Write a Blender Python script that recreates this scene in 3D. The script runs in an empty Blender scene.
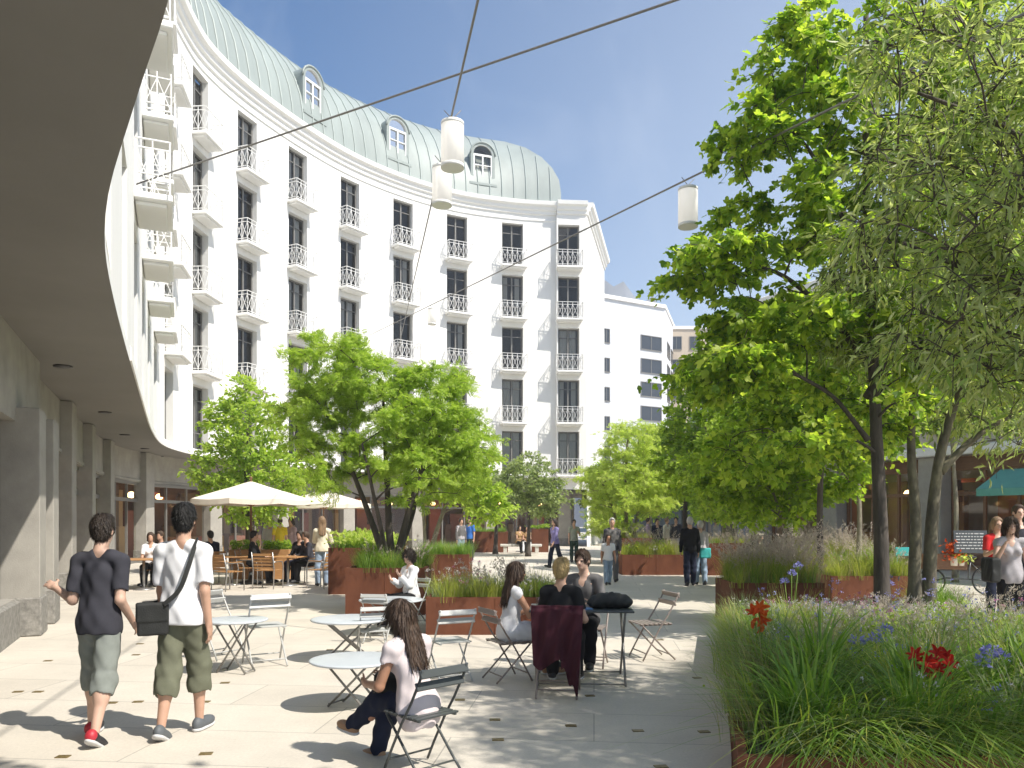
import bpy, bmesh, math, random
import numpy as np
from mathutils import Vector, Matrix
random.seed(7)
RNG = np.random.default_rng(7)
SC = bpy.context.scene
COL = SC.collection
PI = math.pi
FPX, HZ, EYE = 780.0, 520.0, 1.68

def gx(px, d):
    return (px - 512.0) / FPX * d

# ------------------------------------------------------------------ materials
MATS = {}
def new_mat(name):
    m = bpy.data.materials.new(name)
    m.use_nodes = True
    nt = m.node_tree
    b = nt.nodes['Principled BSDF']
    MATS[name] = m
    return m, nt, b

def mat(name, col, rough=0.6, var=0.0, scale=6.0, bump=0.0, bscale=60.0, metal=0.0, stretch=None, spec=0.5, col2=None):
    m, nt, b = new_mat(name)
    b.inputs['Base Color'].default_value = (*col, 1)
    b.inputs['Roughness'].default_value = rough
    b.inputs['Metallic'].default_value = metal
    b.inputs['Specular IOR Level'].default_value = spec
    tc = nt.nodes.new('ShaderNodeTexCoord')
    src = tc.outputs['Object']
    if stretch:
        mp = nt.nodes.new('ShaderNodeMapping'); mp.inputs['Scale'].default_value = stretch
        nt.links.new(src, mp.inputs['Vector']); src = mp.outputs['Vector']
    if var > 0 or col2:
        n = nt.nodes.new('ShaderNodeTexNoise'); n.inputs['Scale'].default_value = scale
        n.inputs['Detail'].default_value = 6; n.inputs['Roughness'].default_value = 0.65
        nt.links.new(src, n.inputs['Vector'])
        r = nt.nodes.new('ShaderNodeValToRGB')
        c2 = col2 or tuple(min(1, c * (1 + var)) for c in col)
        c1 = col if col2 else tuple(c * (1 - var) for c in col)
        r.color_ramp.elements[0].position = 0.32; r.color_ramp.elements[0].color = (*c1, 1)
        r.color_ramp.elements[1].position = 0.68; r.color_ramp.elements[1].color = (*c2, 1)
        nt.links.new(n.outputs['Fac'], r.inputs['Fac'])
        nt.links.new(r.outputs['Color'], b.inputs['Base Color'])
    if bump > 0:
        n2 = nt.nodes.new('ShaderNodeTexNoise'); n2.inputs['Scale'].default_value = bscale
        n2.inputs['Detail'].default_value = 5
        nt.links.new(src, n2.inputs['Vector'])
        bp = nt.nodes.new('ShaderNodeBump'); bp.inputs['Strength'].default_value = bump
        bp.inputs['Distance'].default_value = 0.02
        nt.links.new(n2.outputs['Fac'], bp.inputs['Height'])
        nt.links.new(bp.outputs['Normal'], b.inputs['Normal'])
    return m

def mat_island(name, cols, rough=0.6, trans=0.0, tcol=None, emit=0.0):
    """colour picked per mesh island (leaf, blade, panel) from a ramp"""
    m, nt, b = new_mat(name)
    g = nt.nodes.new('ShaderNodeNewGeometry')
    r = nt.nodes.new('ShaderNodeValToRGB')
    el = r.color_ramp.elements
    n = len(cols)
    while len(el) < n: el.new(0.5)
    for i, c in enumerate(cols):
        el[i].position = i / max(1, n - 1); el[i].color = (*c, 1)
    nt.links.new(g.outputs['Random Per Island'], r.inputs['Fac'])
    nt.links.new(r.outputs['Color'], b.inputs['Base Color'])
    b.inputs['Roughness'].default_value = rough
    b.inputs['Specular IOR Level'].default_value = 0.35
    if trans > 0:
        t = nt.nodes.new('ShaderNodeBsdfTranslucent')
        mx = nt.nodes.new('ShaderNodeMixRGB'); mx.blend_type = 'MULTIPLY'; mx.inputs['Fac'].default_value = 1
        mx.inputs['Color2'].default_value = (*(tcol or (1.5, 1.6, 0.7)), 1)
        nt.links.new(r.outputs['Color'], mx.inputs['Color1'])
        nt.links.new(mx.outputs['Color'], t.inputs['Color'])
        ms = nt.nodes.new('ShaderNodeMixShader'); ms.inputs['Fac'].default_value = trans
        nt.links.new(b.outputs['BSDF'], ms.inputs[1]); nt.links.new(t.outputs['BSDF'], ms.inputs[2])
        nt.links.new(ms.outputs['Shader'], nt.nodes['Material Output'].inputs['Surface'])
    return m

def mat_glass(name, tint=(0.8, 0.85, 0.85), clear=0.7, flat=None):
    m, nt, b = new_mat(name)
    tr = nt.nodes.new('ShaderNodeBsdfTransparent'); tr.inputs['Color'].default_value = (*[c * clear for c in tint], 1)
    gl = nt.nodes.new('ShaderNodeBsdfGlossy'); gl.inputs['Roughness'].default_value = 0.03
    gl.inputs['Color'].default_value = (0.68, 0.69, 0.70, 1)
    fr = nt.nodes.new('ShaderNodeFresnel'); fr.inputs['IOR'].default_value = 1.55
    ad = nt.nodes.new('ShaderNodeMath'); ad.operation = 'ADD'; ad.inputs[1].default_value = 0.01
    ms = nt.nodes.new('ShaderNodeMixShader')
    nt.links.new(fr.outputs['Fac'], ad.inputs[0])
    if flat is None: nt.links.new(ad.outputs[0], ms.inputs['Fac'])
    else: ms.inputs['Fac'].default_value = flat
    nt.links.new(tr.outputs[0], ms.inputs[1]); nt.links.new(gl.outputs[0], ms.inputs[2])
    nt.links.new(ms.outputs[0], nt.nodes['Material Output'].inputs['Surface'])
    return m

# ------------------------------------------------------------------ mesh kit
def Rz(a):
    c, s = math.cos(a), math.sin(a)
    return np.array([[c, -s, 0], [s, c, 0], [0, 0, 1.0]])
def Rx(a):
    c, s = math.cos(a), math.sin(a)
    return np.array([[1.0, 0, 0], [0, c, -s], [0, s, c]])
def Ry(a):
    c, s = math.cos(a), math.sin(a)
    return np.array([[c, 0, s], [0, 1.0, 0], [-s, 0, c]])
def unit(v):
    v = np.asarray(v, float); n = np.linalg.norm(v)
    return v / n if n > 1e-9 else v

class MB:
    def __init__(s):
        s.v, s.f, s.sm, s.mi = [], [], [], []
        s.cur = 0
    def add(s, verts, faces, smooth=False):
        o = len(s.v)
        s.v.extend([tuple(map(float, p)) for p in verts])
        for f in faces:
            s.f.append(tuple(i + o for i in f)); s.sm.append(smooth); s.mi.append(s.cur)
        return s
    def box(s, c, size, R=None, bev=0.0):
        c = np.asarray(c, float); hx = np.asarray(size, float) / 2
        R = np.eye(3) if R is None else R
        if bev <= 0:
            vs = [c + R @ (hx * np.array([x, y, z])) for x in (-1, 1) for y in (-1, 1) for z in (-1, 1)]
            s.add(vs, [(0, 1, 3, 2), (4, 6, 7, 5), (0, 4, 5, 1), (2, 3, 7, 6), (0, 2, 6, 4), (1, 5, 7, 3)])
            return s
        bev = min(bev, hx.min() * 0.9)
        vs, idx = [], {}
        for x in (-1, 1):
            for y in (-1, 1):
                for z in (-1, 1):
                    for a in range(3):
                        h = hx - bev; h[a] = hx[a]
                        idx[(x, y, z, a)] = len(vs); vs.append(c + R @ (h * np.array([x, y, z])))
        fs = []
        for a in range(3):
            b, d = (a + 1) % 3, (a + 2) % 3
            for sg in (-1, 1):
                q = []
                for (u, w) in ((-1, -1), (1, -1), (1, 1), (-1, 1)):
                    k = [0, 0, 0]; k[a] = sg; k[b] = u; k[d] = w; q.append(idx[(*k, a)])
                fs.append(tuple(q) if sg > 0 else tuple(reversed(q)))
            for u in (-1, 1):
                for w in (-1, 1):
                    k0 = [0, 0, 0]; k1 = [0, 0, 0]; k0[a] = -1; k1[a] = 1
                    for k in (k0, k1): k[b] = u; k[d] = w
                    fs.append((idx[(*k0, b)], idx[(*k1, b)], idx[(*k1, d)], idx[(*k0, d)]))
        for x in (-1, 1):
            for y in (-1, 1):
                for z in (-1, 1):
                    fs.append(tuple(idx[(x, y, z, a)] for a in range(3)))
        s.add(vs, fs)
        return s
    def bar(s, a, b, w, t, up=(0, 0, 1), bev=0.0):
        """rectangular bar from a to b: w across, t along 'up' side"""
        a = np.asarray(a, float); b = np.asarray(b, float)
        y = unit(b - a); x = unit(np.cross(y, up)); z = np.cross(x, y)
        R = np.stack([x, y, z], 1)
        return s.box((a + b) / 2, (w, np.linalg.norm(b - a), t), R, bev)
    def tube(s, pts, r, n=8, cap=True, smooth=True):
        P = np.asarray(pts, float); m = len(P)
        rr = np.full(m, r, float) if np.isscalar(r) else np.asarray(r, float)
        T = np.zeros_like(P); T[1:-1] = P[2:] - P[:-2]; T[0] = P[1] - P[0]; T[-1] = P[-1] - P[-2]
        T /= np.maximum(np.linalg.norm(T, axis=1, keepdims=True), 1e-9)
        ref = np.array([0, 0, 1.0]) if abs(T[0][2]) < 0.9 else np.array([1.0, 0, 0])
        u = unit(np.cross(T[0], ref)); vs = []
        for i in range(m):
            u = unit(u - T[i] * np.dot(u, T[i])); w = np.cross(T[i], u)
            for k in range(n):
                a = 2 * PI * k / n
                vs.append(P[i] + rr[i] * (math.cos(a) * u + math.sin(a) * w))
        fs = [(i * n + k, i * n + (k + 1) % n, (i + 1) * n + (k + 1) % n, (i + 1) * n + k) for i in range(m - 1) for k in range(n)]
        s.add(vs, fs, smooth)
        if cap:
            o = len(s.v) - m * n
            s.f.append(tuple(o + k for k in reversed(range(n)))); s.sm.append(False); s.mi.append(s.cur)
            s.f.append(tuple(o + (m - 1) * n + k for k in range(n))); s.sm.append(False); s.mi.append(s.cur)
        return s
    def lathe(s, prof, c=(0, 0, 0), n=24, smooth=True, sx=1.0, sy=1.0):
        vs = []
        for (r, z) in prof:
            for k in range(n):
                a = 2 * PI * k / n
                vs.append((c[0] + r * sx * math.cos(a), c[1] + r * sy * math.sin(a), c[2] + z))
        m = len(prof)
        fs = [(i * n + k, i * n + (k + 1) % n, (i + 1) * n + (k + 1) % n, (i + 1) * n + k) for i in range(m - 1) for k in range(n)]
        s.add(vs, fs, smooth)
        o = len(s.v) - m * n
        if prof[0][0] > 1e-4:
            s.f.append(tuple(o + k for k in reversed(range(n)))); s.sm.append(False); s.mi.append(s.cur)
        if prof[-1][0] > 1e-4:
            s.f.append(tuple(o + (m - 1) * n + k for k in range(n))); s.sm.append(False); s.mi.append(s.cur)
        return s
    def prism(s, poly, z0, z1):
        n = len(poly)
        vs = [(x, y, z0) for x, y in poly] + [(x, y, z1) for x, y in poly]
        fs = [tuple(reversed(range(n))), tuple(range(n, 2 * n))] + [(i, (i + 1) % n, n + (i + 1) % n, n + i) for i in range(n)]
        s.add(vs, fs); return s
    def build(s, name, mats, parent=None, loc=None, recalc=True):
        me = bpy.data.meshes.new(name)
        me.from_pydata(s.v, [], s.f)
        for m in (mats if isinstance(mats, (list, tuple)) else [mats]): me.materials.append(m)
        me.polygons.foreach_set('use_smooth', s.sm)
        me.polygons.foreach_set('material_index', s.mi)
        if recalc:
            bm = bmesh.new(); bm.from_mesh(me)
            bmesh.ops.recalc_face_normals(bm, faces=bm.faces)
            bm.to_mesh(me); bm.free()
        me.update()
        return link(name, me, parent, loc)

def link(name, me, parent=None, loc=None):
    o = bpy.data.objects.new(name, me); COL.objects.link(o)
    if parent is not None: o.parent = parent
    if loc is not None: o.location = loc
    return o

def mesh_np(name, V, F, m, parent=None, smooth=True, loc=None):
    """V (n,3), F (k,3|4) numpy"""
    me = bpy.data.meshes.new(name)
    V = np.ascontiguousarray(V, np.float32); F = np.ascontiguousarray(F, np.int32)
    k = F.shape[1]
    me.vertices.add(len(V)); me.vertices.foreach_set('co', V.ravel())
    me.loops.add(F.size); me.loops.foreach_set('vertex_index', F.ravel())
    me.polygons.add(len(F))
    me.polygons.foreach_set('loop_start', np.arange(0, F.size, k, dtype=np.int32))
    me.polygons.foreach_set('use_smooth', np.full(len(F), smooth, bool))
    me.materials.append(m)
    me.update(calc_edges=True); me.validate()
    return link(name, me, parent, loc)

def tag(o, label=None, cat=None, group=None, kind=None):
    if label: o['label'] = label
    if cat: o['category'] = cat
    if group: o['group'] = group
    if kind: o['kind'] = kind
    return o
def thing(name, label, cat, loc=(0, 0, 0), rz=0.0, group=None, scale=1.0):
    o = bpy.data.objects.new(name, None); COL.objects.link(o)
    o.empty_display_size = 0.2
    o.location = loc; o.rotation_euler = (0, 0, rz); o.scale = (scale,) * 3
    return tag(o, label, cat, group)
def dup(root, loc, rz=0.0, label=None, group=None, scale=None):
    r = root.copy(); COL.objects.link(r)
    r.location = loc; r.rotation_euler = (0, 0, rz)
    if scale is not None: r.scale = (scale,) * 3
    if label: r['label'] = label
    if group: r['group'] = group
    for ch in list(root.children):
        c = ch.copy(); COL.objects.link(c); c.parent = r
        for g in list(ch.children):
            d = g.copy(); COL.objects.link(d); d.parent = c
    return r
def part_copy(root, parent, loc, rz):
    c = root.copy(); COL.objects.link(c); c.parent = parent
    c.location = loc; c.rotation_euler = (0, 0, rz)
    for g in list(root.children):
        d = g.copy(); COL.objects.link(d); d.parent = c
    return c
def structure(name, mb, m, **kw):
    o = mb.build(name, m, **kw); o['kind'] = 'structure'; return o
# ------------------------------------------------------------------ material table
M = {}
M['stucco'] = mat('white_stucco', (0.77, 0.765, 0.745), 0.85, var=0.05, scale=0.9, bump=0.15, bscale=40, stretch=(1, 1, .22))
M['trim'] = mat('white_trim', (0.80, 0.795, 0.775), 0.7, var=0.02, scale=2)
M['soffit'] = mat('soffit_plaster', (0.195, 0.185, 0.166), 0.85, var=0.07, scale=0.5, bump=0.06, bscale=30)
M['railing'] = mat('white_railing_paint', (0.78, 0.78, 0.77), 0.4)
M['copper'] = mat('pale_verdigris_copper', (0.285, 0.325, 0.31), 0.5, var=0.10, scale=0.9, stretch=(1, 1, 0.25), bump=0.05, bscale=8)
M['copper_dark'] = mat('verdigris_seams', (0.33, 0.38, 0.362), 0.5, var=0.1, scale=2)
M['winframe'] = mat('grey_window_frame', (0.17, 0.165, 0.155), 0.45)
M['whiteframe'] = mat('white_window_frame', (0.74, 0.75, 0.74), 0.45)
M['glass'] = mat_glass('window_glass', (0.84, 0.84, 0.82), 0.88)
M['shopglass'] = mat_glass('shop_glass', (0.95, 0.95, 0.92), 0.95, 0.07)
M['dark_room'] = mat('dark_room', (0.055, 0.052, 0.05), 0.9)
M['curtain'] = mat('curtain_cloth', (0.78, 0.76, 0.72), 0.9, var=0.10, scale=3, stretch=(9, 9, 0.3))
M['limestone'] = mat('pale_limestone', (0.325, 0.308, 0.275), 0.85, var=0.15, scale=1.6, bump=0.15, bscale=50)
M['plinth'] = mat('speckled_plinth_stone', (0.22, 0.21, 0.19), 0.8, var=0.35, scale=14, bump=0.2, bscale=60)
M['alu'] = mat('grey_aluminium', (0.24, 0.23, 0.215), 0.4, metal=0.4)
M['darkframe'] = mat('dark_frame', (0.055, 0.052, 0.05), 0.45)
M['interior'] = mat_island('shop_interior_panels', [(0.30, 0.14, 0.07), (0.10, 0.06, 0.045), (0.52, 0.30, 0.09), (0.42, 0.12, 0.08), (0.18, 0.11, 0.08), (0.58, 0.40, 0.22), (0.12, 0.08, 0.07), (0.44, 0.19, 0.07)], 0.6)
M['interior_floor'] = mat('shop_floor', (0.20, 0.17, 0.14), 0.6)
M['corten'] = mat('corten_steel', (0.105, 0.038, 0.022), 0.85, scale=2.4, col2=(0.18, 0.070, 0.038), bump=0.12, bscale=90, spec=0.2, stretch=(1, 1, 0.5))
M['soil'] = mat('planter_soil', (0.055, 0.042, 0.03), 0.95, var=0.4, scale=20, bump=0.6, bscale=30)
M['bark'] = mat('dark_bark', (0.075, 0.062, 0.052), 0.9, var=0.45, scale=9, bump=0.8, bscale=24, stretch=(1, 1, 0.22))
M['bark_fleck'] = mat('flecked_dark_bark', (0.06, 0.052, 0.04), 0.9, scale=6, col2=(0.19, 0.17, 0.11), bump=0.7, bscale=22, stretch=(1, 1, 0.5))
M['chair_taupe'] = mat('taupe_metal_paint', (0.26, 0.215, 0.19), 0.4, var=0.04)
M['bark_pale'] = mat('pale_peeling_bark', (0.11, 0.10, 0.075), 0.9, scale=7, col2=(0.30, 0.27, 0.19), bump=0.7, bscale=22, stretch=(1, 1, 0.4))
M['chair_pale'] = mat('pale_grey_metal_paint', (0.44, 0.445, 0.43), 0.38, var=0.03)
M['chair_dark'] = mat('anthracite_metal_paint', (0.055, 0.062, 0.062), 0.36, var=0.1)
M['table_top'] = mat('pale_blue_grey_table_paint', (0.52, 0.56, 0.60), 0.3, var=0.03)
M['wood'] = mat('warm_teak', (0.33, 0.165, 0.065), 0.55, scale=5, col2=(0.46, 0.25, 0.10), stretch=(1, 12, 12), bump=0.08)
M['wood_dark'] = mat('dark_teak', (0.20, 0.10, 0.05), 0.55, var=0.2, stretch=(1, 1, 12))
M['canvas'] = mat('cream_canvas', (0.74, 0.67, 0.57), 0.9, var=0.03, scale=2)
M['steel'] = mat('brushed_steel', (0.38, 0.38, 0.38), 0.35, metal=0.7)
M['cable'] = mat('steel_cable', (0.20, 0.19, 0.18), 0.5, metal=0.3)
M['white_metal'] = mat('white_metal', (0.75, 0.75, 0.74), 0.4)
M['bench'] = mat('pale_concrete', (0.60, 0.58, 0.54), 0.8, var=0.06)
M['awning'] = mat('teal_awning_canvas', (0.14, 0.42, 0.36), 0.85, var=0.06)
M['brass'] = mat('worn_brass', (0.23, 0.17, 0.07), 0.45, var=0.4, scale=30, metal=0.5)
M['rubber'] = mat('black_rubber', (0.02, 0.02, 0.02), 0.7)
M['chalkboard'] = mat('chalkboard', (0.07, 0.08, 0.09), 0.8, var=0.2, scale=10)
M['chalk'] = mat('chalk', (0.55, 0.56, 0.56), 0.9)
# foliage
M['leaf_locust'] = mat_island('honey_locust_leaves', [(0.24, 0.37, 0.05), (0.35, 0.48, 0.07), (0.49, 0.59, 0.13), (0.28, 0.42, 0.06)], 0.5, 0.55, (1.4, 1.45, 0.8))
M['leaf_maple'] = mat_island('maple_leaves', [(0.09, 0.17, 0.03), (0.19, 0.30, 0.045), (0.31, 0.41, 0.065), (0.45, 0.52, 0.10), (0.22, 0.33, 0.045)], 0.45, 0.66)
M['leaf_olive'] = mat_island('olive_leaves', [(0.14, 0.19, 0.075), (0.25, 0.31, 0.14), (0.42, 0.46, 0.27), (0.35, 0.38, 0.12), (0.20, 0.31, 0.08), (0.55, 0.57, 0.40)], 0.4, 0.52)
M['leaf_mid'] = mat_island('mid_green_leaves', [(0.13, 0.22, 0.035), (0.24, 0.35, 0.05), (0.36, 0.46, 0.07), (0.18, 0.28, 0.04)], 0.5, 0.63)
M['leaf_grey'] = mat_island('grey_green_leaves', [(0.20, 0.26, 0.12), (0.29, 0.35, 0.17), (0.38, 0.43, 0.23)], 0.5, 0.52)
M['leaf_yellow'] = mat_island('yellow_green_leaves', [(0.40, 0.51, 0.10), (0.53, 0.62, 0.15), (0.63, 0.68, 0.24), (0.33, 0.46, 0.08)], 0.5, 0.58, (1.4, 1.45, 0.9))
M['grass_green'] = mat_island('green_grass_blades', [(0.08, 0.17, 0.028), (0.15, 0.27, 0.04), (0.26, 0.38, 0.065), (0.18, 0.31, 0.05)], 0.5, 0.35)
M['grass_lime'] = mat_island('lime_grass_blades', [(0.23, 0.29, 0.045), (0.34, 0.38, 0.075), (0.46, 0.46, 0.14), (0.30, 0.35, 0.06)], 0.5, 0.4)
M['grass_straw'] = mat_island('straw_grass_blades', [(0.34, 0.29, 0.15), (0.46, 0.41, 0.25), (0.24, 0.24, 0.09), (0.55, 0.50, 0.36)], 0.6, 0.35, (1.2, 1.15, 0.8))
M['grass_grey'] = mat_island('grey_green_blades', [(0.16, 0.22, 0.11), (0.25, 0.30, 0.17), (0.13, 0.20, 0.08), (0.33, 0.37, 0.23)], 0.6, 0.35)
M['plume'] = mat_island('grass_plumes', [(0.48, 0.42, 0.36), (0.60, 0.54, 0.47), (0.42, 0.34, 0.31)], 0.8, 0.4, (1.1, 1.05, 1))
M['fl_red'] = mat_island('red_petals', [(0.42, 0.02, 0.012), (0.55, 0.04, 0.02), (0.36, 0.012, 0.012)], 0.5, 0.3, (1.3, 0.8, 0.6))
M['fl_orange'] = mat_island('orange_petals', [(0.62, 0.09, 0.02), (0.65, 0.16, 0.03)], 0.5, 0.3, (1.3, 0.9, 0.6))
M['fl_blue'] = mat_island('lilac_petals', [(0.26, 0.26, 0.55), (0.36, 0.36, 0.66), (0.20, 0.19, 0.50)], 0.6, 0.3, (1, 1, 1.2))
M['fl_pink'] = mat_island('pink_petals', [(0.52, 0.17, 0.34), (0.62, 0.30, 0.45), (0.48, 0.12, 0.38)], 0.6, 0.3, (1.1, 0.9, 1))
M['fl_white'] = mat_island('white_petals', [(0.62, 0.60, 0.56), (0.70, 0.68, 0.66), (0.54, 0.50, 0.50)], 0.7, 0.3, (1, 1, 1))
# people
M['skin'] = mat('light_skin', (0.50, 0.30, 0.21), 0.5, var=0.07, scale=14, bump=0.03)
M['skin_tan'] = mat('tanned_skin', (0.42, 0.22, 0.135), 0.5, var=0.07, scale=14)
M['skin_pale'] = mat('pale_skin', (0.57, 0.37, 0.28), 0.5, var=0.06, scale=14)
def cloth(name, col, var=0.10):
    M[name] = mat(name + '_cloth', col, 0.9, var=var, scale=9, bump=0.12, bscale=220, spec=0.2)
cloth('charcoal', (0.045, 0.045, 0.056)); cloth('white', (0.76, 0.76, 0.78), 0.03); cloth('blush', (0.66, 0.58, 0.58), 0.04)
cloth('sage_shorts', (0.23, 0.25, 0.23)); cloth('olive_shorts', (0.145, 0.15, 0.105)); cloth('navy', (0.02, 0.024, 0.045))
cloth('black', (0.016, 0.016, 0.018)); cloth('maroon', (0.06, 0.016, 0.024)); cloth('grey', (0.13, 0.125, 0.125))
cloth('lightgrey', (0.40, 0.38, 0.40)); cloth('jeans', (0.10, 0.17, 0.29)); cloth('palejeans', (0.27, 0.35, 0.46))
cloth('purple', (0.24, 0.21, 0.42)); cloth('cream', (0.68, 0.62, 0.48), 0.04); cloth('blue', (0.05, 0.17, 0.52))
cloth('yellow', (0.66, 0.50, 0.04)); cloth('red', (0.55, 0.03, 0.03)); cloth('tan', (0.42, 0.27, 0.14)); cloth('teal', (0.06, 0.40, 0.40))
cloth('sage', (0.30, 0.32, 0.27)); cloth('darkgreen', (0.03, 0.06, 0.05)); cloth('dusty', (0.40, 0.30, 0.36))
def hairm(name, col):
    M[name] = mat(name, col, 0.58, var=0.5, scale=28, bump=0.7, bscale=70, stretch=(1, 1, 0.12), spec=0.4)
hairm('hair_black', (0.014, 0.013, 0.012)); hairm('hair_dark', (0.030, 0.021, 0.015)); hairm('hair_brown', (0.055, 0.032, 0.020))
hairm('hair_blonde', (0.46, 0.33, 0.15)); hairm('hair_grey', (0.42, 0.41, 0.39)); hairm('hair_light', (0.22, 0.14, 0.08))
M['eye'] = mat('dark_eye', (0.03, 0.025, 0.02), 0.2); M['lips'] = mat('lips', (0.38, 0.13, 0.11), 0.45)
M['shoe_black'] = mat('black_shoe', (0.022, 0.022, 0.026), 0.5); M['shoe_red'] = mat('red_shoe', (0.42, 0.025, 0.04), 0.5)
M['shoe_grey'] = mat('grey_shoe', (0.10, 0.11, 0.12), 0.6); M['sole'] = mat('pale_sole', (0.55, 0.55, 0.55), 0.7)
M['shoe_tan'] = mat('tan_shoe', (0.34, 0.20, 0.11), 0.6)
M['bagcloth'] = mat('black_bag_fabric', (0.017, 0.018, 0.017), 0.75, var=0.2, scale=8, bump=0.2, bscale=120)
M['denimblue'] = mat('blue_cover', (0.10, 0.22, 0.42), 0.5)

# paving -----------------------------------------------------------
def paving_mat():
    m, nt, b = new_mat('pale_stone_paving')
    tc = nt.nodes.new('ShaderNodeTexCoord')
    mp = nt.nodes.new('ShaderNodeMapping'); mp.inputs['Rotation'].default_value = (0, 0, math.radians(6))
    nt.links.new(tc.outputs['Object'], mp.inputs['Vector'])
    br = nt.nodes.new('ShaderNodeTexBrick')
    br.inputs['Scale'].default_value = 1.0; br.inputs['Brick Width'].default_value = 2.2; br.inputs['Row Height'].default_value = 0.85
    br.inputs['Mortar Size'].default_value = 0.006; br.inputs['Mortar Smooth'].default_value = 0.3; br.inputs['Bias'].default_value = 0.0
    br.inputs['Color1'].default_value = (0.585, 0.535, 0.455, 1); br.inputs['Color2'].default_value = (0.635, 0.585, 0.503, 1)
    br.inputs['Mortar'].default_value = (0.36, 0.335, 0.29, 1)
    nt.links.new(mp.outputs['Vector'], br.inputs['Vector'])
    n = nt.nodes.new('ShaderNodeTexNoise'); n.inputs['Scale'].default_value = 0.55; n.inputs['Detail'].default_value = 9; n.inputs['Roughness'].default_value = 0.7
    nt.links.new(tc.outputs['Object'], n.inputs['Vector'])
    n3 = nt.nodes.new('ShaderNodeTexNoise'); n3.inputs['Scale'].default_value = 45; n3.inputs['Detail'].default_value = 4
    nt.links.new(tc.outputs['Object'], n3.inputs['Vector'])
    r = nt.nodes.new('ShaderNodeMapRange'); r.inputs['From Min'].default_value = 0.3; r.inputs['From Max'].default_value = 0.7
    r.inputs['To Min'].default_value = 0.80; r.inputs['To Max'].default_value = 1.06
    nt.links.new(n.outputs['Fac'], r.inputs['Value'])
    r3 = nt.nodes.new('ShaderNodeMapRange'); r3.inputs['From Min'].default_value = 0.3; r3.inputs['From Max'].default_value = 0.7
    r3.inputs['To Min'].default_value = 0.93; r3.inputs['To Max'].default_value = 1.05
    nt.links.new(n3.outputs['Fac'], r3.inputs['Value'])
    mu = nt.nodes.new('ShaderNodeMath'); mu.operation = 'MULTIPLY'
    nt.links.new(r.outputs[0], mu.inputs[0]); nt.links.new(r3.outputs[0], mu.inputs[1])
    mx = nt.nodes.new('ShaderNodeVectorMath'); mx.operation = 'SCALE'
    nt.links.new(br.outputs['Color'], mx.inputs[0]); nt.links.new(mu.outputs[0], mx.inputs['Scale'])
    nt.links.new(mx.outputs['Vector'], b.inputs['Base Color'])
    b.inputs['Roughness'].default_value = 0.75
    bp = nt.nodes.new('ShaderNodeBump'); bp.inputs['Strength'].default_value = 0.12; bp.inputs['Distance'].default_value = 0.01
    nt.links.new(n3.outputs['Fac'], bp.inputs['Height']); nt.links.new(bp.outputs['Normal'], b.inputs['Normal'])
    return m
M['paving'] = paving_mat()
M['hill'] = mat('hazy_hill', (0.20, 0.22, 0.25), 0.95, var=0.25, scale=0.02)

# ------------------------------------------------------------------ camera, sun, sky
cam = bpy.data.cameras.new('camera'); camo = bpy.data.objects.new('camera', cam); COL.objects.link(camo)
camo.location = (0, 0, EYE); camo.rotation_euler = (PI / 2, 0, 0)
cam.sensor_width = 36; cam.lens = FPX / 1024 * 36; cam.shift_y = (HZ - 384) / 1024
cam.clip_end = 9000; cam.clip_start = 0.05
SC.camera = camo
SUN_EL = math.radians(50); SUN_AZ = math.radians(122)     # clockwise from +Y
sdir = Vector((math.sin(SUN_AZ) * math.cos(SUN_EL), math.cos(SUN_AZ) * math.cos(SUN_EL), math.sin(SUN_EL)))
sl = bpy.data.lights.new('sun', 'SUN'); sl.energy = 4.6; sl.angle = math.radians(0.6); sl.color = (1.0, 0.94, 0.845)
so = bpy.data.objects.new('sun', sl); COL.objects.link(so)
so.rotation_euler = (-sdir).to_track_quat('-Z', 'Y').to_euler()
w = bpy.data.worlds.new('World'); SC.world = w; w.use_nodes = True
nt = w.node_tree; bg = nt.nodes['Background']
sky = nt.nodes.new('ShaderNodeTexSky'); sky.sky_type = 'NISHITA'; sky.sun_disc = False
sky.sun_elevation = SUN_EL; sky.sun_rotation = SUN_AZ; sky.altitude = 100; sky.air_density = 1.0; sky.dust_density = 0.8; sky.ozone_density = 2.6
tcw = nt.nodes.new('ShaderNodeTexCoord')
mpw = nt.nodes.new('ShaderNodeMapping'); mpw.inputs['Scale'].default_value = (1.6, 1.6, 0.55); mpw.inputs['Rotation'].default_value = (0.35, 0.5, 0.6)
nzw = nt.nodes.new('ShaderNodeTexNoise'); nzw.inputs['Scale'].default_value = 2.1; nzw.inputs['Detail'].default_value = 7; nzw.inputs['Roughness'].default_value = 0.6; nzw.inputs['Distortion'].default_value = 0.6
rpw = nt.nodes.new('ShaderNodeMapRange'); rpw.inputs['From Min'].default_value = 0.50; rpw.inputs['From Max'].default_value = 0.82; rpw.inputs['To Max'].default_value = 0.16
mxw = nt.nodes.new('ShaderNodeMixRGB'); mxw.inputs['Color2'].default_value = (6.5, 7.0, 7.6, 1)
nt.links.new(tcw.outputs['Generated'], mpw.inputs['Vector']); nt.links.new(mpw.outputs['Vector'], nzw.inputs['Vector'])
sxw = nt.nodes.new('ShaderNodeSeparateXYZ'); nt.links.new(tcw.outputs['Generated'], sxw.inputs['Vector'])
vw = nt.nodes.new('ShaderNodeMapRange'); vw.interpolation_type = 'SMOOTHSTEP'; vw.inputs['From Min'].default_value = -0.45; vw.inputs['From Max'].default_value = 0.62; vw.inputs['To Min'].default_value = 0.0; vw.inputs['To Max'].default_value = 0.5
nt.links.new(sxw.outputs['X'], vw.inputs['Value'])
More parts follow.
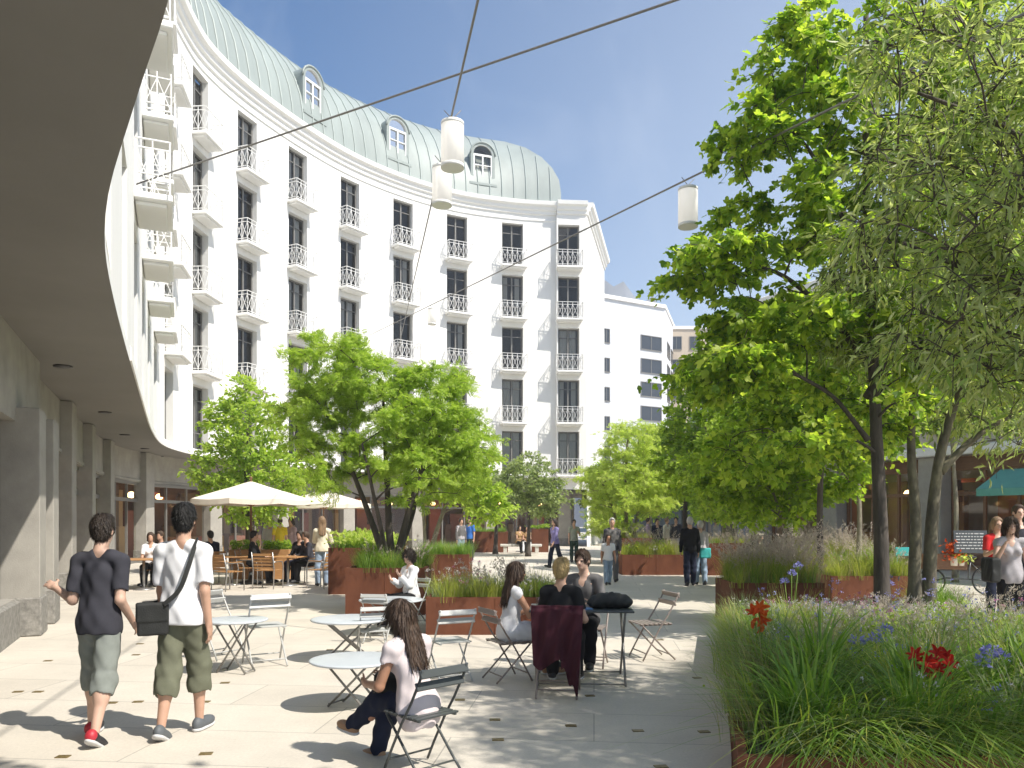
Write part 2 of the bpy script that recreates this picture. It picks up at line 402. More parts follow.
hw = nt.nodes.new('ShaderNodeMapRange'); hw.inputs['From Min'].default_value = 0.05; hw.inputs['From Max'].default_value = 0.75; hw.inputs['To Min'].default_value = 1.25; hw.inputs['To Max'].default_value = 0.55
nt.links.new(sxw.outputs['Z'], hw.inputs['Value'])
m1 = nt.nodes.new('ShaderNodeMath'); m1.operation = 'MULTIPLY'; nt.links.new(vw.outputs[0], m1.inputs[0]); nt.links.new(hw.outputs[0], m1.inputs[1])
m2 = nt.nodes.new('ShaderNodeMath'); m2.operation = 'ADD'; m2.use_clamp = True; nt.links.new(m1.outputs[0], m2.inputs[0]); nt.links.new(nzw.outputs['Fac'], rpw.inputs['Value']); nt.links.new(rpw.outputs[0], m2.inputs[1]); nt.links.new(m2.outputs[0], mxw.inputs['Fac'])
hsv = nt.nodes.new('ShaderNodeHueSaturation'); hsv.inputs['Saturation'].default_value = 1.28; hsv.inputs['Value'].default_value = .96; nt.links.new(sky.outputs['Color'], hsv.inputs['Color']); nt.links.new(hsv.outputs['Color'], mxw.inputs['Color1']); nt.links.new(mxw.outputs['Color'], bg.inputs['Color'])
bg.inputs['Strength'].default_value = 0.115
vs_ = SC.view_settings; vs_.view_transform = 'Standard'; vs_.look = 'None'; vs_.exposure = 0.58; vs_.gamma = 1
SC.render.engine = 'CYCLES'
SC.cycles.use_denoising = True; SC.cycles.max_bounces = 8; SC.cycles.transparent_max_bounces = 12
SC.cycles.diffuse_bounces = 4; SC.cycles.glossy_bounces = 3; SC.cycles.transmission_bounces = 4
# ------------------------------------------------------------------ ground and hill
g = MB(); g.add([(-900, -200, 0), (900, -200, 0), (900, 1200, 0), (-900, 1200, 0)], [(0, 1, 2, 3)])
structure('ground', g, M['paving'])
hx = np.linspace(-300, 900, 60); mb = MB(); vs = []
for r_, (yy, k) in enumerate(((1250, 0), (1400, .55), (1600, 1.0), (1900, .3))):
    for x in hx:
        h = 455 * math.exp(-((x - 215) / 150) ** 2) + 180 * math.exp(-((x - 500) / 260) ** 2) + 26 * math.sin(x * .045) + 14 * math.sin(x * .11 + 1)
        vs.append((x * .15, yy * .15, max(-.5, h * k * .15 - .5)))
n = len(hx)
mb.add(vs, [(r_ * n + i, r_ * n + i + 1, (r_ + 1) * n + i + 1, (r_ + 1) * n + i) for r_ in range(3) for i in range(n - 1)], True)
structure('hill', mb, M['hill'])

# ------------------------------------------------------------------ curved building
CP = np.array([(-1.15, 3.0), (-1.81, 4.08), (-2.45, 5.05), (-3.63, 6.95), (-4.98, 9.8), (-8.4, 17.7), (-10.9, 23.6), (-12.5, 28.0), (-12.98, 31.3), (-12.85, 33.4), (-12.1, 36.1),
               (-10.7, 39.4), (-8.87, 42.6), (-6.36, 45.4), (-3.36, 47.6), (0.03, 48.8), (2.85, 49.25), (4.7, 49.4)])
def catmull(P, per=40):
    out = []
    Q = np.vstack([2 * P[0] - P[1], P, 2 * P[-1] - P[-2]])
    for i in range(1, len(Q) - 2):
        p0, p1, p2, p3 = Q[i - 1], Q[i], Q[i + 1], Q[i + 2]
        for t in np.arange(per) / per:
            out.append(0.5 * ((2 * p1) + (-p0 + p2) * t + (2 * p0 - 5 * p1 + 4 * p2 - p3) * t * t + (-p0 + 3 * p1 - 3 * p2 + p3) * t ** 3))
    out.append(P[-1]); return np.array(out)
CV = catmull(CP)
# smooth a little so that the sweep has no kinks
for _ in range(60):
    CV[1:-1] = 0.25 * CV[:-2] + 0.5 * CV[1:-1] + 0.25 * CV[2:]
CS = np.concatenate([[0], np.cumsum(np.linalg.norm(np.diff(CV, axis=0), axis=1))])
STOT = CS[-1]
TV = np.gradient(CV, axis=0); TV /= np.linalg.norm(TV, axis=1, keepdims=True)
def cpos(s): return np.array([np.interp(s, CS, CV[:, 0]), np.interp(s, CS, CV[:, 1])])
def ctan(s): return unit([np.interp(s, CS, TV[:, 0]), np.interp(s, CS, TV[:, 1])])
def F(s, off, z):
    p, t = cpos(s), ctan(s)
    return (p[0] + t[1] * off, p[1] - t[0] * off, z)
def s_at_px(px, ymin=30):
    ss = np.linspace(0, STOT, 4000); best = None
    xy = np.array([cpos(q) for q in ss]); x = 512 + FPX * xy[:, 0] / xy[:, 1]
    ok = xy[:, 1] > ymin
    return ss[ok][np.argmin(np.abs(x[ok] - px))]
def cang(s):
    t = ctan(s); return math.atan2(t[1], t[0])
ZS, ZE = 4.4, 21.5
FLOORS = [4.5 + 3.25 * k for k in range(5)]
bays = [s_at_px(p) for p in (200, 247.5, 298, 350, 403, 457, 512.5)]
S_END = s_at_px(556)
sp = (bays[-1] - bays[0]) / 6
b0 = bays[0]
pre = []
S17 = float(np.interp(13.2, CV[:, 1], CS))
while b0 - sp > S17:
    b0 -= sp; pre.append(b0)
bays = sorted(pre) + bays
tower_s = s_at_px(568)
WW, WH = 1.36, 2.74
bld = thing('curved_building', 'long curved white apartment building with green copper mansard roof and small balconies', 'building')

def sgrid(s0, s1, step=0.5):
    n = max(1, int(math.ceil((s1 - s0) / step))); return list(np.linspace(s0, s1, n + 1))
def ribbon(mb, s0, s1, o0, z0, o1, z1, step=0.5, smooth=True):
    ss = sgrid(s0, s1, step); vs = []
    for s in ss: vs += [F(s, o0, z0), F(s, o1, z1)]
    mb.add(vs, [(2 * i, 2 * i + 2, 2 * i + 3, 2 * i + 1) for i in range(len(ss) - 1)], smooth)
def sweep(mb, s0, s1, prof, step=0.5, caps=True, closed=True):
    ss = sgrid(s0, s1, step); n = len(prof); vs = []
    for s in ss: vs += [F(s, o, z) for o, z in prof]
    k = n if closed else n - 1
    mb.add(vs, [(i * n + j, (i + 1) * n + j, (i + 1) * n + (j + 1) % n, i * n + (j + 1) % n) for i in range(len(ss) - 1) for j in range(k)], False)
    if caps and closed:
        o = len(mb.v) - len(vs)
        mb.add([vs[i] for i in range(n)], [tuple(range(n))]); mb.add(vs[-n:], [tuple(range(n))])

# outer wall with real openings
def wall_with_openings(mb, s0, s1, z0, z1, ops, off=0.0, depth=0.34):
    """ops: list of (sc, width, zb, zt)"""
    sb = {s0, s1}; zb = {z0, z1}
    for (c, w_, a, b) in ops:
        sb |= {c - w_ / 2, c + w_ / 2}; zb |= {a, b}
    sb = sorted(sb); zb = sorted(zb)
    for i in range(len(sb) - 1):
        mid = (sb[i] + sb[i + 1]) / 2
        col = [(a, b) for (c, w_, a, b) in ops if abs(mid - c) < w_ / 2]
        if not col:
            ribbon(mb, sb[i], sb[i + 1], off, z0, off, z1)
        else:
            for j in range(len(zb) - 1):
                zm = (zb[j] + zb[j + 1]) / 2
                if not any(a < zm < b for a, b in col):
                    ribbon(mb, sb[i], sb[i + 1], off, zb[j], off, zb[j + 1])
    for (c, w_, a, b) in ops:
        l, r = c - w_ / 2, c + w_ / 2
        for s in (l, r):
            mb.add([F(s, off, a), F(s, off, b), F(s, off - depth, b), F(s, off - depth, a)], [(0, 1, 2, 3)])
        for z in (a, b):
            mb.add([F(l, off, z), F(r, off, z), F(r, off - depth, z), F(l, off - depth, z)], [(0, 1, 2, 3)])

wall = MB()
near_bays = [bays[0] - sp * k for k in range(1, 4) if bays[0] - sp * k > 1.2]
ops = [(s, WW, z + .02, z + WH) for s in bays + near_bays for z in FLOORS]
wall_with_openings(wall, 0, S_END, ZS - .05, ZE - .6, ops)
# return wall at the near end, and the back wall
ribbon(wall, 0, STOT, -9.0, 0, -9.0, ZE, 1.0)
wall.add([F(0, 0, ZS - .05), F(0, -9, ZS - .05), F(0, -9, ZE), F(0, 0, ZE)], [(0, 1, 2, 3)])
# end pavilion: slightly proud pier with its own windows
tw0, tw1, TO = S_END, STOT, 0.28
wall_with_openings(wall, tw0, tw1, 3.6, ZE - .6, [(tower_s, WW, z + .02, z + WH) for z in FLOORS] , off=TO, depth=.5)
wall.add([F(tw0, 0, 3.6), F(tw0, TO, 3.6), F(tw0, TO, ZE), F(tw0, 0, ZE)], [(0, 1, 2, 3)])
e0 = F(STOT, TO, 0); e1 = (7.1, 60.0, 0)
for z0, z1 in ((0, ZE),):
    wall.add([(e0[0], e0[1], z0), (e1[0], e1[1], z0), (e1[0], e1[1], z1), (e0[0], e0[1], z1)], [(0, 1, 2, 3)])
wall.build('wall', M['stucco'], bld, recalc=False)
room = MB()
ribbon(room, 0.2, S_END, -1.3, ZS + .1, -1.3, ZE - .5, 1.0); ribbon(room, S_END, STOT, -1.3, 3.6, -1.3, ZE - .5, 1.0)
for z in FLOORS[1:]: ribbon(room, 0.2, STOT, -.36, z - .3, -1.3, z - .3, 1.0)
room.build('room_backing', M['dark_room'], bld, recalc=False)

cor = MB()
prof = [(0.02, ZE - .62), (.10, ZE - .60), (.10, ZE - .42), (.22, ZE - .36), (.24, ZE - .18), (.40, ZE - .10), (.44, ZE + .12), (.36, ZE + .16), (-.3, ZE + .2), (-.3, ZE - .62)]
sweep(cor, 0, S_END - .002, prof)
sweep(cor, S_END, STOT, [(o + TO if o > 0 else o, z) for o, z in prof])
# thin moulding under the cornice and fascia lip above the arcade
sweep(cor, 0, S_END - .002, [(0.003, ZE - 1.02), (.06, ZE - 1.0), (.06, ZE - .92), (0.003, ZE - .9)])
sweep(cor, float(np.interp(13, CV[:, 1], CS)), S_END - .002, [(0.004, ZS - .06), (.035, ZS - .06), (.035, ZS + .14), (0.004, ZS + .2)])
# side cornice going back on the gable end
a = np.array(F(STOT, TO, 0)); b = np.array(e1); d_ = unit(b - a); nrm = np.array([d_[1], -d_[0], 0])
for k in (0,):
    pr = [(o, z) for o, z in prof]
    n = len(pr); vs = [a + nrm * o + np.array([0, 0, z]) for o, z in pr] + [b + nrm * o + np.array([0, 0, z]) for o, z in pr]
    cor.add(vs, [(j, n + j, n + (j + 1) % n, (j + 1) % n) for j in range(n)] + [tuple(range(n)), tuple(range(n, 2 * n))])
cor.build('cornice', M['trim'], bld)

# mansard roof, barrel profile, hipped at the far end
RP = [(.16, ZE + .16), (.10, 22.3), (-.08, 23.2), (-.42, 24.1), (-.95, 25.0), (-1.7, 25.9), (-2.6, 26.6), (-3.8, 27.0), (-8.9, 27.3)]
rf = MB(); ss = sgrid(0, S_END + .3, .55); n = len(RP); vs = []
for i, s in enumerate(ss):
    for (o, z) in RP:
        lim = S_END + .3 + min(0, o) * 1.15 if o > -4 else S_END + .3 - 4.4
        vs.append(F(min(s, lim), o, z))
rf.add(vs, [(i * n + j, (i + 1) * n + j, (i + 1) * n + j + 1, i * n + j + 1) for i in range(len(ss) - 1) for j in range(n - 1)], True)
vs = []
for (o, z) in RP:
    lim = S_END + .3 + min(0, o) * 1.15 if o > -4 else S_END + .3 - 4.4
    vs += [F(lim, o, z), F(lim, -8.9, z)]
rf.add(vs, [(2 * i, 2 * i + 1, 2 * i + 3, 2 * i + 2) for i in range(n - 1)], False)
rf.add([F(0, o, z) for o, z in RP] + [F(0, -8.9, ZE)], [tuple(range(n + 1))])
roof = rf.build('roof', M['copper'], bld, recalc=False)
sm = MB()
for s in np.arange(.4, S_END - .1, .78):
    pts = []
    for (o, z) in RP[:-1]:
        lim = S_END + .3 + min(0, o) * 1.15
        if s < lim - .05: pts.append(F(s, o + .02, z))
    if len(pts) > 2: sm.tube(pts, .035, 4, smooth=False)
for o_ in np.arange(-1, -8, -.9):
    pts = [F(S_END + .3 + min(0, o) * 1.15 + .02, min(o_, o), z) for (o, z) in RP if z < 26.9 and o > o_]
    if len(pts) > 2: sm.tube(pts, .035, 4, smooth=False)
sm.build('roof_seam', M['copper_dark'], roof)

# windows (french doors) -----------------------------------------------------
def make_window():
    f = MB(); w_, h_ = WW - .02, WH - .04
    for x in (-w_ / 2 + .035, w_ / 2 - .035): f.box((x, 0, h_ / 2), (.07, .07, h_))
    f.box((0, 0, h_ - .035), (w_ - .14, .068, .07)); f.box((0, 0, .04), (w_ - .14, .068, .08))
    f.box((0, -.004, h_ / 2), (.09, .066, h_ - .15))
    for z in (.78, h_ - .55):
        for x in (-w_ / 4, w_ / 4): f.box((x, 0, z), (w_ / 2 - .14, .05, .045))
    wo = f.build('window', M['winframe'])
    p = MB(); p.add([(-w_ / 2 + .06, .01, .06), (w_ / 2 - .06, .01, .06), (w_ / 2 - .06, .01, h_ - .06), (-w_ / 2 + .06, .01, h_ - .06)], [(0, 1, 2, 3)])
    p.build('pane', M['glass'], wo)
    return wo
def add_curtain(wo, left, right):
    c = MB()
    for (x0, x1) in left, right:
        n = 12; vs = []
        for i in range(n + 1):
            x = x0 + (x1 - x0) * i / n; y = .12 + .035 * math.sin(i * 2.1)
            vs += [(x, y, .05), (x, y, WH - .1)]
        c.add(vs, [(2 * i, 2 * i + 2, 2 * i + 3, 2 * i + 1) for i in range(n)], True)
    c.build('curtain', M['curtain'], wo, recalc=False)
def make_balcony():
    s = MB(); s.box((0, -.33, -.07), (1.66, .66, .13), bev=.02); s.box((0, -.29, -.17), (1.36, .54, .07), bev=.015)
    bo = s.build('balcony', M['trim'])
    r = MB(); H_ = .98; x_, y_ = .79, -.61
    def side(a, b, nx):
        a = np.array(a); b = np.array(b)
        for z in (.08, H_ - .16, H_): r.bar(a + [0, 0, z], b + [0, 0, z], .024 if z < H_ else .045, .022)
        for i in range(nx + 1):
            p = a + (b - a) * i / nx; r.bar(p, p + [0, 0, H_], .022, .022, up=(0, 1, 0))
        for i in range(nx):
            p = a + (b - a) * i / nx; q = a + (b - a) * (i + 1) / nx
            r.bar(p + [0, 0, .09], q + [0, 0, H_ - .17], .015, .015); r.bar(p + [0, .004, H_ - .17], q + [0, .004, .09], .015, .015)
    side((-x_, y_, 0), (x_, y_, 0), 5); side((-x_, -.02, 0), (-x_, y_, 0), 2); side((x_, -.02, 0), (x_, y_, 0), 2)
    r.build('railing', M['railing'], bo)
    return bo
win_a = make_window(); win_b = make_window(); win_c = make_window()
add_curtain(win_b, (-.52, -.25), (.22, .52)); add_curtain(win_c, (-.52, -.05), (.1, .52))
balc = make_balcony()
first = {}
def put(proto, s, off, z):
    loc = F(s, off, z); rz = cang(s)
    if proto not in first:
        first[proto] = True; proto.parent = bld; proto.location = loc; proto.rotation_euler = (0, 0, rz); return proto
    return part_copy(proto, bld, loc, rz)
rr = random.Random(3)
for s in bays:
    for z in FLOORS:
        put(rr.choice([win_a, win_a, win_b, win_c]), s, -.27, z + .03)
        if z > 5: put(balc, s, 0, z)
for s in near_bays:
    for z in FLOORS: put(rr.choice([win_a, win_b, win_c]), s, -.27, z + .03)
for z in FLOORS:
    put(rr.choice([win_a, win_b, win_c]), tower_s, TO - .35, z + .03); put(balc, tower_s, TO, z)

# dormers ----------------------------------------------------------------------
def arch(w_, hr, n=12):
    pts = [(-w_ / 2, 0)]
    for i in range(n + 1):
        a = PI - PI * i / n; pts.append((w_ / 2 * math.cos(a), hr + w_ / 2 * math.sin(a) * .95))
    pts.append((w_ / 2, 0)); return pts
def make_dormer():
    d = MB(); o_ = arch(1.56, 1.82); i_ = arch(1.2, 1.75)
    n = len(o_)
    vs = [(x, -.02, z) for x, z in o_] + [(x, 2.6, z) for x, z in o_]
    d.add(vs, [(k, k + 1, n + k + 1, n + k) for k in range(n - 1)])
    d.add([(x, -.02, z) for x, z in o_] + [(x, -.02, z + .1) for x, z in i_], [(k, k + 1, n + k + 1, n + k) for k in range(n - 1)])
    d.box((0, .02, -.04), (1.75, .36, .14))
    # projecting arch rim
    d.tube([(x * 1.03, -.03, z * 1.0 + .02) for x, z in o_[1:-1]], .06, 6)
    do = d.build('dormer', M['copper'])
    f = MB(); f.add([(x, -.02, z + .1) for x, z in i_] + [(x, .10, z + .1) for x, z in i_], [(k, k + 1, n + k + 1, n + k) for k in range(n - 1)])
    f.box((0, .04, 1.80), (1.2, .06, .12)); f.box((0, .035, .95), (.09, .06, 1.6))
    for x in (-.56, .56): f.box((x, .035, .95), (.08, .06, 1.6))
    f.box((0, .04, .16), (1.2, .05, .1)); f.box((0, .036, 1.18), (1.1, .04, .05))
    f.build('frame', M['whiteframe'], do)
    p = MB(); p.add([(x, .09, z + .1) for x, z in i_], [tuple(range(n))]); p.build('pane', M['glass'], do)
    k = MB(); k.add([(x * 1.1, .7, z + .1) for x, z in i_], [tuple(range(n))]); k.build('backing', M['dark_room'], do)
    add_curtain2 = MB(); n2 = 10
    for sg in (-1, 1):
        vs = []
        for i in range(n2 + 1):
            x = sg * (.16 + .38 * i / n2); y = .2 + .03 * math.sin(i * 2.2); vs += [(x, y, .15), (x * .96, y, 1.3 if i % 2 else 1.36)]
        add_curtain2.add(vs, [(2 * i, 2 * i + 2, 2 * i + 3, 2 * i + 1) for i in range(n2)], True)
    add_curtain2.build('curtain', M['curtain'], do, recalc=False)
    return do
dorm = make_dormer()
sd = [s_at_px(p) for p in (313.5, 398, 483)]
dsp = (sd[2] - sd[0]) / 2
for s in sd:
    if s > 3: put(dorm, s, -.02, 22.45)

# soffit, arcade ----------------------------------------------------------------
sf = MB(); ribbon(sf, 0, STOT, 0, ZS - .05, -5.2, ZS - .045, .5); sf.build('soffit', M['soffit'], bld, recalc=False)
def s_at_y(y): return np.interp(y, CV[:, 1], CS)
lt = None
for (px, py) in ((63, 363), (105, 410), (125, 433), (145, 447), (160, 455), (40, 300)):
    if py < 350: continue
    d = FPX * (ZS - EYE) / (HZ - py); q = MB()
    q.lathe([(.0, .0), (.10, 0.0), (.15, .012), (.155, .03)], n=20)
    if lt is None:
        lt = q.build('ceiling_light', M['darkframe'], bld, loc=(gx(px, d), d, ZS - .085))
    else:
        part_copy(lt, bld, (gx(px, d), d, ZS - .085), 0)
S15 = s_at_y(13.75)
aw = MB()
# near block: solid stone wall with shallow recesses, deeper arcade behind
S11 = float(np.interp(12.35, CV[:, 1], CS))
nearops = [(S11 - 1.0, 1.9, .55, 3.1), (S11 - 3.6, 1.9, .55, 3.1)]
wall_with_openings(aw, 0, S15, 0, ZS - .045, nearops, off=-1.4, depth=.5)
aw.add([F(S15, -1.4, 0), F(S15, -3.2, 0), F(S15, -3.2, ZS - .045), F(S15, -1.4, ZS - .045)], [(0, 1, 2, 3)])
# band above the shopfronts
ribbon(aw, S15, STOT, -1.66, 3.15, -1.66, ZS - .045); ribbon(aw, S15, STOT, -1.66, 3.15, -2.5, 3.15)
for k in range(1):
    pr = [(-1.656, 3.18), (-1.625, 3.18), (-1.625, 3.26), (-1.656, 3.28)]
    sweep(aw, S15, STOT, pr)
aw.build('arcade_wall', M['limestone'], bld, recalc=False)
plp = None
for yy in (12.0, 13.3):
    sx = float(np.interp(yy, CV[:, 1], CS))
    if plp is None:
        q = MB(); q.box((0, .05, 1.65), (.6, .5, 3.3), bev=.012); plp = q.build('pilaster', M['limestone'], bld, loc=F(sx, -1.3, 0)); plp.rotation_euler = (0, 0, cang(sx))
        q = MB(); q.box((0, .05, .28), (.64, .54, .56), bev=.02); q.build('plinth', M['plinth'], plp)
    else: part_copy(plp, bld, F(sx, -1.3, 0), cang(sx))
pl = MB()
sweep(pl, 0, S15 + .03, [(-1.42, .0), (-1.34, 0), (-1.34, .5), (-1.42, .55)])
pl.build('plinth', M['plinth'], bld)
# piers between bays
piers = []
cand = [q for q in np.linspace(S15 + .5, STOT, 4000) if 512 + FPX * F(q, -1.35, 0)[0] / F(q, -1.35, 0)[1] > 78 and F(q, 0, 0)[1] > 15]
sv = cand[0]
while sv < STOT - 1: piers.append(sv); sv += sp * 1.22
pier_proto = None
for s in piers:
    if pier_proto is None:
        q = MB(); q.box((0, .22, (ZS - .05) / 2), (.8, .5, ZS - .06), bev=.015)
        pier_proto = q.build('pier', M['limestone'], bld, loc=F(s, -1.45, 0)); pier_proto.rotation_euler = (0, 0, cang(s))
        q = MB(); q.box((0, .22, .25), (.84, .54, .5), bev=.02); q.build('plinth', M['plinth'], pier_proto)
    else:
        part_copy(pier_proto, bld, F(s, -1.45, 0), cang(s))
# shopfronts
def shopfront(s0, s1, off):
    a = np.array(F(s0, off, 0)); b = np.array(F(s1, off, 0)); L = np.linalg.norm(b - a); d_ = (b - a) / L
    f = MB(); Rm = Rz(math.atan2(d_[1], d_[0]))
    f.box((L / 2, 0, 3.1), (L, .1, .12)); f.box((L / 2, 0, 2.45), (L, .09, .13)); f.box((L / 2, 0, .06), (L, .1, .12))
    nm = max(2, int(L / 1.15))
    for i in range(nm + 1): f.box((min(max(L * i / nm, .04), L - .04), .002, 1.57), (.07, .085, 3.05))
    so_ = f.build('shopfront', M['alu'], bld, loc=tuple(a)); so_.rotation_euler = (0, 0, math.atan2(d_[1], d_[0]))
    p = MB(); p.add([(0.02, .02, .1), (L - .02, .02, .1), (L - .02, .02, 3.06), (.02, .02, 3.06)], [(0, 1, 2, 3)])
    p.build('pane', M['shopglass'], so_)
edges = [S15 + .2] + piers + [STOT - .2]
for i in range(len(edges) - 1):
    shopfront(edges[i] + .3, edges[i + 1] - .3, -1.82)
for (c, w_, a_, b_) in nearops:
    pp = MB(); l, r = c - w_ / 2, c + w_ / 2
    pp.add([F(l, -1.8, a_), F(r, -1.8, a_), F(r, -1.8, b_), F(l, -1.8, b_)], [(0, 1, 2, 3)])
    pp.build('shop_window', M['shopglass'], bld)
# what stands inside the shops: coloured panels, shelves, floor
it = MB(); ri = random.Random(11)
s = 1.0
while s < STOT - .4:
    w_ = ri.uniform(.18, .8); off = ri.uniform(-3.6, -4.8); h_ = ri.choice([3.0, 3.0, 2.6, 2.1, 1.4, 1.0])
    p = F(s + w_ / 2, off, h_ / 2); it.box(p, (w_, .25, h_), Rz(cang(s + w_ / 2)))
    if ri.random() < .5:
        p = F(s + w_ / 2, off + .9, ri.uniform(2.55, 2.95)); it.box(p, (w_ * 1.4, .2, ri.uniform(.15, .4)), Rz(cang(s)))
    if ri.random() < .4:
        p = F(s + w_ / 2, off + 1.0, .45); it.box(p, (w_ * 1.2, .5, .9), Rz(cang(s)))
    s += w_ * ri.uniform(.7, 1.1)
it.build('shop_display', M['interior'], bld)
ib = MB(); ribbon(ib, 0, STOT, -5.1, 0, -5.1, ZS - .05, 1); ib.build('shop_back_wall', M['wood_dark'], bld, recalc=False)

# ------------------------------------------------------------------ other buildings
def slab_building(name, label, poly, H, wallm, faces, parapet=.5):
    """poly counter-clockwise footprint; faces: list of (edge index, rows of window specs)"""
    root = thing(name, label, 'building', (poly[0][0], poly[0][1], 0))
    ox, oy = poly[0]
    P = [(x - ox, y - oy) for x, y in poly]
    wmb = MB(); wmb.prism(P, 0, H); wmb.build('wall', wallm, root)
    rm = MB(); n = len(P)
    cx, cy = sum(p[0] for p in P) / n, sum(p[1] for p in P) / n
    Q = [(cx + (x - cx) * 1.02, cy + (y - cy) * 1.02) for x, y in P]
    rm.prism(Q, H + .01, H + parapet); rm.build('roof', M['trim'], root)
    protos = {}
    for (e, wins) in faces:
        a = np.array(P[e]); b = np.array(P[(e + 1) % n]); d_ = unit(b - a); rz = math.atan2(d_[1], d_[0])
        for (u, z, w_, h_) in wins:
            key = (w_, h_)
            loc = (a[0] + d_[0] * u, a[1] + d_[1] * u, z)
            if key not in protos:
                f = MB()
                f.box((0, -.03, h_ + .05), (w_ + .2, .12, .1)); f.box((0, -.05, -.05), (w_ + .25, .2, .1))
                for x in (-w_ / 2 - .05, w_ / 2 + .05): f.box((x, -.03, h_ / 2), (.1, .12, h_))
                if w_ > 2:
                    for k in range(1, int(w_ / 1.6)): f.box((-w_ / 2 + w_ * k / int(w_ / 1.6), -.025, h_ / 2), (.09, .08, h_))
                else: f.box((0, -.025, h_ / 2), (.07, .08, h_))
                fo = f.build('window', M['winframe'], root, loc=loc); fo.rotation_euler = (0, 0, rz)
                p = MB(); p.box((0, -.005, h_ / 2), (w_, .02, h_)); p.build('pane', M['winpane'], fo)
                protos[key] = fo
            else: part_copy(protos[key], root, loc, rz)
    return root
M['winpane'] = mat('dark_window_pane', (0.035, 0.045, 0.06), 0.08)
M['office'] = mat('white_render', (0.58, 0.60, 0.63), 0.8, var=0.03, scale=.3)
M['beige'] = mat('beige_render', (0.50, 0.42, 0.33), 0.85, var=0.05, scale=.3)
M['cream_stone'] = mat('cream_stone_wall', (0.47, 0.43, 0.37), 0.85, var=0.1, scale=.6, bump=.1)
# white office block far behind: two faces (a lit front, a narrow return)
ow = [(15.9, z, 4.2, 2.0) for z in (14.5, 17.7, 20.9, 24.1, 27.3)] + [(1.4, z, 1.0, 1.9) for z in (11, 14.5, 18, 21.5, 25.0)]
slab_building('office_building', 'plain white office block with wide dark window strips far behind the curved building', [(11.5, 106), (22.0, 112), (34, 150), (14, 150)], 32, M['office'],
              [(0, [(9.5, z, 3.6, 1.9) for z in (12.4, 15.8, 19.2, 22.5, 25.8)] + [(1.6, z, 1.0, 1.8) for z in (10, 14.0, 18, 22, 26)]),
               (1, [(k * 5 + 4, z, 3.4, 1.9) for k in range(6) for z in (12.4, 15.8, 19.2, 22.5, 25.8)])])
slab_building('apartment_block', 'beige apartment block with rows of small windows far behind the white office', [(24, 122), (46, 122), (46, 140), (24, 140)], 31.5, M['beige'],
              [(0, [(1.7 + k * 2.9, z, 1.5, 1.9) for k in range(7) for z in (8, 12, 16.3, 20.6, 24.8, 28.4)])])
slab_building('tower_block', 'pale rendered block with balcony bands glimpsed between the trees', [(16, 66), (34, 62), (36, 76), (18, 78)], 13.5, M['office'],
              [(0, [(1.8 + k * 2.7, z, 1.7, 1.6) for k in range(6) for z in (3.0, 6.2, 9.4)])])

# right hand building with shops, in its own shade
A_, B_ = np.array([10.2, 33.5]), np.array([20.0, 15.5])
L_ = np.linalg.norm(B_ - A_); dA = (B_ - A_) / L_; nA = np.array([dA[1], -dA[0]])     # nA must face the plaza
if nA[0] > 0: nA = -nA
rb = thing('corner_building', 'cream stone building with shopfronts half hidden behind the trees on the right', 'building', (A_[0], A_[1], 0), math.atan2(dA[1], dA[0]))
# local: x along the front, outward is -y
HB = 10.4
wm = MB(); wm.box((L_ / 2, 6.01, HB / 2 + 1.9), (L_, 12, HB - 3.8)); wm.box((L_ / 2, 8.5, 1.9), (L_ - .02, 6.96, 3.79))
wm.box((.15, 2.75, 1.9), (.3, 4.5, 3.79)); wm.box((L_ - .15, 2.75, 1.9), (.3, 4.5, 3.79))
wm.build('wall', M['cream_stone'], rb)
cm = MB(); cm.box((L_ / 2, 5.7, HB + .2), (L_ + .8, 12.9, .42), bev=.05); cm.box((L_ / 2, -.12, 3.95), (L_, .22, .3), bev=.03); cm.build('cornice', M['trim'], rb)
nb_ = 5; bw = L_ / nb_
pp = None; sfp = None
for i in range(nb_ + 1):
    x = min(max(i * bw, .4), L_ - .4)
    if pp is None:
        q = MB(); q.box((0, .35, 1.9), (.8, .9, 3.79), bev=.02); pp = q.build('pier', M['limestone'], rb, loc=(x, 0, 0))
    else: part_copy(pp, rb, (x, 0, 0), 0)
for i in range(nb_):
    x0 = i * bw + .42 + (.4 if i == 0 else 0); wd = bw - .84
    if sfp is None:
        f = MB()
        f.box((wd / 2, 0, 2.55), (wd, .1, .12)); f.box((wd / 2, 0, 3.55), (wd, .12, .45))
        for k in range(4): f.box((.05 + (wd - .1) * k / 3, .003, 1.65), (.08, .09, 3.3))
        sfp = f.build('shopfront', M['wood_dark'], rb, loc=(x0, .5, 0))
        p = MB(); p.add([(0, .02, .05), (wd, .02, .05), (wd, .02, 3.3), (0, .02, 3.3)], [(0, 1, 2, 3)]); p.build('pane', M['shopglass'], sfp)
    else: part_copy(sfp, rb, (x0, .5, 0), 0)
ri = random.Random(5); it = MB(); x = .3
while x < L_ - .5:
    w_ = ri.uniform(.25, .9); h_ = ri.choice([3.2, 2.8, 2.2, 1.2, 1.0]); it.box((x + w_ / 2, ri.uniform(2.2, 4.2), h_ / 2), (w_, .3, h_)); x += w_ * 1.02
for k in range(16): it.box((ri.uniform(.5, L_ - .5), ri.uniform(1.5, 3), ri.uniform(2.4, 3.1)), (ri.uniform(.4, 1.2), .2, ri.uniform(.1, .3)))
it.build('shop_display', M['interior_warm'] if 'interior_warm' in M else M['interior'], rb)
lamp = mat('shop_lamp_glow', (1, .7, .35), .5); lb = lamp.node_tree.nodes['Principled BSDF']
lb.inputs['Emission Color'].default_value = (1, .62, .28, 1); lb.inputs['Emission Strength'].default_value = 5
lp = None
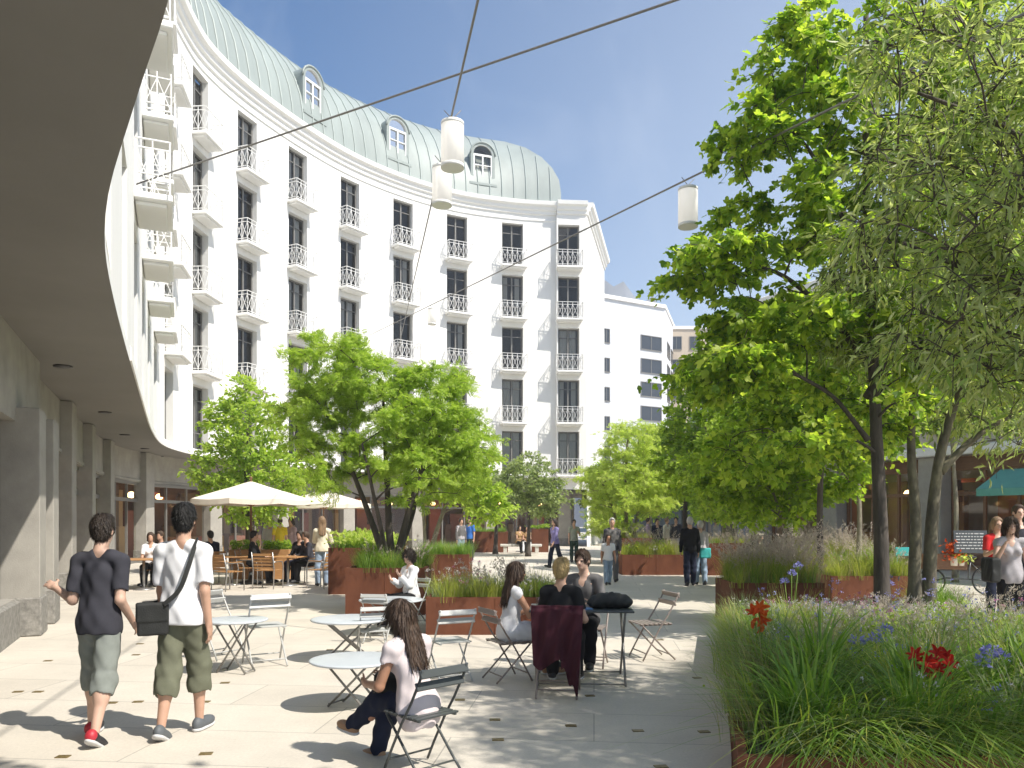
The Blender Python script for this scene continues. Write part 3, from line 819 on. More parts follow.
for k in range(9):
    x = 1.2 + k * (L_ - 2.4) / 8
    if lp is None:
        q = MB(); q.lathe([(0, 0), (.13, .03), (.16, .14), (.10, .24), (0, .27)], n=14); lp = q.build('shop_lamp', lamp, rb, loc=(x, 1.6, 2.6))
    else: part_copy(lp, rb, (x, 1.4 + .5 * (k % 3), 2.55 + .1 * (k % 2)), 0)
wp = None
for i in range(8):
    for z in (4.75, 7.6):
        loc = (1.3 + i * (L_ - 2.6) / 7, 0, z)
        if wp is None:
            f = MB(); w_, h_ = 1.3, 1.9
            f.box((0, -.03, h_ + .06), (w_ + .3, .14, .12)); f.box((0, -.06, -.06), (w_ + .34, .22, .12))
            for xx in (-w_ / 2 - .05, w_ / 2 + .05): f.box((xx, -.03, h_ / 2), (.1, .14, h_))
            f.box((0, -.02, h_ / 2), (.07, .08, h_))
            wp = f.build('window', M['whiteframe'], rb, loc=loc); p = MB(); p.box((0, -.006, h_ / 2), (w_, .02, h_)); p.build('pane', M['winpane'], wp)
        else: part_copy(wp, rb, loc, 0)
lq = None
ri = random.Random(8)
for i in range(22):
    s = S15 + 1.5 + i * (STOT - S15 - 2) / 22
    loc = F(s, -2.9 - .5 * (i % 3), 2.6)
    lp2 = part_copy(lp, bld, loc, 0)
# teal awning over one shop
u = MB(); ax0, ax1 = 10.5, 13.6
u.add([(ax0, -.02, 3.25), (ax1, -.02, 3.25), (ax1, -1.3, 2.62), (ax0, -1.3, 2.62), (ax1, -1.3, 2.40), (ax0, -1.3, 2.40),
       (ax0, -.02, 3.22), (ax1, -.02, 3.22), (ax1, -1.28, 2.59), (ax0, -1.28, 2.59)], [(0, 1, 2, 3), (3, 2, 4, 5), (6, 7, 8, 9), (0, 3, 9, 6), (1, 2, 8, 7)])
u.build('awning', M['awning'], rb, recalc=False)

# low dark pavilion closing the gap behind the plaza
pv = thing('pavilion', 'low dark fronted pavilion closing the far end of the plaza', 'building', (6.9, 58.5, 0))
q = MB(); q.box((6, 3, 2.2), (12, 6, 4.4)); q.build('wall', M['plinth'], pv)
q = MB(); q.box((6, 2.8, 4.55), (12.6, 6.9, .3), bev=.03); q.build('roof', M['alu'], pv)
wq = None
for k in range(6):
    if wq is None:
        q = MB(); q.box((0, -.03, 3.3), (1.8, .1, .12)); q.box((-.9, -.03, 1.7), (.1, .1, 3.3)); q.box((.9, -.03, 1.7), (.1, .1, 3.3)); wq = q.build('window', M['darkframe'], pv, loc=(1.2 + 1.92 * k, 0, 0))
        q = MB(); q.box((0, -.01, 1.66), (1.7, .02, 3.2)); q.build('pane', M['winpane'], wq)
    else: part_copy(wq, pv, (1.2 + 1.92 * k, 0, 0), 0)

# light summer haze
hz = MB(); hz.box((0, 500, 33.5), (1900, 1500, 69)); ho = hz.build('haze', [], recalc=True)
hm_ = bpy.data.materials.new('haze_air'); hm_.use_nodes = True; nt = hm_.node_tree; nt.nodes.remove(nt.nodes['Principled BSDF'])
pv_ = nt.nodes.new('ShaderNodeVolumePrincipled'); pv_.inputs['Color'].default_value = (.93, .96, 1, 1); pv_.inputs['Density'].default_value = .0011
nt.links.new(pv_.outputs[0], nt.nodes['Material Output'].inputs['Volume']); ho.data.materials.append(hm_); ho['kind'] = 'stuff'
# ------------------------------------------------------------------ foliage kit
def leaf_template(kind):
    """verts: (x across, y along, z fold); faces tri/quads padded to quads"""
    if kind == 'maple':
        v = [(0, 0, 0), (.34, .18, .06), (.52, .48, .10), (.26, .56, .03), (.22, .86, .05), (0, 1.05, -.04),
             (-.22, .86, .05), (-.26, .56, .03), (-.52, .48, .10), (-.34, .18, .06), (0, .5, -.02)]
        f = [(0, 1, 2, 10), (10, 2, 3, 4), (10, 4, 5, 6), (10, 6, 7, 8), (10, 8, 9, 0)]
    elif kind == 'lance':
        v = [(0, 0, 0), (.10, .3, .03), (.095, .62, .02), (0, 1, -.06), (-.095, .62, .02), (-.10, .3, .03), (0, .46, -.01)]
        f = [(0, 1, 2, 6), (6, 2, 3, 4), (6, 4, 5, 0)]
    elif kind == 'oval':
        v = [(0, 0, 0), (.28, .32, .06), (.24, .7, .04), (0, 1, -.05), (-.24, .7, .04), (-.28, .32, .06)]
        f = [(0, 1, 2, 3), (0, 3, 4, 5)]
    elif kind == 'pinnate':   # a spray of small leaflets
        v, f = [], []
        for k in range(6):
            y = .1 + .15 * k; w_ = .34 * (1 - .07 * abs(k - 2))
            for sg in (-1, 1):
                o = len(v); v += [(0, y, 0), (sg * w_ * .55, y - .02, .03), (sg * w_, y + .10, -.01), (sg * w_ * .5, y + .13, .03)]
                f.append((o, o + 1, o + 2, o + 3))
    elif kind == 'petal':
        v = [(0, 0, 0), (.22, .45, .10), (.14, .85, .02), (0, 1, -.18), (-.14, .85, .02), (-.22, .45, .10)]
        f = [(0, 1, 2, 3), (0, 3, 4, 5)]
    return np.array(v, float), np.array(f, int)

def nrm(A): return A / np.maximum(np.linalg.norm(A, axis=1, keepdims=True), 1e-9)
def leaf_cloud(name, pos, axis, up, size, kind, m, parent=None, loc=None):
    tv, tf = leaf_template(kind)
    y = nrm(axis); x = nrm(np.cross(y, up)); z = np.cross(x, y)
    S = size[:, None, None]
    V = pos[:, None, :] + S * (tv[None, :, 0, None] * x[:, None, :] + tv[None, :, 1, None] * y[:, None, :] + tv[None, :, 2, None] * z[:, None, :])
    N, k = len(pos), len(tv)
    Fq = (tf[None] + (np.arange(N) * k)[:, None, None]).reshape(-1, tf.shape[1])
    return mesh_np(name, V.reshape(-1, 3), Fq, m, parent, smooth=False, loc=loc)

def sample_envelope(rng, ells, n, mind):
    """ells: list of (center, radii, weight)"""
    out = []
    w_ = np.array([e[2] for e in ells], float); w_ /= w_.sum()
    tries = 0
    while len(out) < n and tries < n * 60:
        tries += 1
        c, r, _ = ells[rng.choice(len(ells), p=w_)]
        u = rng.normal(size=3); u /= np.linalg.norm(u); rad = rng.uniform(.25, 1) ** .45
        p = np.array(c) + np.array(r) * u * rad
        if all(np.linalg.norm(p - q) > mind for q in out[-400:]): out.append(p)
    return np.array(out)

def make_tree(name, label, base, trunks, ells, n_cl, cl_r, leaves, leaf_size, kind, leafm, barkm, seed=0, group=None,
              flat=.6, droop=.25, mind=.25, twigs=6, r_tip=.006, cat='tree', r_scale=1.0):
    """trunks: list of ([(x,y,z)...] relative to base, r0, r1). ells relative to base."""
    rng = np.random.default_rng(seed)
    root = thing(name, label, cat, base, 0, group)
    C = sample_envelope(rng, ells, n_cl, mind)
    mb = MB()
    nodes, nrad = [], []
    for pts, r0, r1 in trunks:
        P = np.array(pts, float); Q = []
        for i in range(len(P) - 1):
            for t in np.linspace(0, 1, 6, endpoint=False): Q.append(P[i] * (1 - t) + P[i + 1] * t)
        Q.append(P[-1]); Q = np.array(Q)
        for _ in range(3): Q[1:-1] = .25 * Q[:-2] + .5 * Q[1:-1] + .25 * Q[2:]
        jit = np.cumsum(rng.normal(0, .35, Q.shape), 0) * r0 * .12; jit[:, 2] = 0; jit -= jit[0]; Q = Q + jit * .6
        rr_ = np.linspace(r0, r1, len(Q)); rr_[0] *= 1.35; rr_[1] *= 1.12
        mb.tube(Q, rr_, 9)
        for q, r_ in list(zip(Q, rr_))[int(len(Q) * .35):]: nodes.append(q); nrad.append(r_)
    ctr = np.mean([n_ for n_ in nodes], axis=0)
    order = np.argsort(np.linalg.norm(C - ctr, axis=1))
    L_pos, L_ax, L_up, L_sz = [], [], [], []
    for ci in order:
        c = C[ci]; NA = np.array(nodes); D = c - NA; dist = np.linalg.norm(D, axis=1)
        pen = dist + np.where(D[:, 2] < .15 * dist, .6 * np.abs(D[:, 2]) + .25, 0)
        j = int(np.argmin(pen)); a = NA[j]; r_a = min(nrad[j] * .62, .012 + .016 * dist[j] * 1.0) * r_scale
        r_a = max(r_a, r_tip * 1.3)
        m_ = max(3, int(dist[j] / .25) + 2); t = np.linspace(0, 1, m_)[:, None]
        line = a * (1 - t) + c * t
        line[:, 2] += np.sin(t[:, 0] * PI) * .10 * dist[j]
        line[1:-1] += rng.normal(0, .035 * dist[j] + .005, (m_ - 2, 3))
        rr_ = np.linspace(r_a, r_tip, m_)
        mb.tube(line, rr_, 5, cap=False)
        for q, r_ in list(zip(line, rr_))[1:]: nodes.append(q); nrad.append(r_)
        out = unit(c - ctr) * .7 + np.array([0, 0, .15])
        R_ = cl_r * rng.uniform(.7, 1.25)
        tw = []
        for k in range(twigs):
            u = nrm((rng.normal(size=(1, 3)) + out * .8))[0]; u[2] *= flat; e = c + u * R_
            mid = (c + e) / 2 + np.array([0, 0, .06 * R_]); e = e - np.array([0, 0, droop * R_ * .4])
            tw.append((c, mid, e))
            if kind != 'pinnate' or k % 2 == 0: mb.tube([c, mid, e], [r_tip, r_tip * .75, r_tip * .45], 3, cap=False)
        nl = int(leaves * rng.uniform(.75, 1.25))
        ki = rng.integers(0, twigs, nl); tt = rng.uniform(.12, 1.05, nl)[:, None]
        T0 = np.array([x[0] for x in tw])[ki]; T1 = np.array([x[1] for x in tw])[ki]; T2 = np.array([x[2] for x in tw])[ki]
        p = (1 - tt) ** 2 * T0 + 2 * tt * (1 - tt) * T1 + tt ** 2 * T2
        p += rng.normal(0, R_ * .12, p.shape) * np.array([1, 1, flat])
        ax = nrm(T2 - T0) + rng.normal(0, .75, p.shape); ax[:, 2] -= droop
        L_pos.append(p); L_ax.append(ax)
        L_up.append(np.array([0, -.15, 1.0]) + rng.normal(0, .65, p.shape) + .3 * nrm(p - ctr)); L_sz.append(leaf_size * rng.uniform(.6, 1.25, nl))
    mb.build('trunk', barkm, root, recalc=False)
    leaf_cloud('crown', np.concatenate(L_pos), np.concatenate(L_ax), np.concatenate(L_up), np.concatenate(L_sz), kind, leafm, root)
    return root

def blades(name, base, h, width, lean, m, parent=None, seed=0, loc=None, az=None, seg=4, tipw=.12, stiff=2.0):
    """curved grass blades; base (N,3), h (N), width (N), lean (N)"""
    rng = np.random.default_rng(seed); N = len(base)
    if az is None: az = rng.uniform(0, 2 * PI, N)
    d = np.stack([np.cos(az), np.sin(az), np.zeros(N)], 1); s = np.stack([-np.sin(az), np.cos(az), np.zeros(N)], 1)
    rows = []
    for k in range(seg + 1):
        t = k / seg
        horiz = lean * t ** stiff; vert = t - .45 * lean * t ** (stiff + .6)
        c = base + (h * vert)[:, None] * np.array([0, 0, 1.0]) + (h * horiz)[:, None] * d
        w_ = width * ((1 - t) ** .8 * (1 - tipw) + tipw) * (.6 + .4 * min(1, t * 3 + .4))
        rows += [c - s * w_[:, None] / 2, c + s * w_[:, None] / 2]
    V = np.stack(rows, 1); k_ = 2 * (seg + 1)
    fq = np.array([(2 * i, 2 * i + 1, 2 * i + 3, 2 * i + 2) for i in range(seg)])
    Fq = (fq[None] + (np.arange(N) * k_)[:, None, None]).reshape(-1, 4)
    return mesh_np(name, V.reshape(-1, 3), Fq, m, parent, smooth=True, loc=loc)

def tuft_points(rng, centers, per, spread):
    c = np.repeat(centers, per, axis=0)
    r = rng.normal(0, spread, (len(c), 2)); c = c.copy(); c[:, :2] += r
    az = np.arctan2(r[:, 1], r[:, 0]) + rng.normal(0, .5, len(c))
    return c, az
def scatter(rng, poly, n):
    P = np.array(poly); lo, hi = P.min(0), P.max(0); out = []
    while len(out) < n:
        x, y = rng.uniform(lo[0], hi[0]), rng.uniform(lo[1], hi[1]); ins = False
        j = len(P) - 1
        for i in range(len(P)):
            if (P[i, 1] > y) != (P[j, 1] > y) and x < (P[j, 0] - P[i, 0]) * (y - P[i, 1]) / (P[j, 1] - P[i, 1]) + P[i, 0]: ins = not ins
            j = i
        if ins: out.append((x, y))
    return np.array(out)

# ------------------------------------------------------------------ planters
def planter(label, poly, H, group='corten steel planters on the plaza', name='steel_planter', wall=.012):
    """poly counter-clockwise, world xy"""
    ox, oy = poly[0]; P = np.array(poly) - poly[0]; n = len(P); c = P.mean(0)
    root = thing(name, label, 'planter', (ox, oy, 0), 0, group)
    def inset(d):
        Q = []
        for i in range(n):
            a, b, e = P[i - 1], P[i], P[(i + 1) % n]
            n1 = unit([-(b - a)[1], (b - a)[0]]); n2 = unit([-(e - b)[1], (e - b)[0]]); bi = unit(n1 + n2)
            Q.append(b + bi * d / max(.3, np.dot(bi, n1)))
        return np.array(Q)
    I, O = inset(.05), P
    mb = MB(); 
    vs = [(*O[i], .0) for i in range(n)] + [(*O[i], H) for i in range(n)] + [(*I[i], H) for i in range(n)] + [(*I[i], H - .12) for i in range(n)]
    fs = []
    for i in range(n):
        j = (i + 1) % n
        for k in range(3): fs.append((k * n + i, k * n + j, (k + 1) * n + j, (k + 1) * n + i))
    mb.add(vs, fs)
    for i in range(n):       # welded panel joints
        a, b = O[i], O[(i + 1) % n]; L = np.linalg.norm(b - a); d_ = (b - a) / L; o_ = np.array([d_[1], -d_[0]])
        for k in range(1, int(L / 1.3) + 1):
            p = a + d_ * k * L / (int(L / 1.3) + 1) + o_ * .002
            mb.box((p[0], p[1], H / 2), (.018, .008, H - .03), Rz(math.atan2(d_[1], d_[0])))
    mb.build('side_panel', M['corten'], root)
    s = MB(); s.add([(*I[i], H - .07) for i in range(n)], [tuple(range(n))]); s.build('soil', M['soil'], root, recalc=False)
    return root
def rect(x0, x1, y0, y1): return [(x0, y0), (x1, y0), (x1, y1), (x0, y1)]

def planting(label, poly, z, mix, seed, name='ornamental_grass', cat='grass'):
    """mix: list of (material, tufts, per, spread, h, width, lean)"""
    rng = np.random.default_rng(seed); c0 = np.array(poly).mean(0)
    lo, hi = np.array(poly).min(0), np.array(poly).max(0)
    shr = [tuple(c0 + (np.array(p) - c0) * .9) for p in poly]
    objs = []
    for i, (m, tufts, per, spread, h, wd, lean) in enumerate(mix):
        ctr = scatter(rng, shr, tufts); ctr = np.c_[ctr, np.full(tufts, z)]
        hs = rng.uniform(.65, 1.2, tufts)
        base, az = tuft_points(rng, ctr, per, spread)
        hh = np.repeat(hs, per) * h * rng.uniform(.55, 1.1, len(base))
        if m == 'plume':
            stem_o = blades(name, base, hh, np.full(len(base), .004), lean * rng.uniform(.4, 1.3, len(base)), M['grass_straw'], seed=seed + i, az=az)
            objs.append(stem_o)
            # plume heads along the upper third of every stem
            ln = lean * rng.uniform(.4, 1.3, len(base)); d = np.stack([np.cos(az), np.sin(az), 0 * az], 1)
            ps, ax = [], []
            for t in np.linspace(.72, 1.0, 7):
                q = base + (hh * (t - .45 * ln * t ** 2.6))[:, None] * np.array([0, 0, 1.0]) + (hh * ln * t ** 2)[:, None] * d
                for _ in range(3):
                    ps.append(q + rng.normal(0, .006, q.shape)); ax.append(d * .4 + np.array([0, 0, .8]) + rng.normal(0, .5, q.shape))
            ps = np.concatenate(ps); ax = np.concatenate(ax)
            objs.append(leaf_cloud(name, ps, ax, rng.normal(0, 1, ps.shape), wd * rng.uniform(.6, 1.2, len(ps)), 'lance', M['plume']))
        elif m.startswith('fl_'):
            st = blades(name, base, hh, np.full(len(base), .006), lean * rng.uniform(.3, 1, len(base)), M['grass_green'], seed=seed + i, az=az)
            objs.append(st)
            tops = base + np.c_[0 * hh, 0 * hh, hh * .9]
            tops[:, :2] += (hh * lean * .5)[:, None] * np.stack([np.cos(az), np.sin(az)], 1)
            ps = np.repeat(tops, 10, axis=0) + rng.normal(0, wd * .5, (len(tops) * 10, 3))
            objs.append(leaf_cloud(name, ps, rng.normal(0, 1, ps.shape) + np.array([0, 0, .5]), rng.normal(0, 1, ps.shape), wd * rng.uniform(.5, 1.1, len(ps)), 'oval', M[m]))
        elif m.startswith('leaf_'):
            ps = base + np.c_[rng.normal(0, spread * .6, (len(base), 2)), hh]
            objs.append(leaf_cloud(name, ps, rng.normal(0, 1, ps.shape) + np.array([0, 0, .4]), rng.normal(0, .5, ps.shape) + np.array([0, 0, 1.0]), wd * rng.uniform(.6, 1.2, len(ps)), 'oval', M[m]))
        else:
            objs.append(blades(name, base, hh, wd * rng.uniform(.7, 1.2, len(base)), lean * rng.uniform(.25, 1.2, len(base)), M[m], seed=seed + i, az=az))
    return objs
def join_stuff(objs, name, label, cat):
    """one object per planting: merge the meshes into one object (numpy-free, data level)"""
    bm = bmesh.new(); mats = []
    me = bpy.data.meshes.new(name)
    for o in objs:
        m = o.data.materials[0]
        if m not in mats: mats.append(m)
        n0 = len(bm.faces); bm.from_mesh(o.data); bm.faces.ensure_lookup_table()
        mi = mats.index(m)
        for f in bm.faces[n0:]: f.material_index = mi
    bm.to_mesh(me); bm.free()
    for m in mats: me.materials.append(m)
    for o in objs:
        d = o.data; bpy.data.objects.remove(o); bpy.data.meshes.remove(d)
    o = link(name, me); tag(o, label, cat, kind='stuff'); return o
def bed(label, poly, z, mix, seed, name='ornamental_grass', cat='grass'):
    return join_stuff(planting(label, poly, z, mix, seed, name, cat), name, label, cat)

LIME = [('grass_lime', 26, 60, .07, .42, .008, .5), ('grass_straw', 12, 40, .07, .55, .005, .5)]
def lime(k=1.0, h=1.0, plume=True):
    mx = [('grass_lime', int(34 * k), 80, .07, .46 * h, .010, .6), ('grass_straw', int(9 * k), 40, .07, .55 * h, .006, .5), ('grass_green', int(9 * k), 50, .07, .4 * h, .009, .5)]
    if plume: mx.append(('plume', int(14 * k), 9, .06, .75 * h, .05, .4))
    return mx
def green(k=1.0, h=1.0):
    return [('grass_green', int(30 * k), 90, .07, .5 * h, .011, .65), ('grass_lime', int(6 * k), 40, .06, .45 * h, .008, .5), ('grass_straw', int(5 * k), 30, .06, .6 * h, .005, .4)]

# front bed (big corten bed that the photographer stands beside)
FB = [(1.17, 4.05), (6.9, 4.05), (6.25, 10.0), (5.7, 12.1), (2.98, 11.0)]
planter('largest rusty steel planter bed, full of mixed flowers in the foreground beside the path', FB, .45)
# planters: label, rect, height
PLT = [
 ('rusty steel planter at the foot of the bright multi stemmed tree', rect(-2.95, -1.54, 13.8, 15.6), .83),
 ('tall rusty steel planter with bright leafy plants behind the multi stemmed tree', rect(-4.15, -2.62, 17.6, 19.2), 1.05),
 ('long low rusty steel planter of pink flowers behind the three people', rect(-1.26, .78, 11.4, 12.7), .55),
 ('rusty steel planter with thin green grass right behind the woman in sunglasses', rect(-2.25, -.95, 17.2, 18.6), .92),
 ('rusty steel planter beside the pale bench at the back of the plaza', rect(-2.0, -.22, 40.5, 42.0), 1.08),
 ('small rusty steel planter with green hedge to the right of the pale bench', rect(1.05, 1.9, 40.6, 42), 1.2),
 ('long low rusty steel planter behind the elderly couple', rect(3.36, 5.45, 23.8, 25.3), .62),
 ('tall rusty steel planter with the pale trunked tree, right of the elderly couple', rect(5.9, 7.3, 23.6, 25.4), .98),
 ('dark rusty steel planter under the yellow green tree', rect(3.6, 5.3, 29.2, 31), 1.0),
 ('rusty steel planter of pale feathery grass just behind the big flower bed', rect(3.52, 4.95, 12.35, 13.5), .68),
 ('rusty steel planter with round green tuft behind the trunk of the big maple', rect(6.15, 7.8, 15.0, 16.4), .60),
 ('rusty steel planter of straw grass before the shop with orange lights', rect(7.45, 9.7, 20.2, 21.6), .72),
]
for lab, P, H in PLT: planter(lab, P, H)
Pz = [(p, H - .08) for _, p, H in PLT]
bed('feathery green grass spilling over the planter of the bright multi stemmed tree', Pz[0][0], Pz[0][1], green(1.3, 1.0) + [('plume', 6, 8, .05, .7, .05, .4), ('grass_lime', 10, 60, .07, .42, .009, .5)], 1)
bed('bright broad leaved plants filling the tall planter behind the multi stemmed tree', Pz[1][0], Pz[1][1], [('leaf_yellow', 14, 60, .14, .34, .12, 0), ('grass_green', 14, 40, .08, .4, .012, .5), ('leaf_mid', 8, 60, .15, .3, .11, 0)], 2, 'leafy_plants', 'plants')
bed('pink and white flowers with lime grass in the low planter behind the table', Pz[2][0], Pz[2][1], lime(1.0, .95, False) + [('plume', 6, 8, .06, .65, .05, .4), ('grass_lime', 8, 60, .08, .5, .009, .5), ('fl_white', 22, 8, .07, .5, .022, .35), ('fl_pink', 5, 6, .06, .58, .022, .3), ('grass_grey', 8, 50, .07, .4, .008, .5)], 3, 'flowering_plants', 'flowers')
bed('thin green grass in the planter behind the woman in sunglasses', Pz[3][0], Pz[3][1], green(1.0, .8), 4)
bed('low green grass in the planter beside the pale bench', Pz[4][0], Pz[4][1], green(.7, .7), 5)
bed('clipped green tuft in the small planter right of the bench', Pz[5][0], Pz[5][1], [('leaf_mid', 8, 50, .12, .3, .09, 0)], 6, 'leafy_plants', 'plants')
bed('lime grass and white flower heads in the planter behind the elderly couple', Pz[6][0], Pz[6][1], lime(1.2, 1.2) + [('leaf_mid', 6, 60, .14, .4, .09, 0), ('fl_white', 10, 6, .06, .55, .03, .3)], 7)
bed('short lime grass around the pale trunk in the tall planter', Pz[7][0], Pz[7][1], lime(.8, .7), 8)
bed('straw grass in the dark planter under the yellow green tree', Pz[8][0], Pz[8][1], lime(.8, .8), 9)
bed('pale feathery plume grass just behind the big flower bed', Pz[9][0], Pz[9][1], lime(1.6, 1.25) + [('plume', 26, 9, .06, .95, .055, .4)], 10)
bed('round green tuft between straw grasses behind the big maple trunk', Pz[10][0], Pz[10][1], lime(1.2, 1.15) + [('grass_green', 6, 160, .10, .8, .011, .7)], 11)
bed('straw coloured plume grass before the orange lit shop', Pz[11][0], Pz[11][1], lime(1.6, 1.3) + [('plume', 20, 8, .06, .95, .06, .4)], 12)

# ---- the big bed: a mixed mass, then plants one can count
fz = .37
back = [(2.7, 9.2), (6.2, 9.2), (5.6, 11.9), (3.1, 10.9)]
mid = [(2.2, 7.0), (6.5, 7.0), (6.25, 9.6), (2.75, 9.6)]
front = [(1.35, 4.3), (6.6, 4.2), (6.5, 7.2), (2.1, 7.2)]
bed('mixed grasses with white and pink flowers at the back of the big bed', back, fz, [('grass_lime', 50, 60, .08, .18, .009, .7), ('grass_grey', 60, 60, .08, .18, .008, .7), ('grass_straw', 40, 40, .08, .24, .006, .7), ('fl_white', 70, 10, .09, .20, .022, .4), ('fl_pink', 26, 8, .08, .22, .026, .35), ('fl_blue', 10, 5, .06, .5, .028, .2), ('grass_green', 40, 50, .08, .18, .010, .7)], 21, 'flower_meadow', 'flowers')
bed('tangled green, grey and straw grasses in the middle of the big bed', mid, fz, [('grass_green', 110, 60, .09, .36, .014, .8), ('grass_grey', 70, 60, .09, .36, .009, .8), ('grass_straw', 34, 40, .09, .48, .005, .8), ('fl_white', 60, 10, .1, .36, .018, .4), ('fl_blue', 22, 6, .08, .45, .020, .3), ('grass_lime', 40, 60, .08, .40, .009, .7), ('leaf_mid', 30, 50, .14, .28, .045, 0), ('leaf_grey', 24, 50, .14, .30, .04, 0), ('plume', 22, 8, .06, .6, .045, .5), ('fl_pink', 8, 6, .08, .4, .024, .3)], 22, 'flower_meadow', 'flowers')
bed('dense green undergrowth and thin grasses at the front of the big bed', front, fz, [('grass_green', 110, 60, .10, .46, .017, .8), ('grass_grey', 60, 60, .10, .44, .009, .8), ('leaf_mid', 60, 60, .16, .30, .04, 0), ('grass_straw', 40, 40, .10, .62, .006, .8), ('leaf_grey', 50, 60, .15, .36, .035, 0), ('grass_lime', 50, 50, .09, .55, .012, .8), ('fl_blue', 26, 6, .08, .5, .018, .3), ('fl_white', 30, 8, .1, .42, .016, .4)], 23, 'flower_meadow', 'flowers')
def spill(label, pts, mix_m, h, per, lean, wd, seed, outward):
    """a fringe of arching blades leaning out over the rim of the bed"""
    rng = np.random.default_rng(seed); a, b = np.array(pts[0]), np.array(pts[1]); objs = []
    for i, m in enumerate(mix_m):
        n_ = per; t = rng.uniform(0, 1, n_)[:, None]; base = a * (1 - t) + b * t + rng.normal(0, .07, (n_, 2)); base = np.c_[base, np.full(n_, .36)]
        az = math.atan2(outward[1], outward[0]) + rng.normal(0, .75, n_)
        objs.append(blades('grass', base, h * rng.uniform(.5, 1.1, n_), wd[i] * rng.uniform(.7, 1.2, n_), lean * rng.uniform(.3, 1.3, n_), M[m], seed=seed + i, az=az, seg=6))
    join_stuff(objs, 'overhanging_grass', label, 'grass')
spill('green blades arching over the front rim of the big bed', [(1.45, 4.22), (6.6, 4.22)], ['grass_green', 'grass_grey', 'grass_lime', 'grass_green'], .66, 900, 1.45, [.020, .010, .012, .016], 301, (0, -1))
spill('pale grasses arching over the left rim of the big bed', [(1.4, 4.5), (2.55, 9.0)], ['grass_grey', 'grass_straw', 'grass_lime', 'grass_green'], .52, 650, .75, [.007, .006, .008, .009], 311, (-1, .1))

def strap_clump(label, x, y, h, n, m, w_, lean, seed, spread=.07, z=fz, name='grass_clump', group=None, extra=None):
    rng = np.random.default_rng(seed); root = thing(name, label, 'plant', (x, y, z), 0, group)
    base = np.c_[rng.normal(0, spread, (n, 2)), np.zeros(n)]; az = np.arctan2(base[:, 1], base[:, 0]) + rng.normal(0, .5, n)
    blades('leaf_blade', base, h * rng.uniform(.55, 1.1, n), w_ * rng.uniform(.7, 1.2, n), lean * rng.uniform(.2, 1.25, n), M[m], root, seed, az=az, seg=6)
    return root
CL = [(1.95, 5.15, .62, 110, 'grass_green', 'broad strappy bright green clump nearest the camera, at the left corner of the big bed'),
      (2.6, 5.0, .66, 120, 'grass_green', 'second strappy green clump of the front row, right of the corner clump'),
      (3.15, 5.25, .58, 100, 'grass_green', 'low strappy green clump in front of the red lilies'),
      (2.15, 6.3, .72, 150, 'grass_grey', 'arching grey green clump leaning over the left edge of the big bed'),
      (1.85, 5.75, .60, 110, 'grass_straw', 'straw coloured arching clump on the left edge of the big bed')]
CL += [(3.6, 5.4, .64, 110, 'grass_green', 'strappy green clump right of the red lilies'), (4.1, 5.0, .6, 110, 'grass_green', 'strappy green clump near the right end of the front row'), (2.2, 5.6, .78, 120, 'grass_green', 'tall strappy green clump behind the corner clump'), (3.5, 6.4, .66, 120, 'grass_straw', 'straw coloured clump behind the red lilies'), (2.75, 6.9, .74, 130, 'grass_straw', 'straw coloured clump right of the orange lily'), (4.5, 6.3, .7, 120, 'grass_grey', 'grey green clump in the right half of the big bed'), (1.75, 4.62, .60, 130, 'grass_green', 'strappy green clump at the very front corner of the big bed'), (2.35, 4.55, .62, 140, 'grass_green', 'strappy green clump at the bottom edge of the photo, second from the corner'), (3.0, 4.6, .55, 110, 'grass_grey', 'grey green clump at the bottom edge below the lilac flower heads')]
for i, (x, y, h, n_, m, lab) in enumerate(CL): strap_clump(lab, x, y, h, n_, m, .034 if m == 'grass_green' else .010, .95, 40 + i, group='grass clumps along the front of the big bed')
def fluffy(label, x, y, h, m, seed):
    r_ = strap_clump(label, x, y, h, 240, m, .006, .55, seed, .10, group='feathery grasses at the left edge of the big bed', name='feather_grass'); return r_
fluffy('upright feathery grey green bush of grass at the far left edge of the big bed', 2.85, 9.6, .50, 'grass_grey', 51)
fluffy('feathery lime grass beside the orange lily', 3.0, 8.4, .66, 'grass_lime', 52)
fluffy('feathery grass in front of the orange lily on the bed edge', 2.55, 7.6, .64, 'grass_grey', 53)

def lily(label, x, y, stems, m, seed, size=.085, z=fz):
    rng = np.random.default_rng(seed); root = thing('day_lily', label, 'flower', (x, y, z), 0, 'day lilies in the big bed')
    mb = MB(); P, A, U = [], [], []
    base = np.c_[rng.normal(0, .05, (40, 2)), np.zeros(40)]
    blades('leaf_blade', base, .45 * rng.uniform(.6, 1.1, 40), np.full(40, .014), .8 * rng.uniform(.3, 1.2, 40), M['grass_green'], root, seed)
    for (dx, dy, h) in stems:
        mb.tube([(dx * .2, dy * .2, 0), (dx * .6, dy * .6, h * .6), (dx, dy, h)], [.006, .005, .004], 5)
        ax0 = unit(np.array([dx * .6 - .25, -.6, .55]) + rng.normal(0, .25, 3))
        u = unit(np.cross(ax0, [0, 0, 1])); v = np.cross(ax0, u)
        for k in range(6):
            a = 2 * PI * k / 6 + rng.uniform(-.1, .1)
            d = ax0 * .62 + (math.cos(a) * u + math.sin(a) * v) * .78
            P.append((dx, dy, h)); A.append(d); U.append(ax0)
        for k in range(4):   # buds and withered petals below the flower
            P.append((dx, dy, h - .03)); A.append(rng.normal(0, .5, 3) + np.array([0, 0, -.3])); U.append(rng.normal(0, 1, 3))
    mb.build('stem', M['grass_green'], root, recalc=False)
    leaf_cloud('flower', np.array(P, float), np.array(A), np.array(U), np.full(len(P), size) * rng.uniform(.8, 1.15, len(P)), 'petal', M[m], root)
    return root
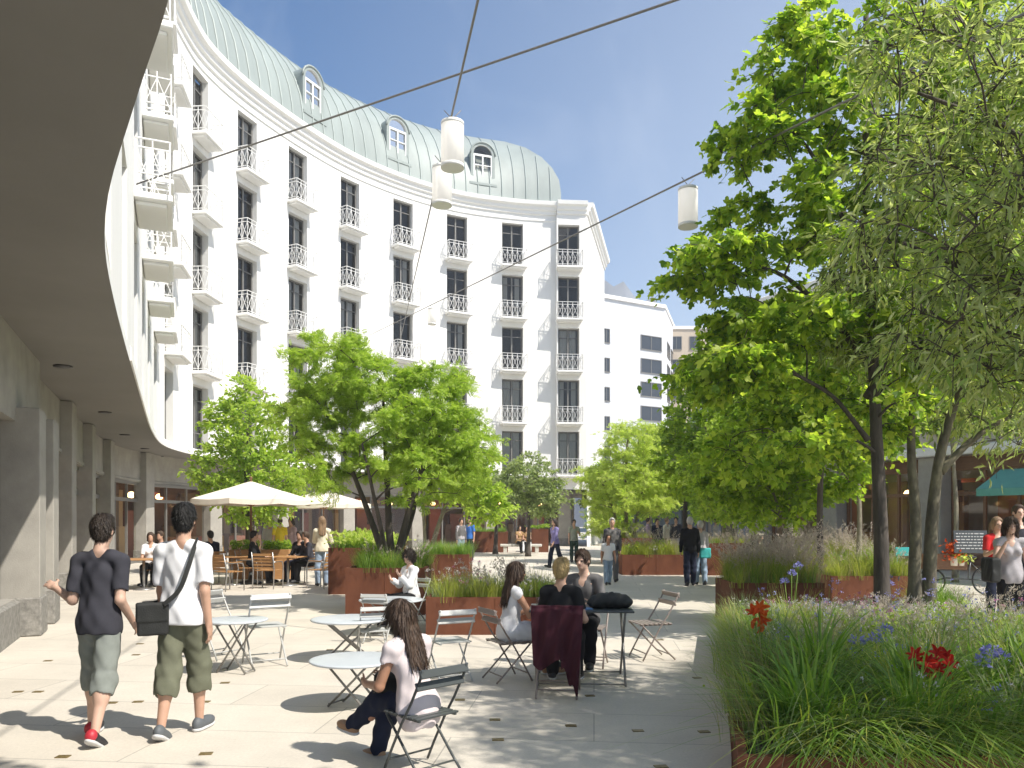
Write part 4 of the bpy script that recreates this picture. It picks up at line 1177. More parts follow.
lily('deep red lily cluster standing above the green leaves in the big bed', 2.6, 4.9, [(0, 0, .42), (.09, .04, .46), (.13, -.02, .40), (.05, -.03, .37), (.16, .05, .44), (-.04, .05, .44)], 'fl_red', 61, .068)
lily('single orange red lily on a tall stem at the left edge of the big bed', 2.0, 6.3, [(0, 0, .60), (.03, .02, .50), (-.03, .03, .55)], 'fl_orange', 62, .085)
def agap(label, x, y, heads, seed, z=fz):
    rng = np.random.default_rng(seed); root = thing('agapanthus', label, 'flower', (x, y, z), 0, 'lilac blue agapanthus in the big bed')
    mb = MB(); P, A = [], []
    base = np.c_[rng.normal(0, .06, (50, 2)), np.zeros(50)]
    blades('leaf_blade', base, .42 * rng.uniform(.6, 1.1, 50), np.full(50, .018), .9 * rng.uniform(.3, 1.2, 50), M['grass_green'], root, seed)
    for (dx, dy, h) in heads:
        mb.tube([(dx * .3, dy * .3, 0), (dx, dy, h)], [.006, .004], 5)
        for k in range(60):
            u = rng.normal(size=3); u[2] = abs(u[2]) * .8 - .15; u = unit(u)
            P.append(np.array([dx, dy, h]) + u * .05 * rng.uniform(.5, 1)); A.append(u + rng.normal(0, .3, 3))
    mb.build('stem', M['grass_green'], root, recalc=False)
    leaf_cloud('flower', np.array(P), np.array(A), rng.normal(0, 1, (len(P), 3)), .028 * rng.uniform(.7, 1.2, len(P)), 'oval', M['fl_blue'], root)
agap('lilac blue flower heads in the lower right corner of the big bed', 3.15, 5.12, [(0, 0, .44), (.08, .03, .40), (-.05, .02, .36)], 71)
agap('pale lilac flower heads right of the strappy clumps', 2.75, 5.9, [(0, 0, .40), (.1, .05, .46), (-.13, .02, .38)], 72)
agap('small blue flower heads at the back of the big bed near the plume grass', 3.55, 9.9, [(0, 0, .62), (.1, .05, .72), (-.08, .02, .52)], 73)
agap('violet blue flower heads behind the trunk of the big maple', 5.1, 10.8, [(0, 0, .5), (.13, 0, .42)], 74)

# ------------------------------------------------------------------ trees
bx = lambda px, d: gx(px, d)
# 1 multi stemmed bright tree in the middle
make_tree('honey_locust_tree', 'bright yellow green tree with several thin stems rising from the planter left of centre', (-2.28, 14.6, .72),
  [([(-.02, 0, 0), (-.35, .1, .9), (-.75, .2, 1.9), (-1.2, .1, 2.9)], .075, .022), ([(.02, .05, 0), (-.05, .1, 1.0), (-.12, .2, 2.2), (-.2, .3, 3.4)], .085, .022),
   ([(.06, -.02, 0), (.32, -.1, 1.0), (.62, -.1, 2.0), (1.1, .2, 2.9)], .075, .02), ([(.03, .06, 0), (.4, .5, 1.1), (.5, .9, 2.3)], .055, .02), ([(0, -.04, 0), (-.15, -.5, 1.1), (-.35, -.9, 2.3)], .055, .02)],
  [((-.95, 0, 3.7), (.85, 1.0, .75), 3), ((.75, .1, 3.2), (.95, 1.0, .7), 3), ((-1.45, .1, 2.6), (.55, .9, .7), 2), ((.0, .0, 2.8), (1.2, 1.3, .8), 2.4), ((1.3, .2, 2.3), (.6, .9, .7), 2), ((.6, -.2, 1.8), (1.0, 1.0, .5), 1.3), ((-.8, -.2, 1.8), (.7, .8, .45), 1)],
  185, .40, 170, .11, 'pinnate', M['leaf_locust'], M['bark'], 101, flat=.55, droop=.3, mind=.22, cat='tree')
# 2 behind left
make_tree('bushy_tree', 'green bushy tree behind the cream parasols at the left', (bx(247, 24), 24, 0), [([(0, 0, 0), (.05, 0, 1.5), (-.1, .1, 3), (0, 0, 4.6)], .10, .03)],
  [((0, 0, 4.4), (1.1, 1.1, 1.6), 2), ((-.5, 0, 3.1), (1.0, 1.1, 1.0), 1.5), ((.6, .1, 3.0), (1.1, 1.1, .9), 1.5), ((.1, 0, 2.2), (1.4, 1.2, .5), .8)], 130, .5, 95, .14, 'oval', M['leaf_locust'], M['bark'], 102, mind=.3)
# 3 behind the locust, light stems
make_tree('bushy_tree', 'green tree with a pale slanting stem just behind the multi stemmed tree', (bx(427, 22), 22, .0), [([(0, 0, 0), (.2, 0, 1.2), (.55, .1, 2.2), (.9, 0, 3.3)], .09, .03), ([(0, .05, 0), (-.1, .2, 1.4), (-.2, .2, 3)], .07, .025)],
  [((.9, 0, 3.0), (1.1, 1, .9), 2), ((.0, 0, 3.3), (1.1, 1, .9), 2), ((1.5, .1, 2.2), (.7, .8, .5), 1)], 90, .45, 95, .13, 'oval', M['leaf_locust'], M['bark_pale'], 103, mind=.28)
# 4 grey green round
make_tree('olive_tree', 'rounded grey green tree in front of the far end of the curved building', (bx(528, 36), 36, 0), [([(0, 0, 0), (.05, 0, 1.3), (0, 0, 3)], .12, .04)],
  [((0, 0, 3.4), (1.5, 1.4, 1.3), 2), ((-.6, 0, 2.6), (1.1, 1.2, .8), 1), ((.7, 0, 2.6), (1.0, 1.2, .8), 1)], 120, .45, 95, .14, 'oval', M['leaf_grey'], M['bark'], 104, mind=.25)
make_tree('olive_tree', 'smaller grey green tree left of the rounded one, behind the plaza', (bx(495, 38), 38.5, 0), [([(0, 0, 0), (.05, 0, 1.3), (0, 0, 3)], .12, .04)],
  [((0, 0, 2.9), (1.3, 1.2, 1.1), 2)], 70, .45, 90, .14, 'oval', M['leaf_grey'], M['bark'], 114, mind=.25)
# 5 yellow green airy
make_tree('robinia_tree', 'airy yellow green tree in front of the gap beside the curved building', (bx(630, 30), 30.1, .9), [([(-.1, 0, 0), (-.15, 0, 1.5), (-.1, .1, 3.4), (0, 0, 4.4)], .09, .03), ([(.15, 0, 0), (.4, .1, 1.6), (.8, .1, 2.8)], .06, .02), ([(-.3, 0, 0), (-.7, .1, 1.5), (-1.1, .1, 2.4)], .06, .02)],
  [((0, 0, 3.6), (1.1, 1.2, 1.0), 2), ((.8, 0, 2.5), (1.1, 1.2, .7), 2), ((-.8, 0, 2.4), (1.1, 1.2, .7), 2), ((0, 0, 1.5), (1.7, 1.2, .5), 1.6), ((-.9, 0, .6), (.9, 1, .3), .7)], 170, .5, 75, .17, 'pinnate', M['leaf_yellow'], M['bark_pale'], 105, flat=.35, mind=.3)
# 6 pale trunk in tall planter
make_tree('plane_tree', 'green tree with a thick pale trunk in the tall planter right of the elderly couple', (bx(728, 24.5), 24.5, .9), [([(0, 0, 0), (-.1, 0, 1.4), (-.35, .1, 2.6), (-.8, 0, 4.2)], .17, .05), ([(.12, 0, 0), (.2, 0, 1.5), (.5, .1, 3), (.9, 0, 4.4)], .13, .04)],
  [((-.6, 0, 3.9), (1.5, 1.5, 1.2), 2), ((.9, 0, 4.2), (1.3, 1.5, 1.3), 2), ((-1.2, 0, 2.4), (1.0, 1.2, .6), 1.2), ((1.2, .2, 2.6), (1.2, 1.2, .7), 1.2), ((0, 0, 5.2), (1.5, 1.4, .9), 1.5)], 170, .55, 90, .17, 'oval', M['leaf_mid'], M['bark_pale'], 106, mind=.3)
make_tree('plane_tree', 'mid green tree standing behind the far group of people', (bx(690, 36), 37, 0), [([(0, 0, 0), (0, 0, 2.4), (.2, 0, 5)], .16, .05)],
  [((0, 0, 5.0), (2.0, 2.0, 1.7), 2), ((-.9, 0, 3.6), (1.5, 1.4, .9), 1), ((1.2, 0, 3.8), (1.5, 1.4, .9), 1)], 130, .6, 90, .2, 'oval', M['leaf_mid'], M['bark'], 116, mind=.35)
# 7 slender trees between the planters
make_tree('young_maple_tree', 'slender maple with pale flecked trunk between the straw grass planters', (bx(788, 17.5), 17.5, 0), [([(0, 0, 0), (.05, 0, 1.6), (-.1, 0, 3.2), (-.2, 0, 5.5)], .085, .03), ([(.04, 0, .9), (-.25, .1, 2.2), (-.7, .1, 3.4)], .04, .015)],
  [((-.3, 0, 4.4), (1.5, 1.3, 1.3), 2), ((-1.0, 0, 2.9), (1.2, 1, .7), 1.4), ((.6, 0, 3.0), (1.1, 1.2, .8), 1.2), ((-.3, 0, 2.1), (1.2, 1, .4), .8)], 130, .5, 90, .13, 'maple', M['leaf_mid'], M['bark_pale'], 107, mind=.3)
make_tree('young_maple_tree', 'thin dark stemmed maple just left of the big maple trunk', (bx(821, 15.8), 15.8, 0), [([(0, 0, 0), (-.03, 0, 2.0), (.05, 0, 4), (0, 0, 6.2)], .075, .03)],
  [((0, 0, 5.0), (1.5, 1.4, 1.4), 2), ((.1, 0, 3.6), (1.5, 1.2, .7), 1.4)], 130, .5, 90, .13, 'maple', M['leaf_maple'], M['bark'], 108, mind=.3)
# more light crowns layered through the right middle distance
for i, (px, d, h_, lab, lm) in enumerate(((752, 20.5, 5.6, 'slender light green tree between the tall planter and the flecked maple', 'leaf_locust'), (722, 34, 6.2, 'light green tree above the elderly couple, beyond the long planter', 'leaf_mid'),
     (858, 19.5, 6.6, 'light green tree behind the big maple trunk, before the orange lit shop', 'leaf_locust'), (955, 21.0, 6.8, 'light green tree before the teal awning', 'leaf_mid'), (650, 41, 7.0, 'pale green tree behind the yellow green one', 'leaf_locust'))):
    make_tree('young_tree', lab, (gx(px, d), d, 0), [([(0, 0, 0), (.05, 0, h_ * .3), (-.1, 0, h_ * .6), (0, 0, h_ * .85)], .075, .025)],
      [((0, 0, h_ * .8), (1.25, 1.2, h_ * .16), 2), ((.4, .3, h_ * .68), (1.3, 1.2, h_ * .1), 1)] if i in (2, 3) else [((0, 0, h_ * .74), (1.25, 1.2, h_ * .2), 2), ((-.7, 0, h_ * .52), (1.1, 1.0, .6), 1.3), ((.7, .1, h_ * .5), (1.1, 1.0, .6), 1.3), ((0, 0, h_ * .36), (1.2, 1, .35), .6)], 120, .48, 85, .14, 'oval', M[lm], M['bark_pale'], 150 + i, mind=.28, group='young trees between the planters')
# 8 the big maple
make_tree('maple_tree', 'large dark trunked maple in the big flower bed, bright leaves filling the right', (4.98, 10.6, .37),
  [([(0.05, 0, 0), (.04, 0, 1.2), (0, .05, 2.4), (-.02, .1, 4.0), (-.1, .1, 5.8), (-.15, 0, 8.2)], .11, .035),
   ([(-.12, .05, 2.4), (-.6, 0, 3.0), (-1.2, -.1, 3.3), (-1.9, -.1, 3.45)], .034, .016), ([(-.1, .05, 3.4), (-.6, .2, 4.2), (-1.2, .2, 4.7), (-1.9, .3, 5.0)], .05, .02), ([(-.1, .1, 4.6), (-.5, .1, 5.6), (-.9, .1, 6.4), (-1.4, .1, 6.9)], .04, .018), ([(-.1, .1, 3.0), (.5, .4, 4.0), (1.0, .7, 5.2)], .05, .02)],
  [((-2.2, 0, 4.75), (.50, 1.0, .26), 1.3), ((-2.05, .1, 3.35), (.62, 1.1, .32), 1.5), ((-1.65, 0, 6.5), (.42, 1.0, .28), 1.0), ((-1.25, 0, 7.5), (.45, 1, .35), .8), ((-1.35, .0, 4.0), (.9, 1.2, .5), 1.8), ((-1.2, .1, 5.5), (.8, 1.2, .5), 1.7),
   ((-.75, 0, 6.7), (.8, 1.2, .6), 1.6), ((-.3, .2, 5.2), (1.2, 1.5, 1.6), 2.0), ((.9, .3, 4.8), (1.2, 1.4, 1.4), 1.6), ((1.3, .3, 6.8), (1.3, 1.4, 1.2), 1.5), ((.2, .2, 8.2), (1.3, 1.4, .9), 1.7), ((.2, .5, 3.0), (1.3, 1.2, .5), .8), ((-1.4, .3, 2.3), (.7, .9, .3), .7)],
  270, .42, 100, .11, 'maple', M['leaf_maple'], M['bark'], 109, flat=.4, droop=.5, mind=.24)
# 9 two stemmed tree with pale flecked trunks, narrow leaves
make_tree('willow_leaved_tree', 'two stemmed tree with flecked trunks and narrow grey green leaves beside the big maple', (5.75, 11.0, .37),
  [([(-.08, 0, 0), (-.05, 0, 1.3), (-.1, .05, 2.4), (.1, .1, 4.2)], .095, .035), ([(.14, .05, 0), (.16, 0, 1.3), (.28, 0, 2.3), (.62, .1, 3.2), (1.0, .1, 4.2)], .10, .035), ([(.28, 0, 2.0), (.8, 0, 2.5), (1.5, 0, 2.9)], .06, .02)],
  [((-.3, -.2, 4.2), (1.1, 1.2, 1.2), 2), ((.9, 0, 4.4), (1.3, 1.3, 1.3), 2), ((1.4, 0, 3.0), (1.1, 1.2, .8), 1.4), ((.2, 0, 5.8), (1.5, 1.4, 1.0), 1.6), ((1.0, 0, 7.2), (1.4, 1.4, 1.2), 1.6)], 210, .55, 80, .17, 'lance', M['leaf_olive'], M['bark_fleck'], 110, flat=.7, droop=.6, mind=.26)
# 10 near tree leaning in from the right
make_tree('willow_leaved_tree', 'near overhanging tree with long narrow grey green leaves reaching in from the right edge', (5.4, 5.7, .37),
  [([(0, 0, 0), (0, 0, 1.4), (-.2, 0, 2.6), (-.5, 0, 4.0)], .13, .04), ([(-.1, 0, 1.8), (-.9, .1, 2.65), (-1.6, .2, 3.05), (-2.4, .3, 3.45)], .05, .012), ([(-.3, 0, 3.0), (-1.1, .1, 3.8), (-1.7, .2, 4.3), (-2.3, .3, 4.6)], .045, .012)],
  [((-2.05, .2, 4.5), (.75, 1.0, .6), 2.2), ((-2.15, .2, 3.6), (.65, 1.0, .5), 2.0), ((-1.75, .2, 2.75), (.6, .9, .5), 1.8), ((-1.2, .2, 3.4), (.8, 1.0, .9), 1.8), ((-.75, 0, 4.6), (1.2, 1.2, .8), 1.5), ((-.2, .2, 3.2), (1.1, 1.2, 1.1), 1.2), ((.9, 0, 3.6), (1.0, 1.2, 1.2), .8)],
  190, .38, 72, .112, 'lance', M['leaf_olive'], M['bark'], 111, flat=.8, droop=.55, mind=.17)
make_tree('olive_tree', 'olive tree standing outside the right edge, shading the foreground', (6.6, 3.0, .37), [([(0, 0, 0), (-.1, 0, 1.6), (-.6, .2, 3.2), (-1.2, .4, 4.6)], .13, .04)],  # unseen tree, added for its dappled shade on the foreground paving
  [((-1.8, .6, 5.0), (1.3, 1.5, .9), 2), ((-.8, .2, 4.2), (1.3, 1.5, .9), 1.5), ((-2.3, 1.0, 4.2), (.5, .9, .5), .8), ((-1.4, -1.2, 5.0), (1.3, 1.3, .8), 1.5)], 260, .50, 85, .13, 'lance', M['leaf_olive'], M['bark'], 140, flat=.7, droop=.5, mind=.2)
make_tree('plane_tree', 'tall plane tree beside the photographer, its crown overhead out of view', (2.4, -.6, 0), [([(0, 0, 0), (0, 0, 2.5), (-.2, .3, 4.5), (-.5, .9, 6.0)], .16, .05)],  # added out of view so that its crown shades the lower left
  [((-1.5, 1.8, 6.3), (1.7, .9, .8), 2), ((.3, 1.7, 6.5), (1.6, .9, .8), 2), ((-.4, .2, 7.2), (1.8, 1.2, .9), 1)], 170, .5, 85, .15, 'oval', M['leaf_mid'], M['bark_pale'], 141, mind=.28)
# a row of trees closing the far end
for i, (x, y, h_) in enumerate(((6.2, 52, 5.6), (9.6, 55, 6.4), (13.0, 53, 6.0), (17.5, 52, 7.2))):
    make_tree('street_tree', ('first', 'second', 'third', 'fourth')[i] + ' tree from the left in the far row before the low pavilion', (x, y, 0), [([(0, 0, 0), (.1, 0, h_ * .4), (0, 0, h_ * .8)], .14, .05)],
      [((0, 0, h_ * .68), (1.9, 1.6, h_ * .28), 2), ((.4, 0, h_ * .42), (1.6, 1.5, .8), 1)], 80, .6, 70, .24, 'oval', M['leaf_mid'], M['bark'], 130 + i, mind=.35, group='row of trees at the far end')
# small shrub by the path
bed('rounded dark green grassy shrub on the edge of the path by the cargo bicycle', rect(7.0, 7.7, 13.0, 13.8), .0, [('grass_green', 8, 170, .13, .75, .010, .7)], 81, 'grass_clump', 'plant')
# ------------------------------------------------------------------ distance field modeller (bodies, clothes)
class Field:
    def __init__(s): s.p = []
    def cone(s, a, b, ra, rb=None, k=.02): s.p.append(('c', np.array(a, float), np.array(b, float), ra, ra if rb is None else rb, k)); return s
    def ell(s, c, r, R=None, k=.02): s.p.append(('e', np.array(c, float), np.array(r, float), np.eye(3) if R is None else R, k)); return s
    def box(s, c, h, R=None, rd=.01, k=.005): s.p.append(('b', np.array(c, float), np.array(h, float), np.eye(3) if R is None else R, rd, k)); return s
    def cut(s, n, c): s.p.append(('x', unit(n), float(c))); return s         # keep where n.p < c
    def sub(s, c, r, R=None): s.p.append(('s', np.array(c, float), np.array(r, float), np.eye(3) if R is None else R)); return s
    def mesh(s, h, wrinkle=0.0, seed=0):
        lo, hi = np.full(3, 1e9), np.full(3, -1e9)
        for q in s.p:
            if q[0] == 'c':
                m = max(q[3], q[4]) + q[5] * .5; lo = np.minimum(lo, np.minimum(q[1], q[2]) - m); hi = np.maximum(hi, np.maximum(q[1], q[2]) + m)
            elif q[0] == 'e':
                m = np.abs(q[3]) @ q[2] + q[4] * .5; lo = np.minimum(lo, q[1] - m); hi = np.maximum(hi, q[1] + m)
            elif q[0] == 'b':
                m = np.abs(q[3]) @ q[2] + q[4]; lo = np.minimum(lo, q[1] - m); hi = np.maximum(hi, q[1] + m)
        lo -= 3 * h; hi += 3 * h
        n = np.ceil((hi - lo) / h).astype(int) + 1
        ax = [lo[i] + h * np.arange(n[i]) for i in range(3)]
        Fd = np.full(tuple(n), .2, np.float32)
        def sl(c0, c1):
            i0 = np.maximum(np.floor((c0 - lo) / h).astype(int), 0); i1 = np.minimum(np.ceil((c1 - lo) / h).astype(int) + 1, n)
            return tuple(slice(a, b) for a, b in zip(i0, i1))
        def pts(S):
            X, Y, Z = np.meshgrid(ax[0][S[0]], ax[1][S[1]], ax[2][S[2]], indexing='ij'); return np.stack([X, Y, Z], -1)
        for q in s.p:
            if q[0] == 'c':
                _, a, b, ra, rb, k = q; m = max(ra, rb) + k + 3 * h
                S = sl(np.minimum(a, b) - m, np.maximum(a, b) + m); P = pts(S)
                ab = b - a; t = np.clip(((P - a) @ ab) / max(ab @ ab, 1e-9), 0, 1)
                d = np.linalg.norm(P - a - t[..., None] * ab, axis=-1) - (ra + (rb - ra) * t)
            elif q[0] == 'e':
                _, c, r, R, k = q; m = np.abs(R) @ r + k + 3 * h
                S = sl(c - m, c + m); L = (pts(S) - c) @ R
                k0 = np.linalg.norm(L / r, axis=-1); k1 = np.linalg.norm(L / r ** 2, axis=-1); d = k0 * (k0 - 1) / np.maximum(k1, 1e-6)
                d = np.where(k0 < 1e-4, -r.min(), d)
            elif q[0] == 'b':
                _, c, hh, R, rd, k = q; m = np.abs(R) @ hh + k + 3 * h
                S = sl(c - m, c + m); L = np.abs((pts(S) - c) @ R) - (hh - rd)
                d = np.linalg.norm(np.maximum(L, 0), axis=-1) + np.minimum(L.max(-1), 0) - rd
            elif q[0] == 'x':
                _, nn, c = q
                d = (ax[0][:, None, None] * nn[0] + ax[1][None, :, None] * nn[1] + ax[2][None, None, :] * nn[2]) - c
                Fd = np.maximum(Fd, d.astype(np.float32)); continue
            else:
                _, c, r, R = q; m = np.abs(R) @ r + 3 * h
                S = sl(c - m, c + m); L = (pts(S) - c) @ R
                k0 = np.linalg.norm(L / r, axis=-1); k1 = np.linalg.norm(L / r ** 2, axis=-1); d = k0 * (k0 - 1) / np.maximum(k1, 1e-6)
                Fd[S] = np.maximum(Fd[S], -d); continue
            o = Fd[S]
            if k > 0:
                hk = np.clip(.5 + .5 * (o - d) / k, 0, 1); v = o * (1 - hk) + d * hk - k * hk * (1 - hk)
            else: v = np.minimum(o, d)
            Fd[S] = v
        if wrinkle > 0:
            rs = np.random.default_rng(seed); X, Y, Z = [a_.astype(np.float32) for a_ in ax]; acc = 0
            for _ in range(5):
                f = rs.uniform(26, 80); th = rs.uniform(0, 2 * PI); tz = rs.uniform(-.9, .9); ph = rs.uniform(0, 6)
                acc = acc + np.sin(f * (math.cos(th) * X[:, None, None] + math.sin(th) * Y[None, :, None] + tz * Z[None, None, :]) + ph)
            Fd = Fd + (wrinkle / 2.2) * acc.astype(np.float32)
        ins = Fd < 0
        c8 = [(i, j, k) for i in (0, 1) for j in (0, 1) for k in (0, 1)]
        nx, ny, nz = n - 1
        cnt = np.zeros((nx, ny, nz), np.int8)
        for (i, j, k) in c8: cnt += ins[i:i + nx, j:j + ny, k:k + nz]
        act = np.argwhere((cnt > 0) & (cnt < 8))
        if len(act) == 0: return np.zeros((0, 3)), np.zeros((0, 4), int)
        val = np.stack([Fd[act[:, 0] + i, act[:, 1] + j, act[:, 2] + k] for (i, j, k) in c8], 1)
        acc = np.zeros((len(act), 3)); num = np.zeros(len(act)); C8 = np.array(c8, float)
        for a in range(8):
            for b in range(a + 1, 8):
                if np.abs(C8[a] - C8[b]).sum() == 1:
                    va, vb = val[:, a], val[:, b]; x = (va < 0) != (vb < 0)
                    t = np.where(x, va / np.where(va == vb, 1, va - vb), 0)
                    acc += np.where(x[:, None], C8[a] + t[:, None] * (C8[b] - C8[a]), 0); num += x
        V = lo + h * (act + acc / num[:, None])
        idx = np.full((nx, ny, nz), -1, np.int32); idx[tuple(act.T)] = np.arange(len(act))
        Fs = []
        for a in range(3):
            b, c = (a + 1) % 3, (a + 2) % 3
            s0 = [slice(1, m_ - 1) for m_ in n]; s1 = list(s0); s0[a] = slice(0, n[a] - 1); s1[a] = slice(1, n[a])
            A_, B_ = ins[tuple(s0)], ins[tuple(s1)]
            E = np.argwhere(A_ != B_)
            if len(E) == 0: continue
            flip = A_[tuple(E.T)]
            off = np.ones(3, int); off[a] = 0; E = E + off
            def g(db, dc):
                q = E.copy(); q[:, b] += db; q[:, c] += dc; return idx[tuple(q.T)]
            Q = np.stack([g(-1, -1), g(0, -1), g(0, 0), g(-1, 0)], 1)
            Q[~flip] = Q[~flip][:, ::-1]; Fs.append(Q)
        return V, np.concatenate(Fs)
    def build(s, name, m, parent, h, wrinkle=0, seed=0, S=1.0):
        hems = [q for q in s.p if q[0] == 'hem']; s.p = [q for q in s.p if q[0] != 'hem']
        for _, en, dr, r_ in hems:
            R_ = basis(dr, (.31, .2, .93)); s.sub((en + unit(dr) * .050) * S, np.array([r_, .050, r_]) * S, R_)
        V, Fq = s.mesh(h, wrinkle, seed)
        if len(V) == 0: return None
        return mesh_np(name, V, Fq, m, parent, smooth=True)

def basis(y, zhint):
    y = unit(y); x = unit(np.cross(y, zhint)); z = np.cross(x, y); return np.stack([x, y, z], 1)

UP = np.array([0, 0, 1.0]); FW = np.array([0, 1.0, 0])
def person(label, x, y, face, H=1.74, sex='m', lod=1, pose=None, wear=None, group=None, seat=None, cat='person', z0=0.0):
    """face: ground direction the person faces. pose keys: lean, side, twist, head(yaw,pitch), armL/armR:(upper dir, fore dir[, hand dir]),
    legL/legR:(thigh dir, shin dir[, foot yaw]). Local frame: +x right, +y forward."""
    pose = pose or {}; wear = wear or {}
    h = {0: .0075, 1: .0095, 2: .013, 3: .019}[lod]
    root = thing('person', label, cat, (x, y, z0), math.atan2(-face[0], face[1]), group)
    fem = sex == 'f'; child = sex == 'c'
    sw = .089 if fem else .096; hw = .046; hipw = .087 if fem else .081
    if child: sw = .10
    rng = random.Random(int(abs(x * 971 + y * 313)) + 5)
    lg = {k: pose.get('leg' + k, ((.05 if k == 'R' else -.05, .0, -1), (0, 0, -1))) for k in 'LR'}
    TL, SL = .243, .240
    dn = {}
    for k in 'LR':
        t = unit(lg[k][0]); sh = unit(lg[k][1]); dn[k] = (t, sh)
    if seat is None:
        zp = .045 - min(dn[k][0][2] * TL + dn[k][1][2] * SL for k in 'LR') + .012
    else: zp = seat / H + .062
    p0 = np.array([0, 0, zp])
    R = Rz(math.radians(pose.get('twist', 0))) @ Ry(math.radians(pose.get('side', 0))) @ Rx(-math.radians(pose.get('lean', 0)))
    T = lambda a, b, c: p0 + R @ np.array([a, b, c])
    hy, hp = pose.get('head', (0, 0))
    RH = Rz(math.radians(hy)) @ Rx(-math.radians(hp + pose.get('lean', 0) * .35))
    nb_ = T(0, -.008, .308); hc = nb_ + RH @ np.array([0, .014, .098])
    if child: hc = hc + np.array([0, 0, .008])
    hs = 1.20 if child else (.955 if not fem else .95)
    J = {}
    for k, sg in (('L', -1), ('R', 1)):
        sh = T(sg * sw, -.004, .264)
        ua, fa = pose.get('arm' + k, ((sg * .16, -.02, -1), (sg * .04, .14, -1)))[:2]
        el = sh + unit(ua) * .172; wr = el + unit(fa) * .145
        hip = p0 + Rz(math.radians(pose.get('twist', 0) * .4)) @ np.array([sg * hw, 0, -.012])
        kn = hip + dn[k][0] * TL; an = kn + dn[k][1] * SL
        hd = unit(pose.get('arm' + k, (0, 0))[2]) if len(pose.get('arm' + k, (0, 0))) > 2 else unit(fa)
        fd = pose.get('foot' + k, (sg * .18, 1.0, 0))
        J[k] = dict(sh=sh, el=el, wr=wr, hip=hip, kn=kn, an=an, hd=hd, fd=unit(fd), sg=sg)
    S = H
    def fld(): return Field()
    # ---------------- body (one continuous surface)
    b = fld(); K = .022 * S
    b.ell(p0 * S, np.array([hipw, .062, .07]) * S, R, K); b.ell(T(0, .0, .09) * S, np.array([.066 if fem else .072, .050, .08]) * S, R, K * 1.5)
    b.ell(T(0, .002, .20) * S, np.array([.077 if fem else .086, .055, .10]) * S, R, K * 1.5)
    if fem:
        for sg in (-1, 1): b.ell(T(sg * .036, .044, .192) * S, np.array([.032, .026, .032]) * S, R, K * .6)
    b.cone(nb_ * S, (nb_ * .35 + hc * .65) * S, .034 * S * (.9 if fem else 1), .029 * S, K)
    b.ell((hc + RH @ np.array([0, -.008, .014]) * hs) * S, np.array([.0435, .055, .0515]) * S * hs, RH, .012 * S)
    b.ell((hc + RH @ np.array([0, .014, -.026]) * hs) * S, np.array([.0345, .040, .040]) * S * hs, RH, .02 * S)
    b.ell((hc + RH @ np.array([0, .042, -.052]) * hs) * S, np.array([.014, .011, .011]) * S * hs, RH, .012 * S)
    hh = lambda q: (hc + RH @ (np.array(q) * hs)) * S
    if lod <= 2:
        b.cone(hh((0, .049, .006)), hh((0, .061, -.014)), .0045 * S, .0078 * S, .006 * S)
        for sg in (-1, 1):
            b.ell(hh((sg * .045, -.008, -.008)), np.array([.006, .013, .019]) * S * hs, RH @ Rz(sg * -.35), .004 * S)
            b.ell(hh((sg * .018, .046, .010)), np.array([.012, .006, .004]) * S, RH, .008 * S)
    for k in 'LR':
        j = J[k]; sg = j['sg']
        b.cone(T(sg * .025, -.008, .288) * S, j['sh'] * S, .028 * S, .029 * S, .014 * S)
        b.cone(j['sh'] * S, j['el'] * S, (.030 if not fem else .026) * S, .0225 * S, .012 * S)
        b.cone(j['el'] * S, j['wr'] * S, .0235 * S, .0155 * S, .01 * S)
        # hand
        f = j['hd']; th = FW * .7 + UP * .7; th = th - f * np.dot(th, f); th = unit(th); pn = np.cross(f, th)
        if np.dot(pn, np.array([-sg, 0, 0.])) < 0: pn = -pn
        w_ = j['wr']; mR = np.stack([th, f, pn], 1)
        b.ell((w_ + f * .026) * S, np.array([.0225, .032, .010]) * S, mR, .012 * S)
        fr = max(.0047 * S, .5 * h)
        for q, (o_, l_) in enumerate(((.0165, .040), (.0058, .045), (-.0050, .042), (-.0150, .033))):
            a0 = w_ + f * .050 + th * o_; a1 = a0 + unit(f + pn * .35 + th * (o_ * 4)) * l_ * .55; a2 = a1 + unit(f * .7 + pn * .8) * l_ * .45
            b.cone(a0 * S, a1 * S, fr, fr * .95, .004 * S); b.cone(a1 * S, a2 * S, fr * .95, fr * .8, .002 * S)
        t0 = w_ + f * .016 + th * .018; t1 = t0 + unit(f * .6 + th * .7 + pn * .3) * .028; t2 = t1 + unit(f * .9 + th * .15 + pn * .3) * .022
        b.cone(t0 * S, t1 * S, fr * 1.3, fr * 1.1, .006 * S); b.cone(t1 * S, t2 * S, fr * 1.1, fr * .85, .002 * S)
        # leg
        b.cone(j['hip'] * S, j['kn'] * S, .047 * S, .032 * S, .012 * S)
        b.cone(j['kn'] * S, (j['kn'] * .68 + j['an'] * .32) * S, .033 * S, .034 * S, .015 * S)
        cv = j['kn'] * .68 + j['an'] * .32; fdv = j['fd']
        bk = -fdv + unit(j['an'] - j['kn']) * np.dot(fdv, unit(j['an'] - j['kn']))
        b.ell((cv + unit(bk) * .010) * S, np.array([.028, .028, .055]) * S, basis(FW if abs(unit(j['an'] - j['kn'])[1]) < .9 else UP, -unit(j['an'] - j['kn'])), .02 * S)
        b.cone(cv * S, j['an'] * S, .030 * S, .0185 * S, .015 * S)
        fx = basis(j['fd'], UP)
        b.ell((j['an'] + fx @ np.array([0, .045, -.022])) * S, np.array([.024, .068, .017]) * S, fx, .015 * S)
    skin = M[wear.get('skin', 'skin')]
    b.build('body', skin, root, h)
